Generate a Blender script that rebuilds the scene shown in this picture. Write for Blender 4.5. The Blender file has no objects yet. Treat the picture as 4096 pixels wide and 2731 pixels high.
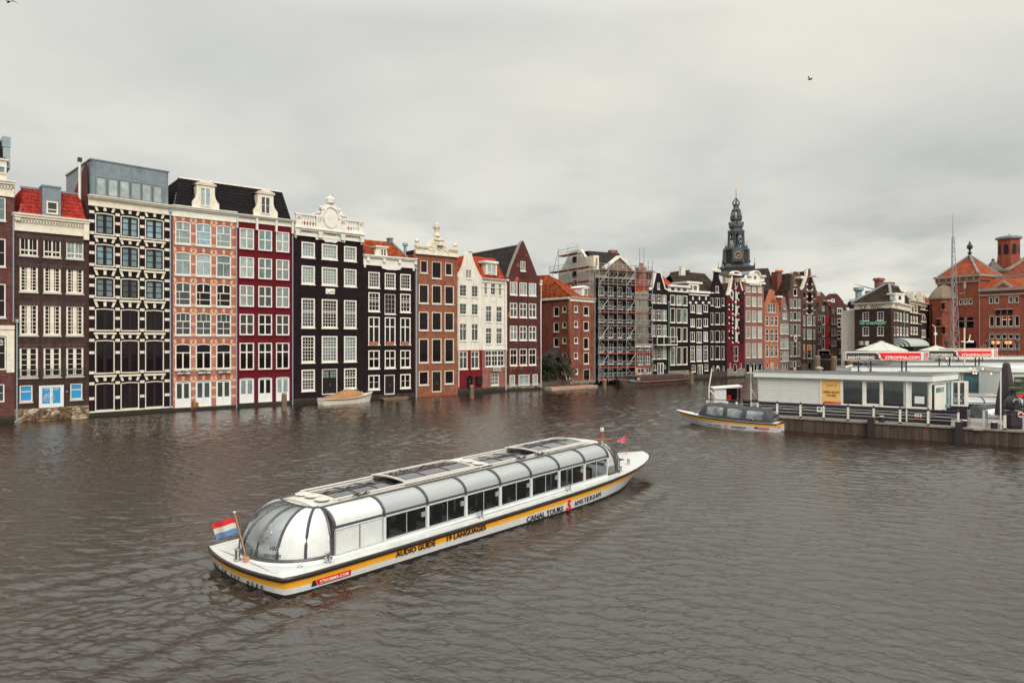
import bpy, math, random
import numpy as np
from mathutils import Vector, Matrix
random.seed(7)
PI=math.pi
sc=bpy.context.scene
# ---------------------------------------------------------------- camera, sky, sun, exposure
F=2731.0; CH=7.0; HZ=1365.0          # focal length in photo pixels, camera height, horizon row
cam=bpy.data.cameras.new('camera'); cam.sensor_width=36; cam.lens=24.0; cam.clip_end=5000; cam.clip_start=.3
camo=bpy.data.objects.new('camera',cam); sc.collection.objects.link(camo)
camo.location=(0,0,CH); camo.rotation_euler=(PI/2,0,0); sc.camera=camo
SUN_EL=math.radians(38); SUN_AZ=math.radians(155)
w=bpy.data.worlds.new('World'); sc.world=w; w.use_nodes=True
nt=w.node_tree; N=nt.nodes; L=nt.links; N.clear()
def nd(t,**k):
    n=N.new(t)
    for a,b in k.items(): setattr(n,a,b)
    return n
def build_sky():
    out=nd('ShaderNodeOutputWorld'); bg=nd('ShaderNodeBackground'); bg2=nd('ShaderNodeBackground'); add=nd('ShaderNodeAddShader')
    sky=nd('ShaderNodeTexSky'); sky.sky_type='NISHITA'; sky.sun_disc=False; sky.sun_elevation=SUN_EL; sky.sun_rotation=SUN_AZ
    sky.air_density=2; sky.dust_density=6
    L.new(sky.outputs[0],bg2.inputs[0]); bg2.inputs[1].default_value=0.006
    tc=nd('ShaderNodeTexCoord'); sep=nd('ShaderNodeSeparateXYZ'); L.new(tc.outputs['Generated'],sep.inputs[0])
    zz=nd('ShaderNodeMath',operation='MAXIMUM'); L.new(sep.outputs[2],zz.inputs[0]); zz.inputs[1].default_value=0
    za=nd('ShaderNodeMath',operation='ADD'); L.new(zz.outputs[0],za.inputs[0]); za.inputs[1].default_value=.16
    px=nd('ShaderNodeMath',operation='DIVIDE'); L.new(sep.outputs[0],px.inputs[0]); L.new(za.outputs[0],px.inputs[1])
    py=nd('ShaderNodeMath',operation='DIVIDE'); L.new(sep.outputs[1],py.inputs[0]); L.new(za.outputs[0],py.inputs[1])
    cb=nd('ShaderNodeCombineXYZ'); L.new(px.outputs[0],cb.inputs[0]); L.new(py.outputs[0],cb.inputs[1]); L.new(zz.outputs[0],cb.inputs[2])
    n1=nd('ShaderNodeTexNoise'); L.new(cb.outputs[0],n1.inputs['Vector']); n1.inputs['Scale'].default_value=.62; n1.inputs['Detail'].default_value=6; n1.inputs['Roughness'].default_value=.46; n1.inputs['Distortion'].default_value=.35
    r1=nd('ShaderNodeValToRGB'); L.new(n1.outputs[0],r1.inputs[0])
    e=r1.color_ramp.elements; e[0].position=.36; e[0].color=(.335,.338,.325,1); e[1].position=.66; e[1].color=(.48,.465,.415,1)
    m=r1.color_ramp.elements.new(.5); m.color=(.395,.395,.37,1)
    n2=nd('ShaderNodeTexNoise'); L.new(cb.outputs[0],n2.inputs['Vector']); n2.inputs['Scale'].default_value=1.9; n2.inputs['Detail'].default_value=6; n2.inputs['Roughness'].default_value=.5
    r2=nd('ShaderNodeValToRGB'); L.new(n2.outputs[0],r2.inputs[0]); f=r2.color_ramp.elements
    f[0].position=.38; f[0].color=(.66,.685,.71,1); f[1].position=.56; f[1].color=(1,1,1,1)
    # smaller clouds only show low in the sky
    lo=nd('ShaderNodeMapRange'); L.new(zz.outputs[0],lo.inputs[0]); lo.inputs[1].default_value=.05; lo.inputs[2].default_value=.3; lo.inputs[3].default_value=.8; lo.inputs[4].default_value=.15
    mx=nd('ShaderNodeMixRGB',blend_type='MULTIPLY'); L.new(lo.outputs[0],mx.inputs[0]); L.new(r1.outputs[0],mx.inputs[1]); L.new(r2.outputs[0],mx.inputs[2])
    # overcast luminance: brighter towards the zenith
    zr=nd('ShaderNodeMapRange'); L.new(zz.outputs[0],zr.inputs[0]); zr.inputs[1].default_value=.42; zr.inputs[2].default_value=.85; zr.inputs[3].default_value=1.0; zr.inputs[4].default_value=2.9
    hr=nd('ShaderNodeMapRange'); L.new(zz.outputs[0],hr.inputs[0]); hr.inputs[1].default_value=0; hr.inputs[2].default_value=.3; hr.inputs[3].default_value=1.13; hr.inputs[4].default_value=.98
    mm=nd('ShaderNodeMath',operation='MULTIPLY'); L.new(zr.outputs[0],mm.inputs[0]); L.new(hr.outputs[0],mm.inputs[1])
    L.new(mx.outputs[0],bg.inputs[0]); L.new(mm.outputs[0],bg.inputs[1])
    L.new(bg.outputs[0],add.inputs[0]); L.new(bg2.outputs[0],add.inputs[1]); L.new(add.outputs[0],out.inputs[0])
build_sky()
sl=bpy.data.lights.new('sun','SUN'); sl.energy=1.5; sl.angle=math.radians(35); sl.color=(1,.96,.9)
so=bpy.data.objects.new('sun',sl); sc.collection.objects.link(so)
so.rotation_euler=(PI/2-SUN_EL,0,math.radians(25))   # overcast glow from behind the camera, high up
vs=sc.view_settings; vs.view_transform='Standard'; vs.look='None'; vs.gamma=1; vs.use_curve_mapping=False; vs.exposure=0.76

# ---------------------------------------------------------------- materials
MC={}
def mat(name,col,rough=.7,metal=0,spec=.5,noise=0,nscale=3,bump=0,bscale=20,emit=None,estr=1,alpha=None,coat=0,stretch=None,c2=None):
    if name in MC: return MC[name]
    m=bpy.data.materials.new(name); m.use_nodes=True; t=m.node_tree; b=t.nodes['Principled BSDF']
    b.inputs['Base Color'].default_value=(*col,1); b.inputs['Roughness'].default_value=rough; b.inputs['Metallic'].default_value=metal
    b.inputs['Specular IOR Level'].default_value=spec
    if coat: b.inputs['Coat Weight'].default_value=coat; b.inputs['Coat Roughness'].default_value=.08
    if emit: b.inputs['Emission Color'].default_value=(*emit,1); b.inputs['Emission Strength'].default_value=estr
    if noise or bump:
        tc=t.nodes.new('ShaderNodeTexCoord'); vec=tc.outputs['Object']
        if stretch:
            mp=t.nodes.new('ShaderNodeMapping'); mp.inputs['Scale'].default_value=stretch; t.links.new(vec,mp.inputs[0]); vec=mp.outputs[0]
    if noise:
        n=t.nodes.new('ShaderNodeTexNoise'); n.inputs['Scale'].default_value=nscale; n.inputs['Detail'].default_value=8; n.inputs['Roughness'].default_value=.65
        t.links.new(vec,n.inputs['Vector'])
        r=t.nodes.new('ShaderNodeValToRGB'); t.links.new(n.outputs[0],r.inputs[0])
        a=r.color_ramp.elements; a[0].position=.3; a[1].position=.7
        k=c2 if c2 else tuple(x*(1-noise) for x in col)
        a[0].color=(*k,1); a[1].color=(*[min(1,x*(1+noise*.5)) for x in col],1)
        t.links.new(r.outputs[0],b.inputs['Base Color'])
    if bump:
        n=t.nodes.new('ShaderNodeTexNoise'); n.inputs['Scale'].default_value=bscale; n.inputs['Detail'].default_value=5; t.links.new(vec,n.inputs['Vector'])
        bp=t.nodes.new('ShaderNodeBump'); bp.inputs['Strength'].default_value=bump; bp.inputs['Distance'].default_value=.05
        t.links.new(n.outputs[0],bp.inputs['Height']); t.links.new(bp.outputs[0],b.inputs['Normal'])
    MC[name]=m; return m
def brick(name,c1,c2,mortar,stain=.35,bw=.42,bh=.13,ms=.015,bump=.25,patch=None):
    """brick wall in the wall's own plane (u runs along the wall, z up)"""
    if name in MC: return MC[name]
    m=bpy.data.materials.new(name); m.use_nodes=True; t=m.node_tree; b=t.nodes['Principled BSDF']; ln=t.links.new; nn=t.nodes.new
    b.inputs['Roughness'].default_value=.9; b.inputs['Specular IOR Level'].default_value=.12
    tc=nn('ShaderNodeTexCoord'); s=nn('ShaderNodeSeparateXYZ'); ln(tc.outputs['Object'],s.inputs[0])
    ad=nn('ShaderNodeMath'); ad.operation='ADD'; ln(s.outputs[0],ad.inputs[0]); ln(s.outputs[1],ad.inputs[1])
    cb=nn('ShaderNodeCombineXYZ'); ln(ad.outputs[0],cb.inputs[0]); ln(s.outputs[2],cb.inputs[1])
    bt=nn('ShaderNodeTexBrick'); ln(cb.outputs[0],bt.inputs['Vector']); bt.inputs['Scale'].default_value=1
    bt.inputs['Brick Width'].default_value=bw; bt.inputs['Row Height'].default_value=bh; bt.inputs['Mortar Size'].default_value=ms; bt.inputs['Mortar Smooth'].default_value=.3
    bt.inputs['Color1'].default_value=(*c1,1); bt.inputs['Color2'].default_value=(*c2,1); bt.inputs['Mortar'].default_value=(*mortar,1); bt.inputs['Bias'].default_value=-.1
    n=nn('ShaderNodeTexNoise'); ln(tc.outputs['Object'],n.inputs['Vector']); n.inputs['Scale'].default_value=.55; n.inputs['Detail'].default_value=9; n.inputs['Roughness'].default_value=.7
    r=nn('ShaderNodeValToRGB'); ln(n.outputs[0],r.inputs[0]); a=r.color_ramp.elements; a[0].position=.32; a[1].position=.68
    a[0].color=(1-stain,1-stain,1-stain,1); a[1].color=(1.0+stain*.35,)*3+(1,)
    mx=nn('ShaderNodeMixRGB'); mx.blend_type='MULTIPLY'; mx.inputs[0].default_value=1; ln(bt.outputs[0],mx.inputs[1]); ln(r.outputs[0],mx.inputs[2])
    # vertical run-off streaks
    mp=nn('ShaderNodeMapping'); mp.inputs['Scale'].default_value=(3.5,3.5,.16); ln(tc.outputs['Object'],mp.inputs[0])
    n2=nn('ShaderNodeTexNoise'); ln(mp.outputs[0],n2.inputs['Vector']); n2.inputs['Scale'].default_value=1.2; n2.inputs['Detail'].default_value=5
    r2=nn('ShaderNodeValToRGB'); ln(n2.outputs[0],r2.inputs[0]); q=r2.color_ramp.elements; q[0].position=.35; q[1].position=.6; q[0].color=(1-stain*.6,)*3+(1,); q[1].color=(1,1,1,1)
    m2=nn('ShaderNodeMixRGB'); m2.blend_type='MULTIPLY'; m2.inputs[0].default_value=1; ln(mx.outputs[0],m2.inputs[1]); ln(r2.outputs[0],m2.inputs[2])
    last=m2.outputs[0]
    n4=nn('ShaderNodeTexNoise'); ln(tc.outputs['Object'],n4.inputs['Vector']); n4.inputs['Scale'].default_value=2.6; n4.inputs['Detail'].default_value=7; n4.inputs['Roughness'].default_value=.75
    r4=nn('ShaderNodeValToRGB'); ln(n4.outputs[0],r4.inputs[0]); q=r4.color_ramp.elements; q[0].position=.36; q[1].position=.64; q[0].color=(.72,.62,.66,1); q[1].color=(1.22,1.16,1.0,1)
    m4=nn('ShaderNodeMixRGB'); m4.blend_type='MULTIPLY'; m4.inputs[0].default_value=min(1,stain*2.4); ln(last,m4.inputs[1]); ln(r4.outputs[0],m4.inputs[2]); last=m4.outputs[0]
    if patch:
        n3=nn('ShaderNodeTexNoise'); ln(tc.outputs['Object'],n3.inputs['Vector']); n3.inputs['Scale'].default_value=.8; n3.inputs['Detail'].default_value=6
        r3=nn('ShaderNodeValToRGB'); ln(n3.outputs[0],r3.inputs[0]); q=r3.color_ramp.elements; q[0].position=.6; q[1].position=.68
        m3=nn('ShaderNodeMixRGB'); ln(r3.outputs[0],m3.inputs[0]); ln(last,m3.inputs[1]); m3.inputs[2].default_value=(*patch,1); last=m3.outputs[0]
    ln(last,b.inputs['Base Color'])
    bp=nn('ShaderNodeBump'); bp.inputs['Strength'].default_value=bump; bp.inputs['Distance'].default_value=.02; ln(bt.outputs['Fac'],bp.inputs['Height']); bp.invert=True; ln(bp.outputs[0],b.inputs['Normal'])
    MC[name]=m; return m
def glass(name,base,rough=.04,spec=.5,coat=0,wob=.02,metal=0):
    if name in MC: return MC[name]
    m=mat(name,base,rough,metal,spec); t=m.node_tree; b=t.nodes['Principled BSDF']
    oi=t.nodes.new('ShaderNodeObjectInfo'); r=t.nodes.new('ShaderNodeMapRange'); t.links.new(oi.outputs['Random'],r.inputs[0]); r.inputs[3].default_value=.55; r.inputs[4].default_value=1.35
    tc=t.nodes.new('ShaderNodeTexCoord'); n=t.nodes.new('ShaderNodeTexNoise'); n.inputs['Scale'].default_value=1.6; n.inputs['Detail'].default_value=3; t.links.new(tc.outputs['Object'],n.inputs['Vector'])
    n.noise_dimensions='4D'; mu=t.nodes.new('ShaderNodeMath'); mu.operation='MULTIPLY'; mu.inputs[1].default_value=50; t.links.new(oi.outputs['Random'],mu.inputs[0]); t.links.new(mu.outputs[0],n.inputs['W'])
    r2=t.nodes.new('ShaderNodeMapRange'); t.links.new(n.outputs[0],r2.inputs[0]); r2.inputs[1].default_value=.3; r2.inputs[2].default_value=.7; r2.inputs[3].default_value=.7; r2.inputs[4].default_value=1.25
    m1=t.nodes.new('ShaderNodeMath'); m1.operation='MULTIPLY'; t.links.new(r.outputs[0],m1.inputs[0]); t.links.new(r2.outputs[0],m1.inputs[1])
    vm=t.nodes.new('ShaderNodeVectorMath'); vm.operation='SCALE'; vm.inputs[0].default_value=base; t.links.new(m1.outputs[0],vm.inputs['Scale']); t.links.new(vm.outputs[0],b.inputs['Base Color'])
    bp=t.nodes.new('ShaderNodeBump'); bp.inputs['Strength'].default_value=wob; bp.inputs['Distance'].default_value=.3; t.links.new(n.outputs[0],bp.inputs['Height']); t.links.new(bp.outputs[0],b.inputs['Normal'])
    if coat: b.inputs['Coat Weight'].default_value=coat
    return m
CREAM=mat('cream paint',(.68,.62,.50),.6,noise=.2,nscale=2)
WHITE=mat('white paint',(.70,.67,.59),.55,noise=.17,nscale=1.5)
CWHITE=mat('cool white paint',(.66,.68,.65),.5,noise=.08,nscale=1.2)
BLACKP=mat('black paint trim',(.018,.010,.015),.5,spec=.3)
DARKFR=mat('dark frame paint',(.018,.011,.014),.6,spec=.2)
LEAD=mat('lead sheet',(.17,.21,.23),.5,noise=.3,nscale=1.5)
ZINC=mat('zinc',(.26,.33,.35),.45,metal=.2,noise=.25,nscale=1)
def tide(name,col,c2):
    m=mat(name,col,.85,noise=.5,nscale=2.2,bump=.6,bscale=5,c2=c2); t=m.node_tree; b=t.nodes['Principled BSDF']; src=b.inputs['Base Color'].links[0].from_socket; ln=t.links.new
    tc=t.nodes.new('ShaderNodeTexCoord'); sp=t.nodes.new('ShaderNodeSeparateXYZ'); ln(tc.outputs['Object'],sp.inputs[0]); n=t.nodes.new('ShaderNodeTexNoise'); n.inputs['Scale'].default_value=1.6; n.inputs['Detail'].default_value=6; ln(tc.outputs['Object'],n.inputs['Vector'])
    a=t.nodes.new('ShaderNodeMath'); a.operation='MULTIPLY_ADD'; ln(n.outputs[0],a.inputs[0]); a.inputs[1].default_value=-.9; ln(sp.outputs[2],a.inputs[2])
    r=t.nodes.new('ShaderNodeMapRange'); ln(a.outputs[0],r.inputs[0]); r.inputs[1].default_value=-.15; r.inputs[2].default_value=.05; mx=t.nodes.new('ShaderNodeMixRGB'); ln(r.outputs[0],mx.inputs[0]); mx.inputs[1].default_value=(.013,.014,.008,1); ln(src,mx.inputs[2]); ln(mx.outputs[0],b.inputs['Base Color']); return m
STONE=mat('grey stone',(.30,.27,.23),.8,noise=.45,nscale=2.5,bump=.5,bscale=5)
GD=glass('dark window glass',(.010,.006,.008),spec=.32)
GL=glass('painted sky glazing',(.34,.385,.375),spec=1.0)  # pale base colour paints the reflected sky into these panes
GS=glass('pale blue window glass',(.15,.245,.27),spec=1.0)  # pale blue base colour under a strong gloss
GC=glass('curtained window glass',(.22,.275,.275),spec=.8)
GM=glass('half curtained glass',(.04,.05,.05),spec=.7)
DOORG=mat('black door paint',(.014,.010,.012),.5,spec=.25)
PIPE=mat('blue grey pipe',(.22,.30,.33),.5)
IRON=mat('black iron',(.02,.016,.018),.5)
GREYSILL=mat('stone sill',(.42,.42,.38),.7)

# ---------------------------------------------------------------- helpers
COL=sc.collection
def obj(name,me,parent=None,m=None,loc=None):
    o=bpy.data.objects.new(name,me); COL.objects.link(o)
    if parent: o.parent=parent
    if loc is not None: o.location=loc
    if m is not None and me is not None and len(me.materials)==0:
        for x in (m if isinstance(m,(list,tuple)) else [m]): me.materials.append(x)
    return o
def tag(o,label=None,cat=None,group=None,kind=None):
    if label: o['label']=label
    if cat: o['category']=cat
    if group: o['group']=group
    if kind: o['kind']=kind
    return o
def thing(name,label,cat,loc=(0,0,0),rz=0,group=None):
    o=bpy.data.objects.new(name,None); COL.objects.link(o); o.location=loc; o.rotation_euler=(0,0,rz); o.empty_display_size=.2
    return tag(o,label,cat,group)
class MB:
    def __init__(s): s.v=[]; s.f=[]; s.mi=[]; s.cm=0; s.sm=[]; s.smooth=False; s.st=[]
    def add(s,vs,fs):
        s.st.append((len(s.v),len(s.f))); b=len(s.v); s.v+= [tuple(v) for v in vs]
        for f in fs: s.f.append(tuple(b+i for i in f)); s.mi.append(s.cm); s.sm.append(s.smooth)
        return s
    def box(s,x0,y0,z0,x1,y1,z1):
        return s.add([(x0,y0,z0),(x1,y0,z0),(x1,y1,z0),(x0,y1,z0),(x0,y0,z1),(x1,y0,z1),(x1,y1,z1),(x0,y1,z1)],
          [(0,3,2,1),(4,5,6,7),(0,1,5,4),(1,2,6,5),(2,3,7,6),(3,0,4,7)])
    def quad(s,a,b,c,d): return s.add([a,b,c,d],[(0,1,2,3)])
    def poly(s,p): return s.add(p,[tuple(range(len(p)))])
    def prism(s,pts,y0,y1):     # pts are (x,z) outline, extruded along y
        n=len(pts); s.add([(p[0],y0,p[1]) for p in pts]+[(p[0],y1,p[1]) for p in pts],
           [tuple(range(n)),tuple(range(2*n-1,n-1,-1))]+[(i,i+n,(i+1)%n+n,(i+1)%n) for i in range(n)]); return s
    def vprism(s,pts,z0,z1):    # pts are (x,y) outline, extruded along z
        n=len(pts); s.add([(p[0],p[1],z0) for p in pts]+[(p[0],p[1],z1) for p in pts],
           [tuple(range(n-1,-1,-1)),tuple(range(n,2*n))]+[(i,(i+1)%n,(i+1)%n+n,i+n) for i in range(n)]); return s
    def tube(s,pts,r,n=6,cap=True,r1=None):
        pts=[Vector(p) for p in pts]; k=len(pts); rings=[]
        for i,p in enumerate(pts):
            d=(pts[min(i+1,k-1)]-pts[max(i-1,0)]).normalized()
            a=d.cross(Vector((0,0,1))) if abs(d.z)<.95 else d.cross(Vector((1,0,0)))
            a.normalize(); b=d.cross(a); rr=r if r1 is None else r+(r1-r)*i/(k-1)
            rings.append([p+a*rr*math.cos(2*PI*j/n)+b*rr*math.sin(2*PI*j/n) for j in range(n)])
        vs=[v for q in rings for v in q]; fs=[]
        for i in range(k-1):
            for j in range(n): fs.append((i*n+j,i*n+(j+1)%n,(i+1)*n+(j+1)%n,(i+1)*n+j))
        if cap: fs+= [tuple(range(n-1,-1,-1)),tuple(range((k-1)*n,k*n))]
        return s.add(vs,fs)
    def lathe(s,prof,n=12,cx=0,cy=0,rot=0):   # prof (r,z)
        vs=[];fs=[]
        for r,z in prof:
            for j in range(n): a=rot+2*PI*j/n; vs.append((cx+r*math.cos(a),cy+r*math.sin(a),z))
        for i in range(len(prof)-1):
            for j in range(n): fs.append((i*n+j,i*n+(j+1)%n,(i+1)*n+(j+1)%n,(i+1)*n+j))
        fs+= [tuple(range(n-1,-1,-1)),tuple(range((len(prof)-1)*n,len(prof)*n))]
        return s.add(vs,fs)
    def mesh(s,name='m',mats=()):
        me=bpy.data.meshes.new(name); me.from_pydata(s.v,[],s.f)
        for m in mats: me.materials.append(m)
        me.polygons.foreach_set('material_index',s.mi); me.polygons.foreach_set('use_smooth',s.sm); me.update(); return me
    def build_each(s,name,m,parent):
        s.st.append((len(s.v),len(s.f)))
        for (v0,f0),(v1,f1) in zip(s.st,s.st[1:]):
            if v1==v0: continue
            q=MB(); q.v=s.v[v0:v1]; q.f=[tuple(i-v0 for i in f) for f in s.f[f0:f1]]; q.mi=[0]*len(q.f); q.sm=[False]*len(q.f); q.build(name,m,parent)
    def build(s,name,m,parent=None,loc=None):
        ms=m if isinstance(m,(list,tuple)) else [m]
        return obj(name,s.mesh(name,ms),parent,None,loc)
def curve_mesh(splines,ext,res=1):
    cu=bpy.data.curves.new('tmp','CURVE'); cu.dimensions='2D'; cu.fill_mode='BOTH'; cu.extrude=ext; cu.resolution_u=res
    for p in splines:
        sp=cu.splines.new('POLY'); sp.points.add(len(p)-1)
        for i,q in enumerate(p): sp.points[i].co=(q[0],q[1],0,1)
        sp.use_cyclic_u=True
    o=bpy.data.objects.new('tmp',cu); me=bpy.data.meshes.new_from_object(o)
    bpy.data.objects.remove(o); return me
def upright(me,y0=0,t=None):
    """curve mesh in XY -> facade plane XZ; curve z -> y"""
    n=len(me.vertices); a=np.zeros(n*3,dtype=np.float32); me.vertices.foreach_get('co',a); a=a.reshape(-1,3)
    b=np.stack([a[:,0],a[:,2]+y0,a[:,1]],1).ravel().astype(np.float32); me.vertices.foreach_set('co',b); me.flip_normals(); me.update(); return me
_tc={}
def text_mesh(s,size=1,ext=.01,align='CENTER',bold=0,sx=1,spacing=1):
    cu=bpy.data.curves.new('t','FONT'); cu.body=s; cu.size=size; cu.extrude=ext; cu.align_x=align; cu.align_y='CENTER'; cu.offset=bold; cu.space_character=spacing; cu.resolution_u=2; cu.space_line=.85
    o=bpy.data.objects.new('t',cu); me=bpy.data.meshes.new_from_object(o); bpy.data.objects.remove(o)
    if sx!=1: me.transform(Matrix.Diagonal((sx,1,1,1)))
    return me
def text_on(name,s,m,parent,loc,width=None,size=1,ext=.01,bold=0,rot=(PI/2,0,0),align='CENTER',height=None,spacing=1):
    """raised lettering; rot stands it up in the local XZ plane facing -y"""
    me=text_mesh(s,size,ext,'CENTER',bold,1,spacing)
    xs=[v.co.x for v in me.vertices]; ys=[v.co.y for v in me.vertices]
    cx=(min(xs)+max(xs))/2; cy=(min(ys)+max(ys))/2
    kx=width/(max(xs)-min(xs)) if width else 1; ky=height/(max(ys)-min(ys)) if height else (kx if width else 1)
    me.transform(Matrix.Diagonal((kx,ky,1,1))@Matrix.Translation((-cx,-cy,0)))
    o=obj(name,me,parent,m,loc); o.rotation_euler=rot; return o
def copy_tree(o,parent=None):
    c=o.copy(); COL.objects.link(c); c.parent=parent
    for ch in list(o.children): copy_tree(ch,c)
    return c
def tiles(mb,a,b,c,d,tw=.27,th=.36,amp=.045,step=.035):
    """pantile sheet on quad a(bottom left) b(bottom right) c(top right) d(top left)"""
    a,b,c,d=[Vector(p) for p in (a,b,c,d)]
    wd=max((b-a).length,(c-d).length); ht=((d-a).length+(c-b).length)/2
    nx=max(2,int(wd/tw)); ny=max(2,int(ht/th)); nrm=(b-a).cross(d-a)
    if nrm.length<1e-6: nrm=(b-a).cross(c-a)
    nrm.normalize()
    ex=(wd/nx)*.5
    S=4; vs=[]; fs=[]
    prof=[0,.6,1,.35]
    W=nx*S+1
    for j in range(ny):
        for e in (0,1):
            v=(j+e)/ny
            for i in range(W):
                u=i/(nx*S); p=a*(1-u)*(1-v)+b*u*(1-v)+c*u*v+d*(1-u)*v
                vs.append(p+nrm*(amp*prof[i%S]+(step if e==0 else 0)))
    for j in range(ny):
        o=j*2*W
        for i in range(W-1):
            fs.append((o+i,o+i+1,o+W+i+1,o+W+i))
            if j<ny-1: fs.append((o+W+i,o+W+i+1,o+2*W+i+1,o+2*W+i))
    mb.add(vs,fs)
def tilemat(name,c,var=.4):
    if name in MC: return MC[name]
    m=mat(name,c,.85,spec=.15,noise=var,nscale=1.3,bump=.2,bscale=8); t=m.node_tree; b=t.nodes['Principled BSDF']
    src=b.inputs['Base Color'].links[0].from_socket
    tc=t.nodes.new('ShaderNodeTexCoord'); n=t.nodes.new('ShaderNodeTexNoise'); n.inputs['Scale'].default_value=4.5; n.inputs['Detail'].default_value=2; t.links.new(tc.outputs['Object'],n.inputs['Vector'])
    r=t.nodes.new('ShaderNodeMapRange'); t.links.new(n.outputs[0],r.inputs[0]); r.inputs[1].default_value=.35; r.inputs[2].default_value=.65; r.inputs[3].default_value=.6; r.inputs[4].default_value=1.2
    vm=t.nodes.new('ShaderNodeVectorMath'); vm.operation='SCALE'; t.links.new(src,vm.inputs[0]); t.links.new(r.outputs[0],vm.inputs['Scale']); t.links.new(vm.outputs[0],b.inputs['Base Color'])
    return m
T_RED=tilemat('bright red roof tiles',(.34,.036,.026),.45)
T_ORG=tilemat('orange clay roof tiles',(.33,.072,.026),.7)
T_BLK=tilemat('black glazed roof tiles',(.013,.010,.012),.3)
T_GRY=tilemat('dark grey roof tiles',(.040,.034,.034),.45)
T_BRN=tilemat('mossy brown roof tiles',(.052,.036,.026),.6)

V1=(0,500,1.2543);V2=(650,650,1.4933);V3=(1150,750,1.7418);V4=(1600,850,1.96);V5=(2100,900,2.24);V6=(2600,950,2.6133);V7=(3200,850,2.4118)
VZ4=(2650,1450,2.94);VZ5=(3300,1350,2.955);V9=(2800,700,3.483)
def nx_(V,x): return V[0]+x/V[2]
def ny_(V,y): return V[1]+y/V[2]
def gpt(px,d): return ((px-2048)*d/F,d)      # ground point seen at photo column px, d metres ahead
def water_pt(px,py): d=CH*F/(py-HZ); return gpt(px,d)
WMC={}
def win_mesh(w,h,c,r,V,H,fw,bw,arch,fm,depth,tb,bm=None):
    key=(round(w,2),round(h,2),c,r,tuple(V),tuple(H),fw,bw,round(arch,2),fm.name,depth,tb,bm.name if bm else '')
    if key in WMC: return WMC[key]
    m=MB(); y0,y1=.14-depth,.14
    def top(x):
        if arch<=0: return h
        R=(w*w/4+arch*arch)/(2*arch); return h-R+math.sqrt(max(0,R*R-(x-w/2)**2))
    m.box(0,y0,0,fw,y1,top(0)); m.box(w-fw,y0,0,w,y1,top(w)); m.box(fw,y0,0,w-fw,y1,fw*1.2)
    if arch<=0: m.box(fw,y0,h-fw,w-fw,y1,h)
    else:
        n=8; o=[(w*i/n,top(w*i/n)) for i in range(n+1)]; q=[(fw*.4+(w-fw*.8)*i/n,top(fw*.4+(w-fw*.8)*i/n)-fw) for i in range(n+1)]
        m.prism(o+q[::-1],y0,y1)
    g0,g1=fw,w-fw; k0,k1=fw*1.2,h-fw; m.cm=1 if bm else 0
    for i in range(1,c):
        x=g0+(g1-g0)*i/c; m.box(x-bw/2,.075,k0,x+bw/2,.12,top(x)-fw if arch>0 else k1)
    for j in range(1,r):
        z=k0+(k1-k0)*j/r; m.box(g0,.078,z-bw/2,g1,.118,z+bw/2)
    for f in V:
        x=g0+(g1-g0)*f; m.box(x-tb/2,.05,k0,x+tb/2,.125,top(x)-fw if arch>0 else k1)
    for f in H:
        z=k0+(k1-k0)*f; m.box(g0,.055,z-tb/2,g1,.122,z+tb/2)
    me=m.mesh('window',[fm,bm] if bm else [fm])
    p=MB()
    if arch<=0: p.poly([(.01,.1,.01),(w-.01,.1,.01),(w-.01,.1,h-.01),(.01,.1,h-.01)])
    else: p.poly([(.01,.1,.01),(w-.01,.1,.01)]+[(.01+(w-.02)*(1-i/8),.1,top(.01+(w-.02)*(1-i/8))-.01) for i in range(9)])
    pm=p.mesh('pane'); WMC[key]=(me,pm); return WMC[key]
_pm={}
def with_mat(me,m):
    k=(me.name,m.name)
    if k not in _pm:
        c=me.copy(); c.materials.clear(); c.materials.append(m); _pm[k]=c
    return _pm[k]
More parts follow.
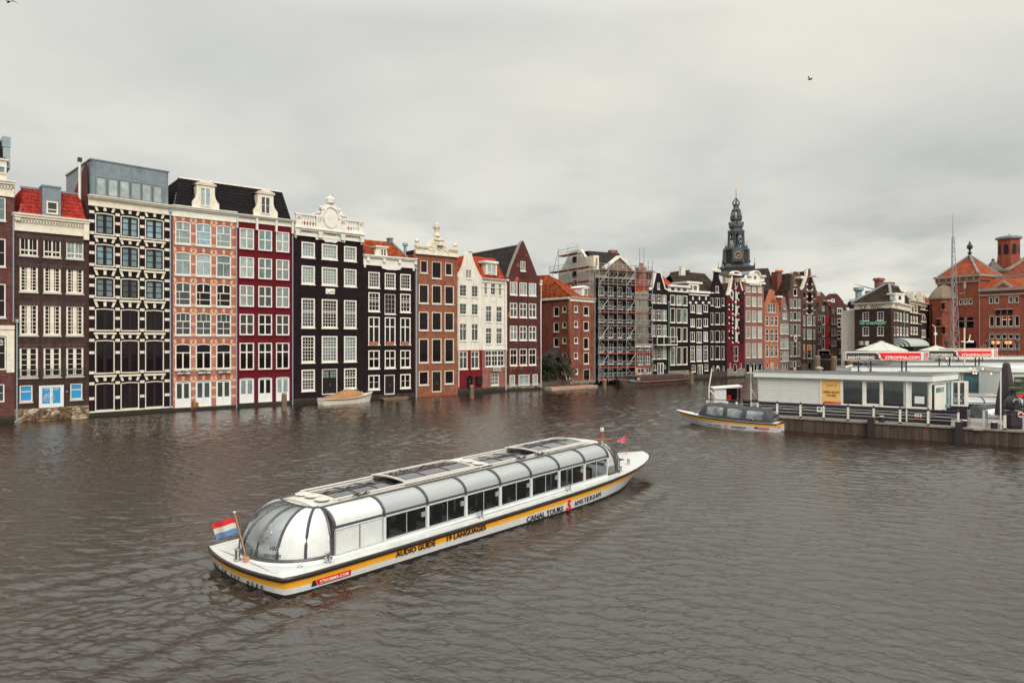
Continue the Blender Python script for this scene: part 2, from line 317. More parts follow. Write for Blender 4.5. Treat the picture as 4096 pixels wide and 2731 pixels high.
class House:
    def __init__(s,name,label,cat,A,B,group='canal houses along the water',flip=False):
        s.A=Vector(A); s.B=Vector(B); s.w=(s.B-s.A).length; s.d=(s.B-s.A).normalized(); s.n=Vector((-s.d.y,s.d.x))
        s.root=thing(name,label,cat,(A[0],A[1],0),math.atan2(s.d.y,s.d.x),group); s.holes=[]; s.out=None; s.wn=0; s.far=A[1]>112 and A[1]<149
    def uz(s,px,py,off=0):    # photo point -> wall coordinates (off = metres behind the wall plane)
        r=Vector(((px-2048)/F,1)); A=s.A+s.n*off; det=r.x*(-s.d.y)+s.d.x*r.y
        t=(A.x*(-s.d.y)+s.d.x*A.y)/det; u=(r.x*A.y-r.y*A.x)/det
        u=(r*t-A).dot(s.d); return u,CH-(py-HZ)*t/F
    def P(s,V,x,y,off=0): return s.uz(nx_(V,x),ny_(V,y),off)
    def hole(s,u0,u1,z0,z1,arch=0):
        if arch<=0: s.holes.append([(u0,z0),(u1,z0),(u1,z1),(u0,z1)])
        else:
            w=u1-u0; R=(w*w/4+arch*arch)/(2*arch); n=8
            s.holes.append([(u0,z0),(u1,z0)]+[(u0+w*(1-i/n),z1-R+math.sqrt(max(0,R*R-(w*(1-i/n)-w/2)**2))) for i in range(n+1)])
    def win(s,u0,u1,z0,z1,c=1,r=1,V=(),H=(),fm=WHITE,g=GD,fw=.09,bw=.035,sill=None,arch=0,depth=.12,tb=.09,name='window',sd=.1,so=.06,sh=.12,hole=True,y=0,bm=None):
        if isinstance(g,(list,tuple)): g=g[s.wn%len(g)]
        s.wn+=1
        if s.far: fw*=.62; bw*=.6; tb*=.75; sh*=.8
        if hole: s.hole(u0,u1,z0,z1,arch)
        me,pm=win_mesh(u1-u0,z1-z0,c,r,V,H,fw,bw,arch,fm,depth,tb,bm)
        o=obj(name,me,s.root,None,(u0,y,z0)); obj('pane',with_mat(pm,g),o)
        if sill:
            k=MB().box(-so,-sd,-sh,u1-u0+so,.05,-.003); k.build('sill',sill,o)
        return o
    def grid(s,VW,cols,rows,xr,**st):
        res=[]
        for row in rows:
            y0,y1=row[0],row[1]; stl=dict(st); cc=cols
            if len(row)>2: stl.update(row[2])
            if 'cols' in stl: cc=stl.pop('cols')
            z1=s.P(VW,xr,y0)[1]; z0=s.P(VW,xr,y1)[1]
            for c in cc:
                if c is None: s.wn+=1; continue
                u0=s.P(VW,c[0],y0)[0]; u1=s.P(VW,c[1],y0)[0]
                res.append(s.win(u0,u1,z0,z1,**stl))
        return res
    def one(s,VW,x0,x1,y0,y1,**st):
        xm=(x0+x1)/2; return s.win(s.P(VW,x0,y0)[0],s.P(VW,x1,y0)[0],s.P(VW,xm,y1)[1],s.P(VW,xm,y0)[1],**st)
    def door(s,u0,u1,z0,z1,m=DOORG,fm=WHITE,glassz=None,g=GD,dbl=True,arch=0,fw=.09,handle=True):
        s.hole(u0,u1,z0,z1,arch); w=u1-u0; h=z1-z0
        me,pm=win_mesh(w,h,1,1,(),(),fw,.03,arch,fm,.12,.05)
        b=MB(); gz=glassz if glassz else 2
        leaves=[(fw,w/2-.006),(w/2+.006,w-fw)] if dbl else [(fw,w-fw)]
        top=h-fw-(arch*.9 if arch else 0)
        for a0,a1 in leaves:
            st=.09
            if glassz is None: b.box(a0,.07,.02,a1,.12,top); b.box(a0+.1,.06,.25,a1-.1,.072,h*.42); b.box(a0+.1,.06,h*.5,a1-.1,.072,top-.15)
            else:
                zg=h*glassz; b.box(a0,.06,.02,a1,.125,zg); b.box(a0,.06,zg,a0+st,.125,top); b.box(a1-st,.06,zg,a1,.125,top); b.box(a0+st,.06,top-st,a1-st,.125,top)
        o=obj('door',b.mesh('door',[m]),s.root,None,(u0,0,z0))
        obj('door_frame',me,o); 
        obj('pane',with_mat(pm,g if glassz is not None else DARKFR),o,None)
        if handle: MB().box(w/2+.05,.02,1.0,w/2+.08,.06,1.25).build('handle',ZINC,o)
        return o
    def boxpart(s,name,m,*b,parent=None):
        k=MB()
        for q in b: k.box(*q)
        return k.build(name,m,parent or s.root)
    def pipe(s,V,x,y0,y1,m=PIPE,off=-.12):
        u,z1=s.P(V,x,y0); z0=s.P(V,x,y1)[1]
        k=MB().tube([(u,off,z0),(u,off,z1)],.055,8)
        z=z0+1
        while z<z1: k.tube([(u,off,z),(u,off,z+.06)],.085,8); z+=2.2
        k.box(u-.12,off-.12,z1-.02,u+.12,off+.12,z1+.3)
        return k.build('drainpipe',m,s.root)
    def finish(s,wm,depth=10,top=None,left=True,leftm=None,flat=True,t=.3,base=None,basem=None,back=True,sidez=None):
        out=s.out or [(0,-.6),(s.w,-.6),(s.w,top),(0,top)]
        me=upright(curve_mesh([out]+s.holes,t/2),t/2)
        me.materials.clear(); me.materials.append(wm)
        s.wall=obj('wall',me,s.root)
        zl=sidez or (top if top is not None else min(out[-1][1],out[2][1]))
        k=MB().box(.02,t,-.6,s.w-.02,depth,zl-.01)
        o=k.build('side_wall',leftm or wm,s.root)
        if base is not None:
            MB().box(-.0,-.07,-.6,s.w,-.004,base).build('foundation',basem or STONE,s.root)
        return s
    def gable_roof(s,tm,ur,zr,ze_l,ze_r,depth=10,y0=.28,u0=0,u1=None):
        u1=s.w if u1 is None else u1
        k=MB(); tiles(k,(u0-.1,y0,ze_l),(u0-.1,depth,ze_l),(ur,depth,zr),(ur,y0,zr)); tiles(k,(u1+.05,depth,ze_r),(u1+.05,y0,ze_r),(ur,y0,zr),(ur,depth,zr))
        k.tube([(ur,y0,zr+.04),(ur,depth,zr+.04)],.1,6); k.poly([(u0,depth,ze_l),(u1,depth,ze_r),(ur,depth,zr)])
        return k.build('roof',tm,s.root)
    def slope_roof(s,tm,z0,z1,run,ins_l=0,ins_r=0,depth=10,y0=.1,u0=0,u1=None):
        u1=s.w if u1 is None else u1; k=MB()
        a,b,c,d=(u0,y0,z0),(u1,y0,z0),(u1-ins_r,y0+run,z1),(u0+ins_l,y0+run,z1); tiles(k,a,b,c,d)
        B=depth
        k.cm=0; tiles(k,(u0,B,z0),(u0,y0,z0),(u0+ins_l,y0+run,z1),(u0+ins_l,B-.1,z1)); tiles(k,(u1,y0,z0),(u1,B,z0),(u1-ins_r,B-.1,z1),(u1-ins_r,y0+run,z1))
        k.quad((u0+ins_l,y0+run,z1-.01),(u1-ins_r,y0+run,z1-.01),(u1-ins_r,B,z1-.01),(u0+ins_l,B,z1-.01))
        return k.build('roof',tm,s.root)
    def cornice(s,z0,z1,m=CREAM,out=.45,u0=None,u1=None,dent=False,name='cornice'):
        u0=-.06 if u0 is None else u0; u1=s.w+.0 if u1 is None else u1; h=z1-z0; k=MB()
        k.box(u0+.02,-.06,z0,u1-.02,-.002,z0+h*.62); k.box(u0+.01,-.14,z0+h*.08,u1-.01,-.062,z0+h*.16) if False else None
        k.box(u0+.01,-out*.45,z0+h*.62,u1-.01,.02,z0+h*.76); k.box(u0,-out*.8,z0+h*.76,u1,.1,z0+h*.9); k.box(u0-.03,-out,z0+h*.9,u1+.0,.2,z1)
        k.box(u0+.015,-.12,z0-.02,u1-.015,-.063,z0+h*.1)
        if dent:
            n=int((u1-u0)/.22)
            for i in range(n): x=u0+.1+i*.22; k.box(x,-out*.42,z0+h*.5,x+.11,-.05,z0+h*.62)
        return k.build(name,m,s.root)
    def lean(s,deg): s.root.rotation_euler=(math.radians(deg),0,s.root.rotation_euler[2])
def anchors(h,V,pts,ln=.9):
    for x,y in pts:
        u,z=h.P(V,x,y); MB().box(u-.035,-.05,z-ln/2,u+.035,-.002,z+ln/2).build('wall_anchor',IRON,h.root)
# ---------------------------------------------------------------- ground, water
def structure(o,name=None): o['kind']='structure'; return o
BASE=[(-200,56.3),(58,59.2),(355,63.0),(690,68.2),(945,72.1),(1175,76.0),(1452,81.8),(1660,86.1),(1830,90.0),(1928,93.1),(2026,96.3),(2163,100.0)]
BP={p:gpt(p,d) for p,d in BASE}
FAR=[(2596,117.5),(2672,120),(2755,123.5),(2841,127),(2908,130),(2979,133),(3055.5,135.5),(3117,137.5),(3155,139),(3206.5,140.5),(3268,142)]
FP={p:gpt(p,d) for p,d in FAR}
WAVE=.0072
def make_water():
    NR,NA=1750,1250; R0,R1=11.0,300.0
    r=R0*(R1/R0)**(np.linspace(0,1,NR)); a=np.radians(np.linspace(-46,46,NA))
    Rr,Aa=np.meshgrid(r,a,indexing='ij'); X=(Rr*np.sin(Aa)).astype(np.float32); Y=(Rr*np.cos(Aa)).astype(np.float32)
    rng=np.random.RandomState(3); Z=np.zeros_like(X)
    cell=(Rr*math.log(R1/R0)/NR).astype(np.float32)
    gx=X+.16*np.sin(.9*Y)+.06*np.sin(2.3*X+.7*Y); gy=Y+.16*np.sin(.8*X+.5)+.05*np.sin(2.7*Y-.4*X)
    for i in range(60):
        lam=.13*(8.0)**(rng.rand()**1.6); th=rng.normal(math.radians(76),.42); k=2*PI/lam; ph=rng.rand()*6.28
        amp=WAVE*lam*(.6+.8*rng.rand())
        fade=np.clip((lam/cell-2.2)/2.5,0,1)
        Z+=fade*amp*np.sin(k*(gx*math.cos(th)+gy*math.sin(th))+ph)
    # gust patches change the height of the ripples from place to place
    gp=.75+.35*np.sin(.11*X+1.1*np.sin(.07*Y))*np.sin(.09*Y+1.3*np.sin(.05*X+1))+.2*np.sin(.31*X+.2*Y)*np.sin(.23*Y-.1*X+2)
    Z*=np.clip(gp,.35,1.4)
    # wake of the moving tour boat: divergent waves behind bow and stern
    Dx,Dy=.66,.751; q=math.hypot(Dx,Dy); Dx/=q; Dy/=q; Nx,Ny=Dy,-Dx
    for (sx,am,wl) in ((20.0,.055,1.7),(1.5,.05,1.35)):
        ox=-7.84+Dx*sx; oy=20+Dy*sx; s=-((X-ox)*Dx+(Y-oy)*Dy); o=np.abs((X-ox)*Nx+(Y-oy)*Ny)
        g=o-2.0-.30*s; env=np.exp(-(g/1.6)**2)*np.exp(-np.clip(s,0,99)/16)*(s>0)
        Z+=am*env*np.sin(2*PI*g/wl+.6*s)
    s=-((X+7.84)*Dx+(Y-20)*Dy); o=(X+7.84)*Nx+(Y-20)*Ny
    ch=np.exp(-(o/2.4)**2)*np.exp(-np.clip(s,0,99)/9)*(s>-.3)
    for i in range(14):
        lam=.35+.5*rng.rand(); th=rng.rand()*6.28; Z+=.008*ch*np.sin(2*PI/lam*(X*math.cos(th)+Y*math.sin(th))+rng.rand()*6)
    n=NR*NA; co=np.stack([X,Y,Z],-1).reshape(-1).astype(np.float32)
    i=np.arange(NR-1)[:,None]*NA+np.arange(NA-1)[None,:]; i=i.ravel(); f=np.stack([i,i+1,i+NA+1,i+NA],1).astype(np.int32).ravel()
    me=bpy.data.meshes.new('water'); me.vertices.add(n); me.vertices.foreach_set('co',co); m=len(i)
    me.loops.add(m*4); me.loops.foreach_set('vertex_index',f); me.polygons.add(m); me.polygons.foreach_set('loop_start',np.arange(m,dtype=np.int32)*4)
    try: me.polygons.foreach_set('loop_total',np.full(m,4,dtype=np.int32))
    except Exception: pass
    me.polygons.foreach_set('use_smooth',np.ones(m,dtype=bool)); me.update(calc_edges=True); me.validate()
    M=bpy.data.materials.new('canal water'); M.use_nodes=True; t=M.node_tree; b=t.nodes['Principled BSDF']
    b.inputs['Base Color'].default_value=(.017,.0095,.0055,1); b.inputs['Roughness'].default_value=.03; b.inputs['IOR'].default_value=1.5; b.inputs['Specular IOR Level'].default_value=1.0
    tc=t.nodes.new('ShaderNodeTexCoord'); mp=t.nodes.new('ShaderNodeMapping'); mp.inputs['Rotation'].default_value=(0,0,.35); mp.inputs['Scale'].default_value=(.6,1.6,1); t.links.new(tc.outputs['Object'],mp.inputs[0])
    n1=t.nodes.new('ShaderNodeTexNoise'); n1.inputs['Scale'].default_value=4.6; n1.inputs['Detail'].default_value=4; n1.inputs['Roughness'].default_value=.6; n1.inputs['Distortion'].default_value=.5; t.links.new(mp.outputs[0],n1.inputs['Vector'])
    bp=t.nodes.new('ShaderNodeBump'); bp.inputs['Strength'].default_value=.4; bp.inputs['Distance'].default_value=.075; t.links.new(n1.outputs[0],bp.inputs['Height']); t.links.new(bp.outputs[0],b.inputs['Normal'])
    o=obj('water',me,None,M); structure(o)
    p=MB().quad((-1500,-200,-.5),(1500,-200,-.5),(1500,3000,-.5),(-1500,3000,-.5)).build('water_far',M); structure(p)
make_water()
PAVE=mat('street paving',(.22,.20,.18),.9,noise=.3,nscale=.8)
def make_land():
    pts=[BP[p] for p,_ in BASE]+[gpt(2377,111),gpt(2541,115)]+[FP[p] for p,_ in FAR]
    off=[]
    for i,p in enumerate(pts):
        a=pts[max(i-1,0)]; b=pts[min(i+1,len(pts)-1)]; d=Vector((b[0]-a[0],b[1]-a[1])).normalized(); off.append((p[0]-d.y*3,p[1]+d.x*3))
    m=MB().vprism([(63.0,150)]+off[::-1]+[(-400,20),(-2500,500),(-2500,4500),(3000,4500),(3000,150)],-3,.9)
    structure(m.build('ground',mat('ground earth',(.12,.10,.08),.95,noise=.3,nscale=.2)))
    st=[(61.8,150),(61.8,139),(62.6,127),(57.5,111),(58,104),(82,104),(66,70),(52,30),(52,-10),(500,-10),(500,400),(63,400)]
    m=MB().vprism(st,-3,3.4); structure(m.build('street',PAVE))
make_land()
# ---------------------------------------------------------------- brick and paint
B_DARK=brick('dark brown brick',(.085,.050,.046),(.055,.034,.034),(.035,.024,.024),.3,patch=None)
B_BLACK=brick('black painted brick',(.022,.0135,.0165),(.018,.0115,.014),(.014,.009,.011),.3)
B_PINK=brick('pink red brick',(.46,.14,.115),(.36,.11,.10),(.42,.26,.2),.2)
B_RED=mat('dark red stucco',(.115,.0075,.014),.85,spec=.15,noise=.22,nscale=1.2,bump=.3,bscale=30)
B_ORG=brick('orange brown brick',(.31,.115,.06),(.24,.075,.055),(.26,.15,.10),.32)
B_BRN=brick('deep brown brick',(.115,.035,.032),(.085,.028,.028),(.10,.05,.045),.35,patch=(.30,.09,.06))
B_LEFT=brick('red brown brick',(.16,.065,.055),(.11,.045,.042),(.10,.06,.055),.3)
B_CORN=brick('warm red brick',(.27,.088,.058),(.20,.06,.045),(.27,.14,.10),.38)
B_BASE=tide('wet dark brick',(.06,.035,.03),(.022,.014,.013)); STONEW=tide('algae edged stone',(.22,.19,.155),(.09,.07,.055))
B_SALM=brick('salmon brick',(.30,.125,.10),(.25,.10,.08),(.28,.17,.14),.3)
B_ORA=brick('bright orange brick',(.50,.16,.085),(.42,.13,.07),(.4,.2,.13),.25)
B_SPK=brick('speckled pale brick',(.30,.19,.17),(.13,.06,.06),(.3,.24,.22),.4)
B_BR2=brick('umber brick',(.14,.08,.07),(.11,.06,.055),(.1,.065,.06),.3)
B_BEU=brick('exchange red brick',(.33,.088,.052),(.26,.066,.043),(.27,.12,.09),.3)
STUC=mat('white stucco',(.66,.62,.53),.8,noise=.26,nscale=.9,stretch=(1.5,1.5,.5),bump=.2,bscale=12)
def rubble():
    m=bpy.data.materials.new('rubble stone'); m.use_nodes=True; t=m.node_tree; b=t.nodes['Principled BSDF']; b.inputs['Roughness'].default_value=.9; ln=t.links.new
    tc=t.nodes.new('ShaderNodeTexCoord'); mp=t.nodes.new('ShaderNodeMapping'); mp.inputs['Scale'].default_value=(1,1,1.9); ln(tc.outputs['Object'],mp.inputs[0])
    v=t.nodes.new('ShaderNodeTexVoronoi'); v.inputs['Scale'].default_value=1.15; ln(mp.outputs[0],v.inputs['Vector'])
    e=t.nodes.new('ShaderNodeTexVoronoi'); e.feature='DISTANCE_TO_EDGE'; e.inputs['Scale'].default_value=1.15; ln(mp.outputs[0],e.inputs['Vector'])
    n=t.nodes.new('ShaderNodeTexNoise'); n.inputs['Scale'].default_value=3; n.inputs['Detail'].default_value=8; ln(tc.outputs['Object'],n.inputs['Vector'])
    s_=t.nodes.new('ShaderNodeSeparateColor'); ln(v.outputs['Color'],s_.inputs[0])
    ad=t.nodes.new('ShaderNodeMath'); ad.operation='MULTIPLY_ADD'; ln(s_.outputs[0],ad.inputs[0]); ad.inputs[1].default_value=.5; ln(n.outputs[0],ad.inputs[2])
    r=t.nodes.new('ShaderNodeValToRGB'); ln(ad.outputs[0],r.inputs[0]); q=r.color_ramp.elements; q[0].position=.4; q[0].color=(.035,.022,.018,1); q[1].position=.95; q[1].color=(.45,.38,.28,1); x=q.new(.65); x.color=(.19,.11,.06,1)
    r2=t.nodes.new('ShaderNodeValToRGB'); ln(e.outputs['Distance'],r2.inputs[0]); r2.color_ramp.elements[1].position=.07; r2.color_ramp.elements[0].color=(.12,.1,.1,1)
    mx=t.nodes.new('ShaderNodeMixRGB'); mx.blend_type='MULTIPLY'; mx.inputs[0].default_value=1; ln(r.outputs[0],mx.inputs[1]); ln(r2.outputs[0],mx.inputs[2]); ln(mx.outputs[0],b.inputs['Base Color'])
    bp=t.nodes.new('ShaderNodeBump'); bp.inputs['Distance'].default_value=.2; ln(e.outputs['Distance'],bp.inputs['Height']); ln(bp.outputs[0],b.inputs['Normal']); return m
RUB=rubble()
BAND=mat('cream brick band',(.58,.36,.22),.8,noise=.15,nscale=3)
def hse(name,label,a,b,P=BP,**k): return House(name,label,'house',P[a],P[b],**k)
GRP=None
# --- house 1, cut by the frame's left edge
h=hse('brick_house','brown brick house with cream shop band, cut off by the left picture edge',-200,58)
h.grid(V1,[(-50,28),(-190,-112)],[(362,478),(568,710),(795,965)],-10,c=1,r=2,fm=WHITE,g=[GS,GD,GD],sill=GREYSILL)
h.one(V1,-46,30,1060,1228,c=1,r=2); h.one(V1,-50,22,1300,1390,c=1,r=2,g=GM)
zt=h.P(V1,62,283)[1]; h.finish(B_LEFT,top=zt,base=h.P(V1,40,1455)[1],basem=B_BASE)
h.cornice(h.P(V1,62,362)[1],zt,dent=True)
h.boxpart('shop_band',CREAM,(0.0,-.08,h.P(V1,60,1240)[1],h.P(V1,-56,1240)[0],-.004,h.P(V1,60,1005)[1]),(h.P(V1,32,1240)[0],-.08,h.P(V1,60,1240)[1],h.w-.02,-.004,h.P(V1,60,1005)[1]),(0,-.16,h.P(V1,60,1025)[1],h.w-.01,-.082,h.P(V1,60,1005)[1]),
  (h.P(V1,-56,1060)[0],-.078,h.P(V1,60,1058)[1],h.P(V1,32,1060)[0],-.006,h.P(V1,60,1026)[1]))
ua,zb=h.P(V1,64,270); zc=h.P(V1,64,185)[1]
dm=MB(); dm.box(h.w-3.6,-.02,zt+.0,h.w-.55,3,zc); dm.box(h.w-3.8,-.15,zc,h.w-.4,3,zc+.15); dd=dm.build('dormer',CREAM,h.root)
u0,z1=h.P(V1,-30,200); u1,z0=h.P(V1,28,248); h.win(u0,u1,z0,z1,g=GS,hole=False,y=-.14)
k=MB(); tiles(k,(h.w-4.5,.4,zc+.15),(h.w-.5,.4,zc+.15),(h.w-.5,1.8,zc+2.1),(h.w-4.5,1.8,zc+2.1)); k.build('roof',T_BLK,h.root)
h.boxpart('chimney',ZINC,(h.w-.75,.5,zc-.5,h.w-.25,2.6,h.P(V1,58,55)[1]-.9),(h.w-.8,.45,h.P(V1,58,55)[1]-.9,h.w-.22,2.7,h.P(V1,58,55)[1]))
text_on('lettering','e',CREAM,h.root,(h.P(V1,3,1090)[0],-.0,h.P(V1,3,1090)[1]),height=.5,width=.36)
h.pipe(V1,66,455,990); 
# --- house 2
h=hse('dark_brick_house','dark brown brick house with bright red roof and blue posters on its water door',58,355)
C=[(98,190),(218,305),(332,418)]
h.grid(V1,C,[(567,655,dict(c=4,r=1,V=(.5,),H=(.28,),g=[GD,GD,GS],tb=.12)),(706,836,dict(c=4,r=7,V=(.5,),tb=.3,bw=.05,fw=.14)),(899,1054,dict(c=4,r=7,V=(.5,),tb=.3,bw=.05,fw=.14)),(1114,1266,dict(c=2,r=5,V=(.5,),tb=.25,fw=.14,bw=.05))],144,fm=CREAM,sill=GREYSILL,g=GD)
POST=mat('blue poster',(.02,.25,.50),.4,noise=.1,nscale=6)
h.grid(V1,[(98,163),(352,413)],[(1305,1388)],130,fm=CREAM,H=(.62,),g=POST,sill=GREYSILL)
u0,z1=h.P(V1,195,1303); u1,z0=h.P(V1,320,1435); z1=h.P(V1,257,1304)[1]; z0=h.P(V1,257,1432)[1]
dr=h.door(u0,u1,z0,z1,m=CWHITE,fm=CWHITE,glassz=.28,g=POST,fw=.16)
text_on('lettering','A PANCAKE  A DAY KEEPS\nTHE DOCTOR AWAY',WHITE,dr,((u1-u0)/2,.09,(z1-z0)*.86),width=(u1-u0)*.72,height=.3)
k=MB(); 
for j in range(5): k.tube([( .75+.45*math.cos(t*.5)*(1-.08*j),.085,1.0+.12*j+.13*math.sin(t*.5+j*.2)) for t in range(13)],.012,4)
k.tube([(1.6,.085,1.1),(1.9,.085,1.35),(2.3,.085,1.4)],.012,4); k.build('drawing',WHITE,dr)
zt=h.P(V1,75,440)[1]; h.finish(B_DARK,top=zt,base=h.P(V1,250,1415)[1],basem=RUB)
h.cornice(h.P(V1,75,527)[1],zt,dent=True,out=.5)
k=MB(); [k.box(*q) for q in ((.02,-.32,h.P(V1,85,475)[1]-.05,.4,-.01,zt-.25),(h.w-.45,-.32,h.P(V1,85,527)[1]-.35,h.w-.03,-.01,zt-.25))]; k.build_each('console',CREAM,h.root)
zr=h.P(V1,100,313,1.2)[1]
h.slope_roof(T_RED,zt,zr,1.3,.35,.3,y0=0.0,u0=.4,u1=h.w-.2)
h.boxpart('ridge',LEAD,(.6,1.2,zr-.02,h.w-.4,1.6,zr+.16),(.25,-.0,zt,.42,1.3,zt+.2))
ud0,zd1=h.P(V1,212,345); ud1,zd0=h.P(V1,305,455)
k=MB(); k.box(ud0,-.05,zt,ud1,1.6,zt+2.6); k.box(ud0-.05,-.12,zt+2.6,ud1+.05,1.7,zt+2.75); k.build('dormer',LEAD,h.root)
u0=h.P(V1,231,0)[0];u1=h.P(V1,290,0)[0]; h.win(u0,u1,h.P(V1,260,448)[1],h.P(V1,260,384)[1],H=(.3,),fm=CREAM,hole=False,y=-.17,fw=.12,g=GM)
for C_ in C:      # little iron balconies
    a=h.P(V1,C_[0],1255)[0]; b=h.P(V1,C_[1],1255)[0]; z0=h.P(V1,144,1262)[1]+.02; k=MB()
    k.box(a,-.2,z0,b,-.17,z0+.03); k.box(a,-.2,z0+.62,b,-.17,z0+.65)
    n=9
    for i in range(n+1): x=a+(b-a)*i/n; k.box(x-.012,-.2,z0,x+.012,-.175,z0+.63)
    for i in range(n//2): x=a+(b-a)*(2*i+1.5)/n; k.tube([(x+.1*math.cos(t*PI/4),-.19,z0+.32+.22*math.sin(t*PI/4)) for t in range(9)],.014,4)
    k.box(a,-.2,z0,a+.03,0,z0+.03); k.box(b-.03,-.2,z0,b,0,z0+.03); k.build('balcony',IRON,h.root)
h.pipe(V1,84,990,1488)
for x in (335,): h.boxpart('hook',ZINC,(h.P(V1,x,1340)[0]-.06,-.1,h.P(V1,x,1340)[1],h.P(V1,x,1340)[0]+.06,0,h.P(V1,x,1340)[1]+.12))
# soldier courses over the windows
k=MB()
for (y,cc) in ((548,C),(690,C),(880,C),(1095,C)):
    zz=h.P(V1,144,y)[1]
    for c0,c1 in cc: a=h.P(V1,c0,y)[0]-.25; b=h.P(V1,c1,y)[0]+.25; k.prism([(a+.2,zz-.42),(b-.2,zz-.42),(b,zz),(a,zz)],-.015,-.002)
k.build_each('lintel',brick('soldier brick',(.11,.07,.066),(.07,.045,.045),(.04,.03,.03),.2,bw=.12,bh=.5,ms=.02),h.root)
# --- house 3, black with cream bands
h=hse('banded_house','black house striped with cream bands and keystones under a grey metal penthouse',355,690)
C=[(477,575),(605,698),(728,822)]
rows=[(442,552),(597,710),(762,868),(920,1033),(1078,1247),(1293,1432)]
SILLZ=[]
BLG=[GS,GS,GS,GS,GS,GS,GS,GM,GS]+[GD]*9
FMC=CREAM
for ri,(y0,y1) in enumerate(rows):
    z1=h.P(V1,526,y0)[1]; z0=h.P(V1,526,y1)[1]
    for ci,(a,b) in enumerate(C):
        u0=h.P(V1,a,y0)[0]; u1=h.P(V1,b,y0)[0]; g=GS if ri<2 else ([GS,GM,GS][ci] if ri==2 else GD)
        o=h.win(u0,u1,z0,z1,c=1,r=1,fm=CREAM,g=g,arch=.07,fw=.085,depth=.14)
        q=MB(); ww=u1-u0; hh=z1-z0; q.box(ww/2-.13,.04,.12,ww/2+.13,.12,hh-.12); q.box(.11,.04,.12,.2,.12,hh-.2); q.box(ww-.2,.04,.12,ww-.11,.12,hh-.2); q.box(.2,.04,.12,ww-.2,.12,.2); q.box(.2,.04,hh-.27,ww-.2,.12,hh-.16)
        for f in ((.36,.66) if ri<4 else ((.72,) if ri==4 else ())): q.box(.2,.06,hh*f-.03,ww-.2,.11,hh*f+.03)
        q.build('sash',DARKFR,o)
        if ri<5: MB().box(-.12,-.12,-.3,ww+.12,-.002,-.12).build('sill',CREAM,o)
zt=h.P(V1,450,350)[1]; h.finish(B_BLACK,top=zt,leftm=B_LEFT,base=h.P(V1,500,1440)[1],basem=B_BASE)
k=MB(); us=[h.P(V1,c,500)[0] for c in (447,475,577,603,700,726,824,852)]
for ri,(y0,y1) in enumerate(rows):
    z1=h.P(V1,526,y0)[1]; z0=h.P(V1,526,y1)[1]; hh=z1-z0
    for a,b in ((0.03,us[1]-.03),(us[2]+.03,us[3]-.03),(us[4]+.03,us[5]-.03),(us[6]+.03,h.w-.14)):
        for zc in (z1-.02,z0+hh*.58 if ri!=4 else z0+hh*.63,z0+(.12 if ri<5 else .75)):
            if ri==5 and zc>z0+hh*.5 and zc<z1-.3: zc=z0+hh*.46; 
            elif ri==5 and zc<z0+1: continue
            k.box(a,-.03,zc-.13,b,-.002,zc+.13)
    for ci in range(3):
        a=us[1+2*ci]; b=us[2+2*ci]; zz=z1+.12
        k.prism([(a+.12,zz),(a+.32,zz+.02),(a+.15,zz+.55),(a-.08,zz+.55)],-.03,-.002)
        k.prism([(b-.12,zz),(b-.32,zz+.02),(b-.15,zz+.55),(b+.08,zz+.55)],-.03,-.002)
        k.box((a+b)/2-.12,-.03,zz+.08,(a+b)/2+.12,-.002,zz+.55)
k.box(0,-.09,h.P(V1,447,1442)[1]-.02,h.w,-.072,h.P(V1,447,1442)[1]+.12)
k.build_each('stone_band',CREAM,h.root)
h.cornice(h.P(V1,450,402)[1],zt,out=.45)
zp=h.P(V1,440,172)[1]; k=MB(); k.box(.15,-.12,zt,h.w-.45,9,zp); k.box(.05,-.2,zp,h.w-.35,9,zp+.12)
n=8
for i in range(n+1): x=.2+(h.w-.7)*i/n; k.box(x-.03,-.16,zt+2.6,x+.03,-.122,zp)
for x in (.2,.5,h.w-.75,h.w-.5): k.box(x-.03,-.16,zt,x+.03,-.122,zp)
k.build('penthouse',LEAD,h.root)
xs=[(478,530),(538,590),(596,648),(653,704),(708,757),(764,810)]
zw1=h.P(V1,504,260)[1]; 
for a,b in xs: h.win(h.P(V1,a,300)[0],h.P(V1,b,300)[0],zt+.05,zw1,fm=LEAD,g=GL,hole=False,y=-.26,fw=.08)
k=MB(); uu=-.45; k.tube([(uu,1.2,zt-1),(uu,1.2,h.P(V1,405,185,1.2)[1])],.12,8); k.build('flue',WHITE,h.root)
h.boxpart('flue_cap',IRON,(uu-.16,1.04,h.P(V1,405,185,1.2)[1],uu+.16,1.36,h.P(V1,405,165,1.2)[1]))
k=MB(); k.prism([(0,0),(0,0)],0,0) if False else None
k.add([(.02,.3,zt),(.02,7.5,zt),(.02,.6,zp-.2),(.02,1.4,zp-.2)],[(0,1,3,2)]); k.build('side_gable',B_LEFT,h.root)
h.pipe(V1,852,440,1412)
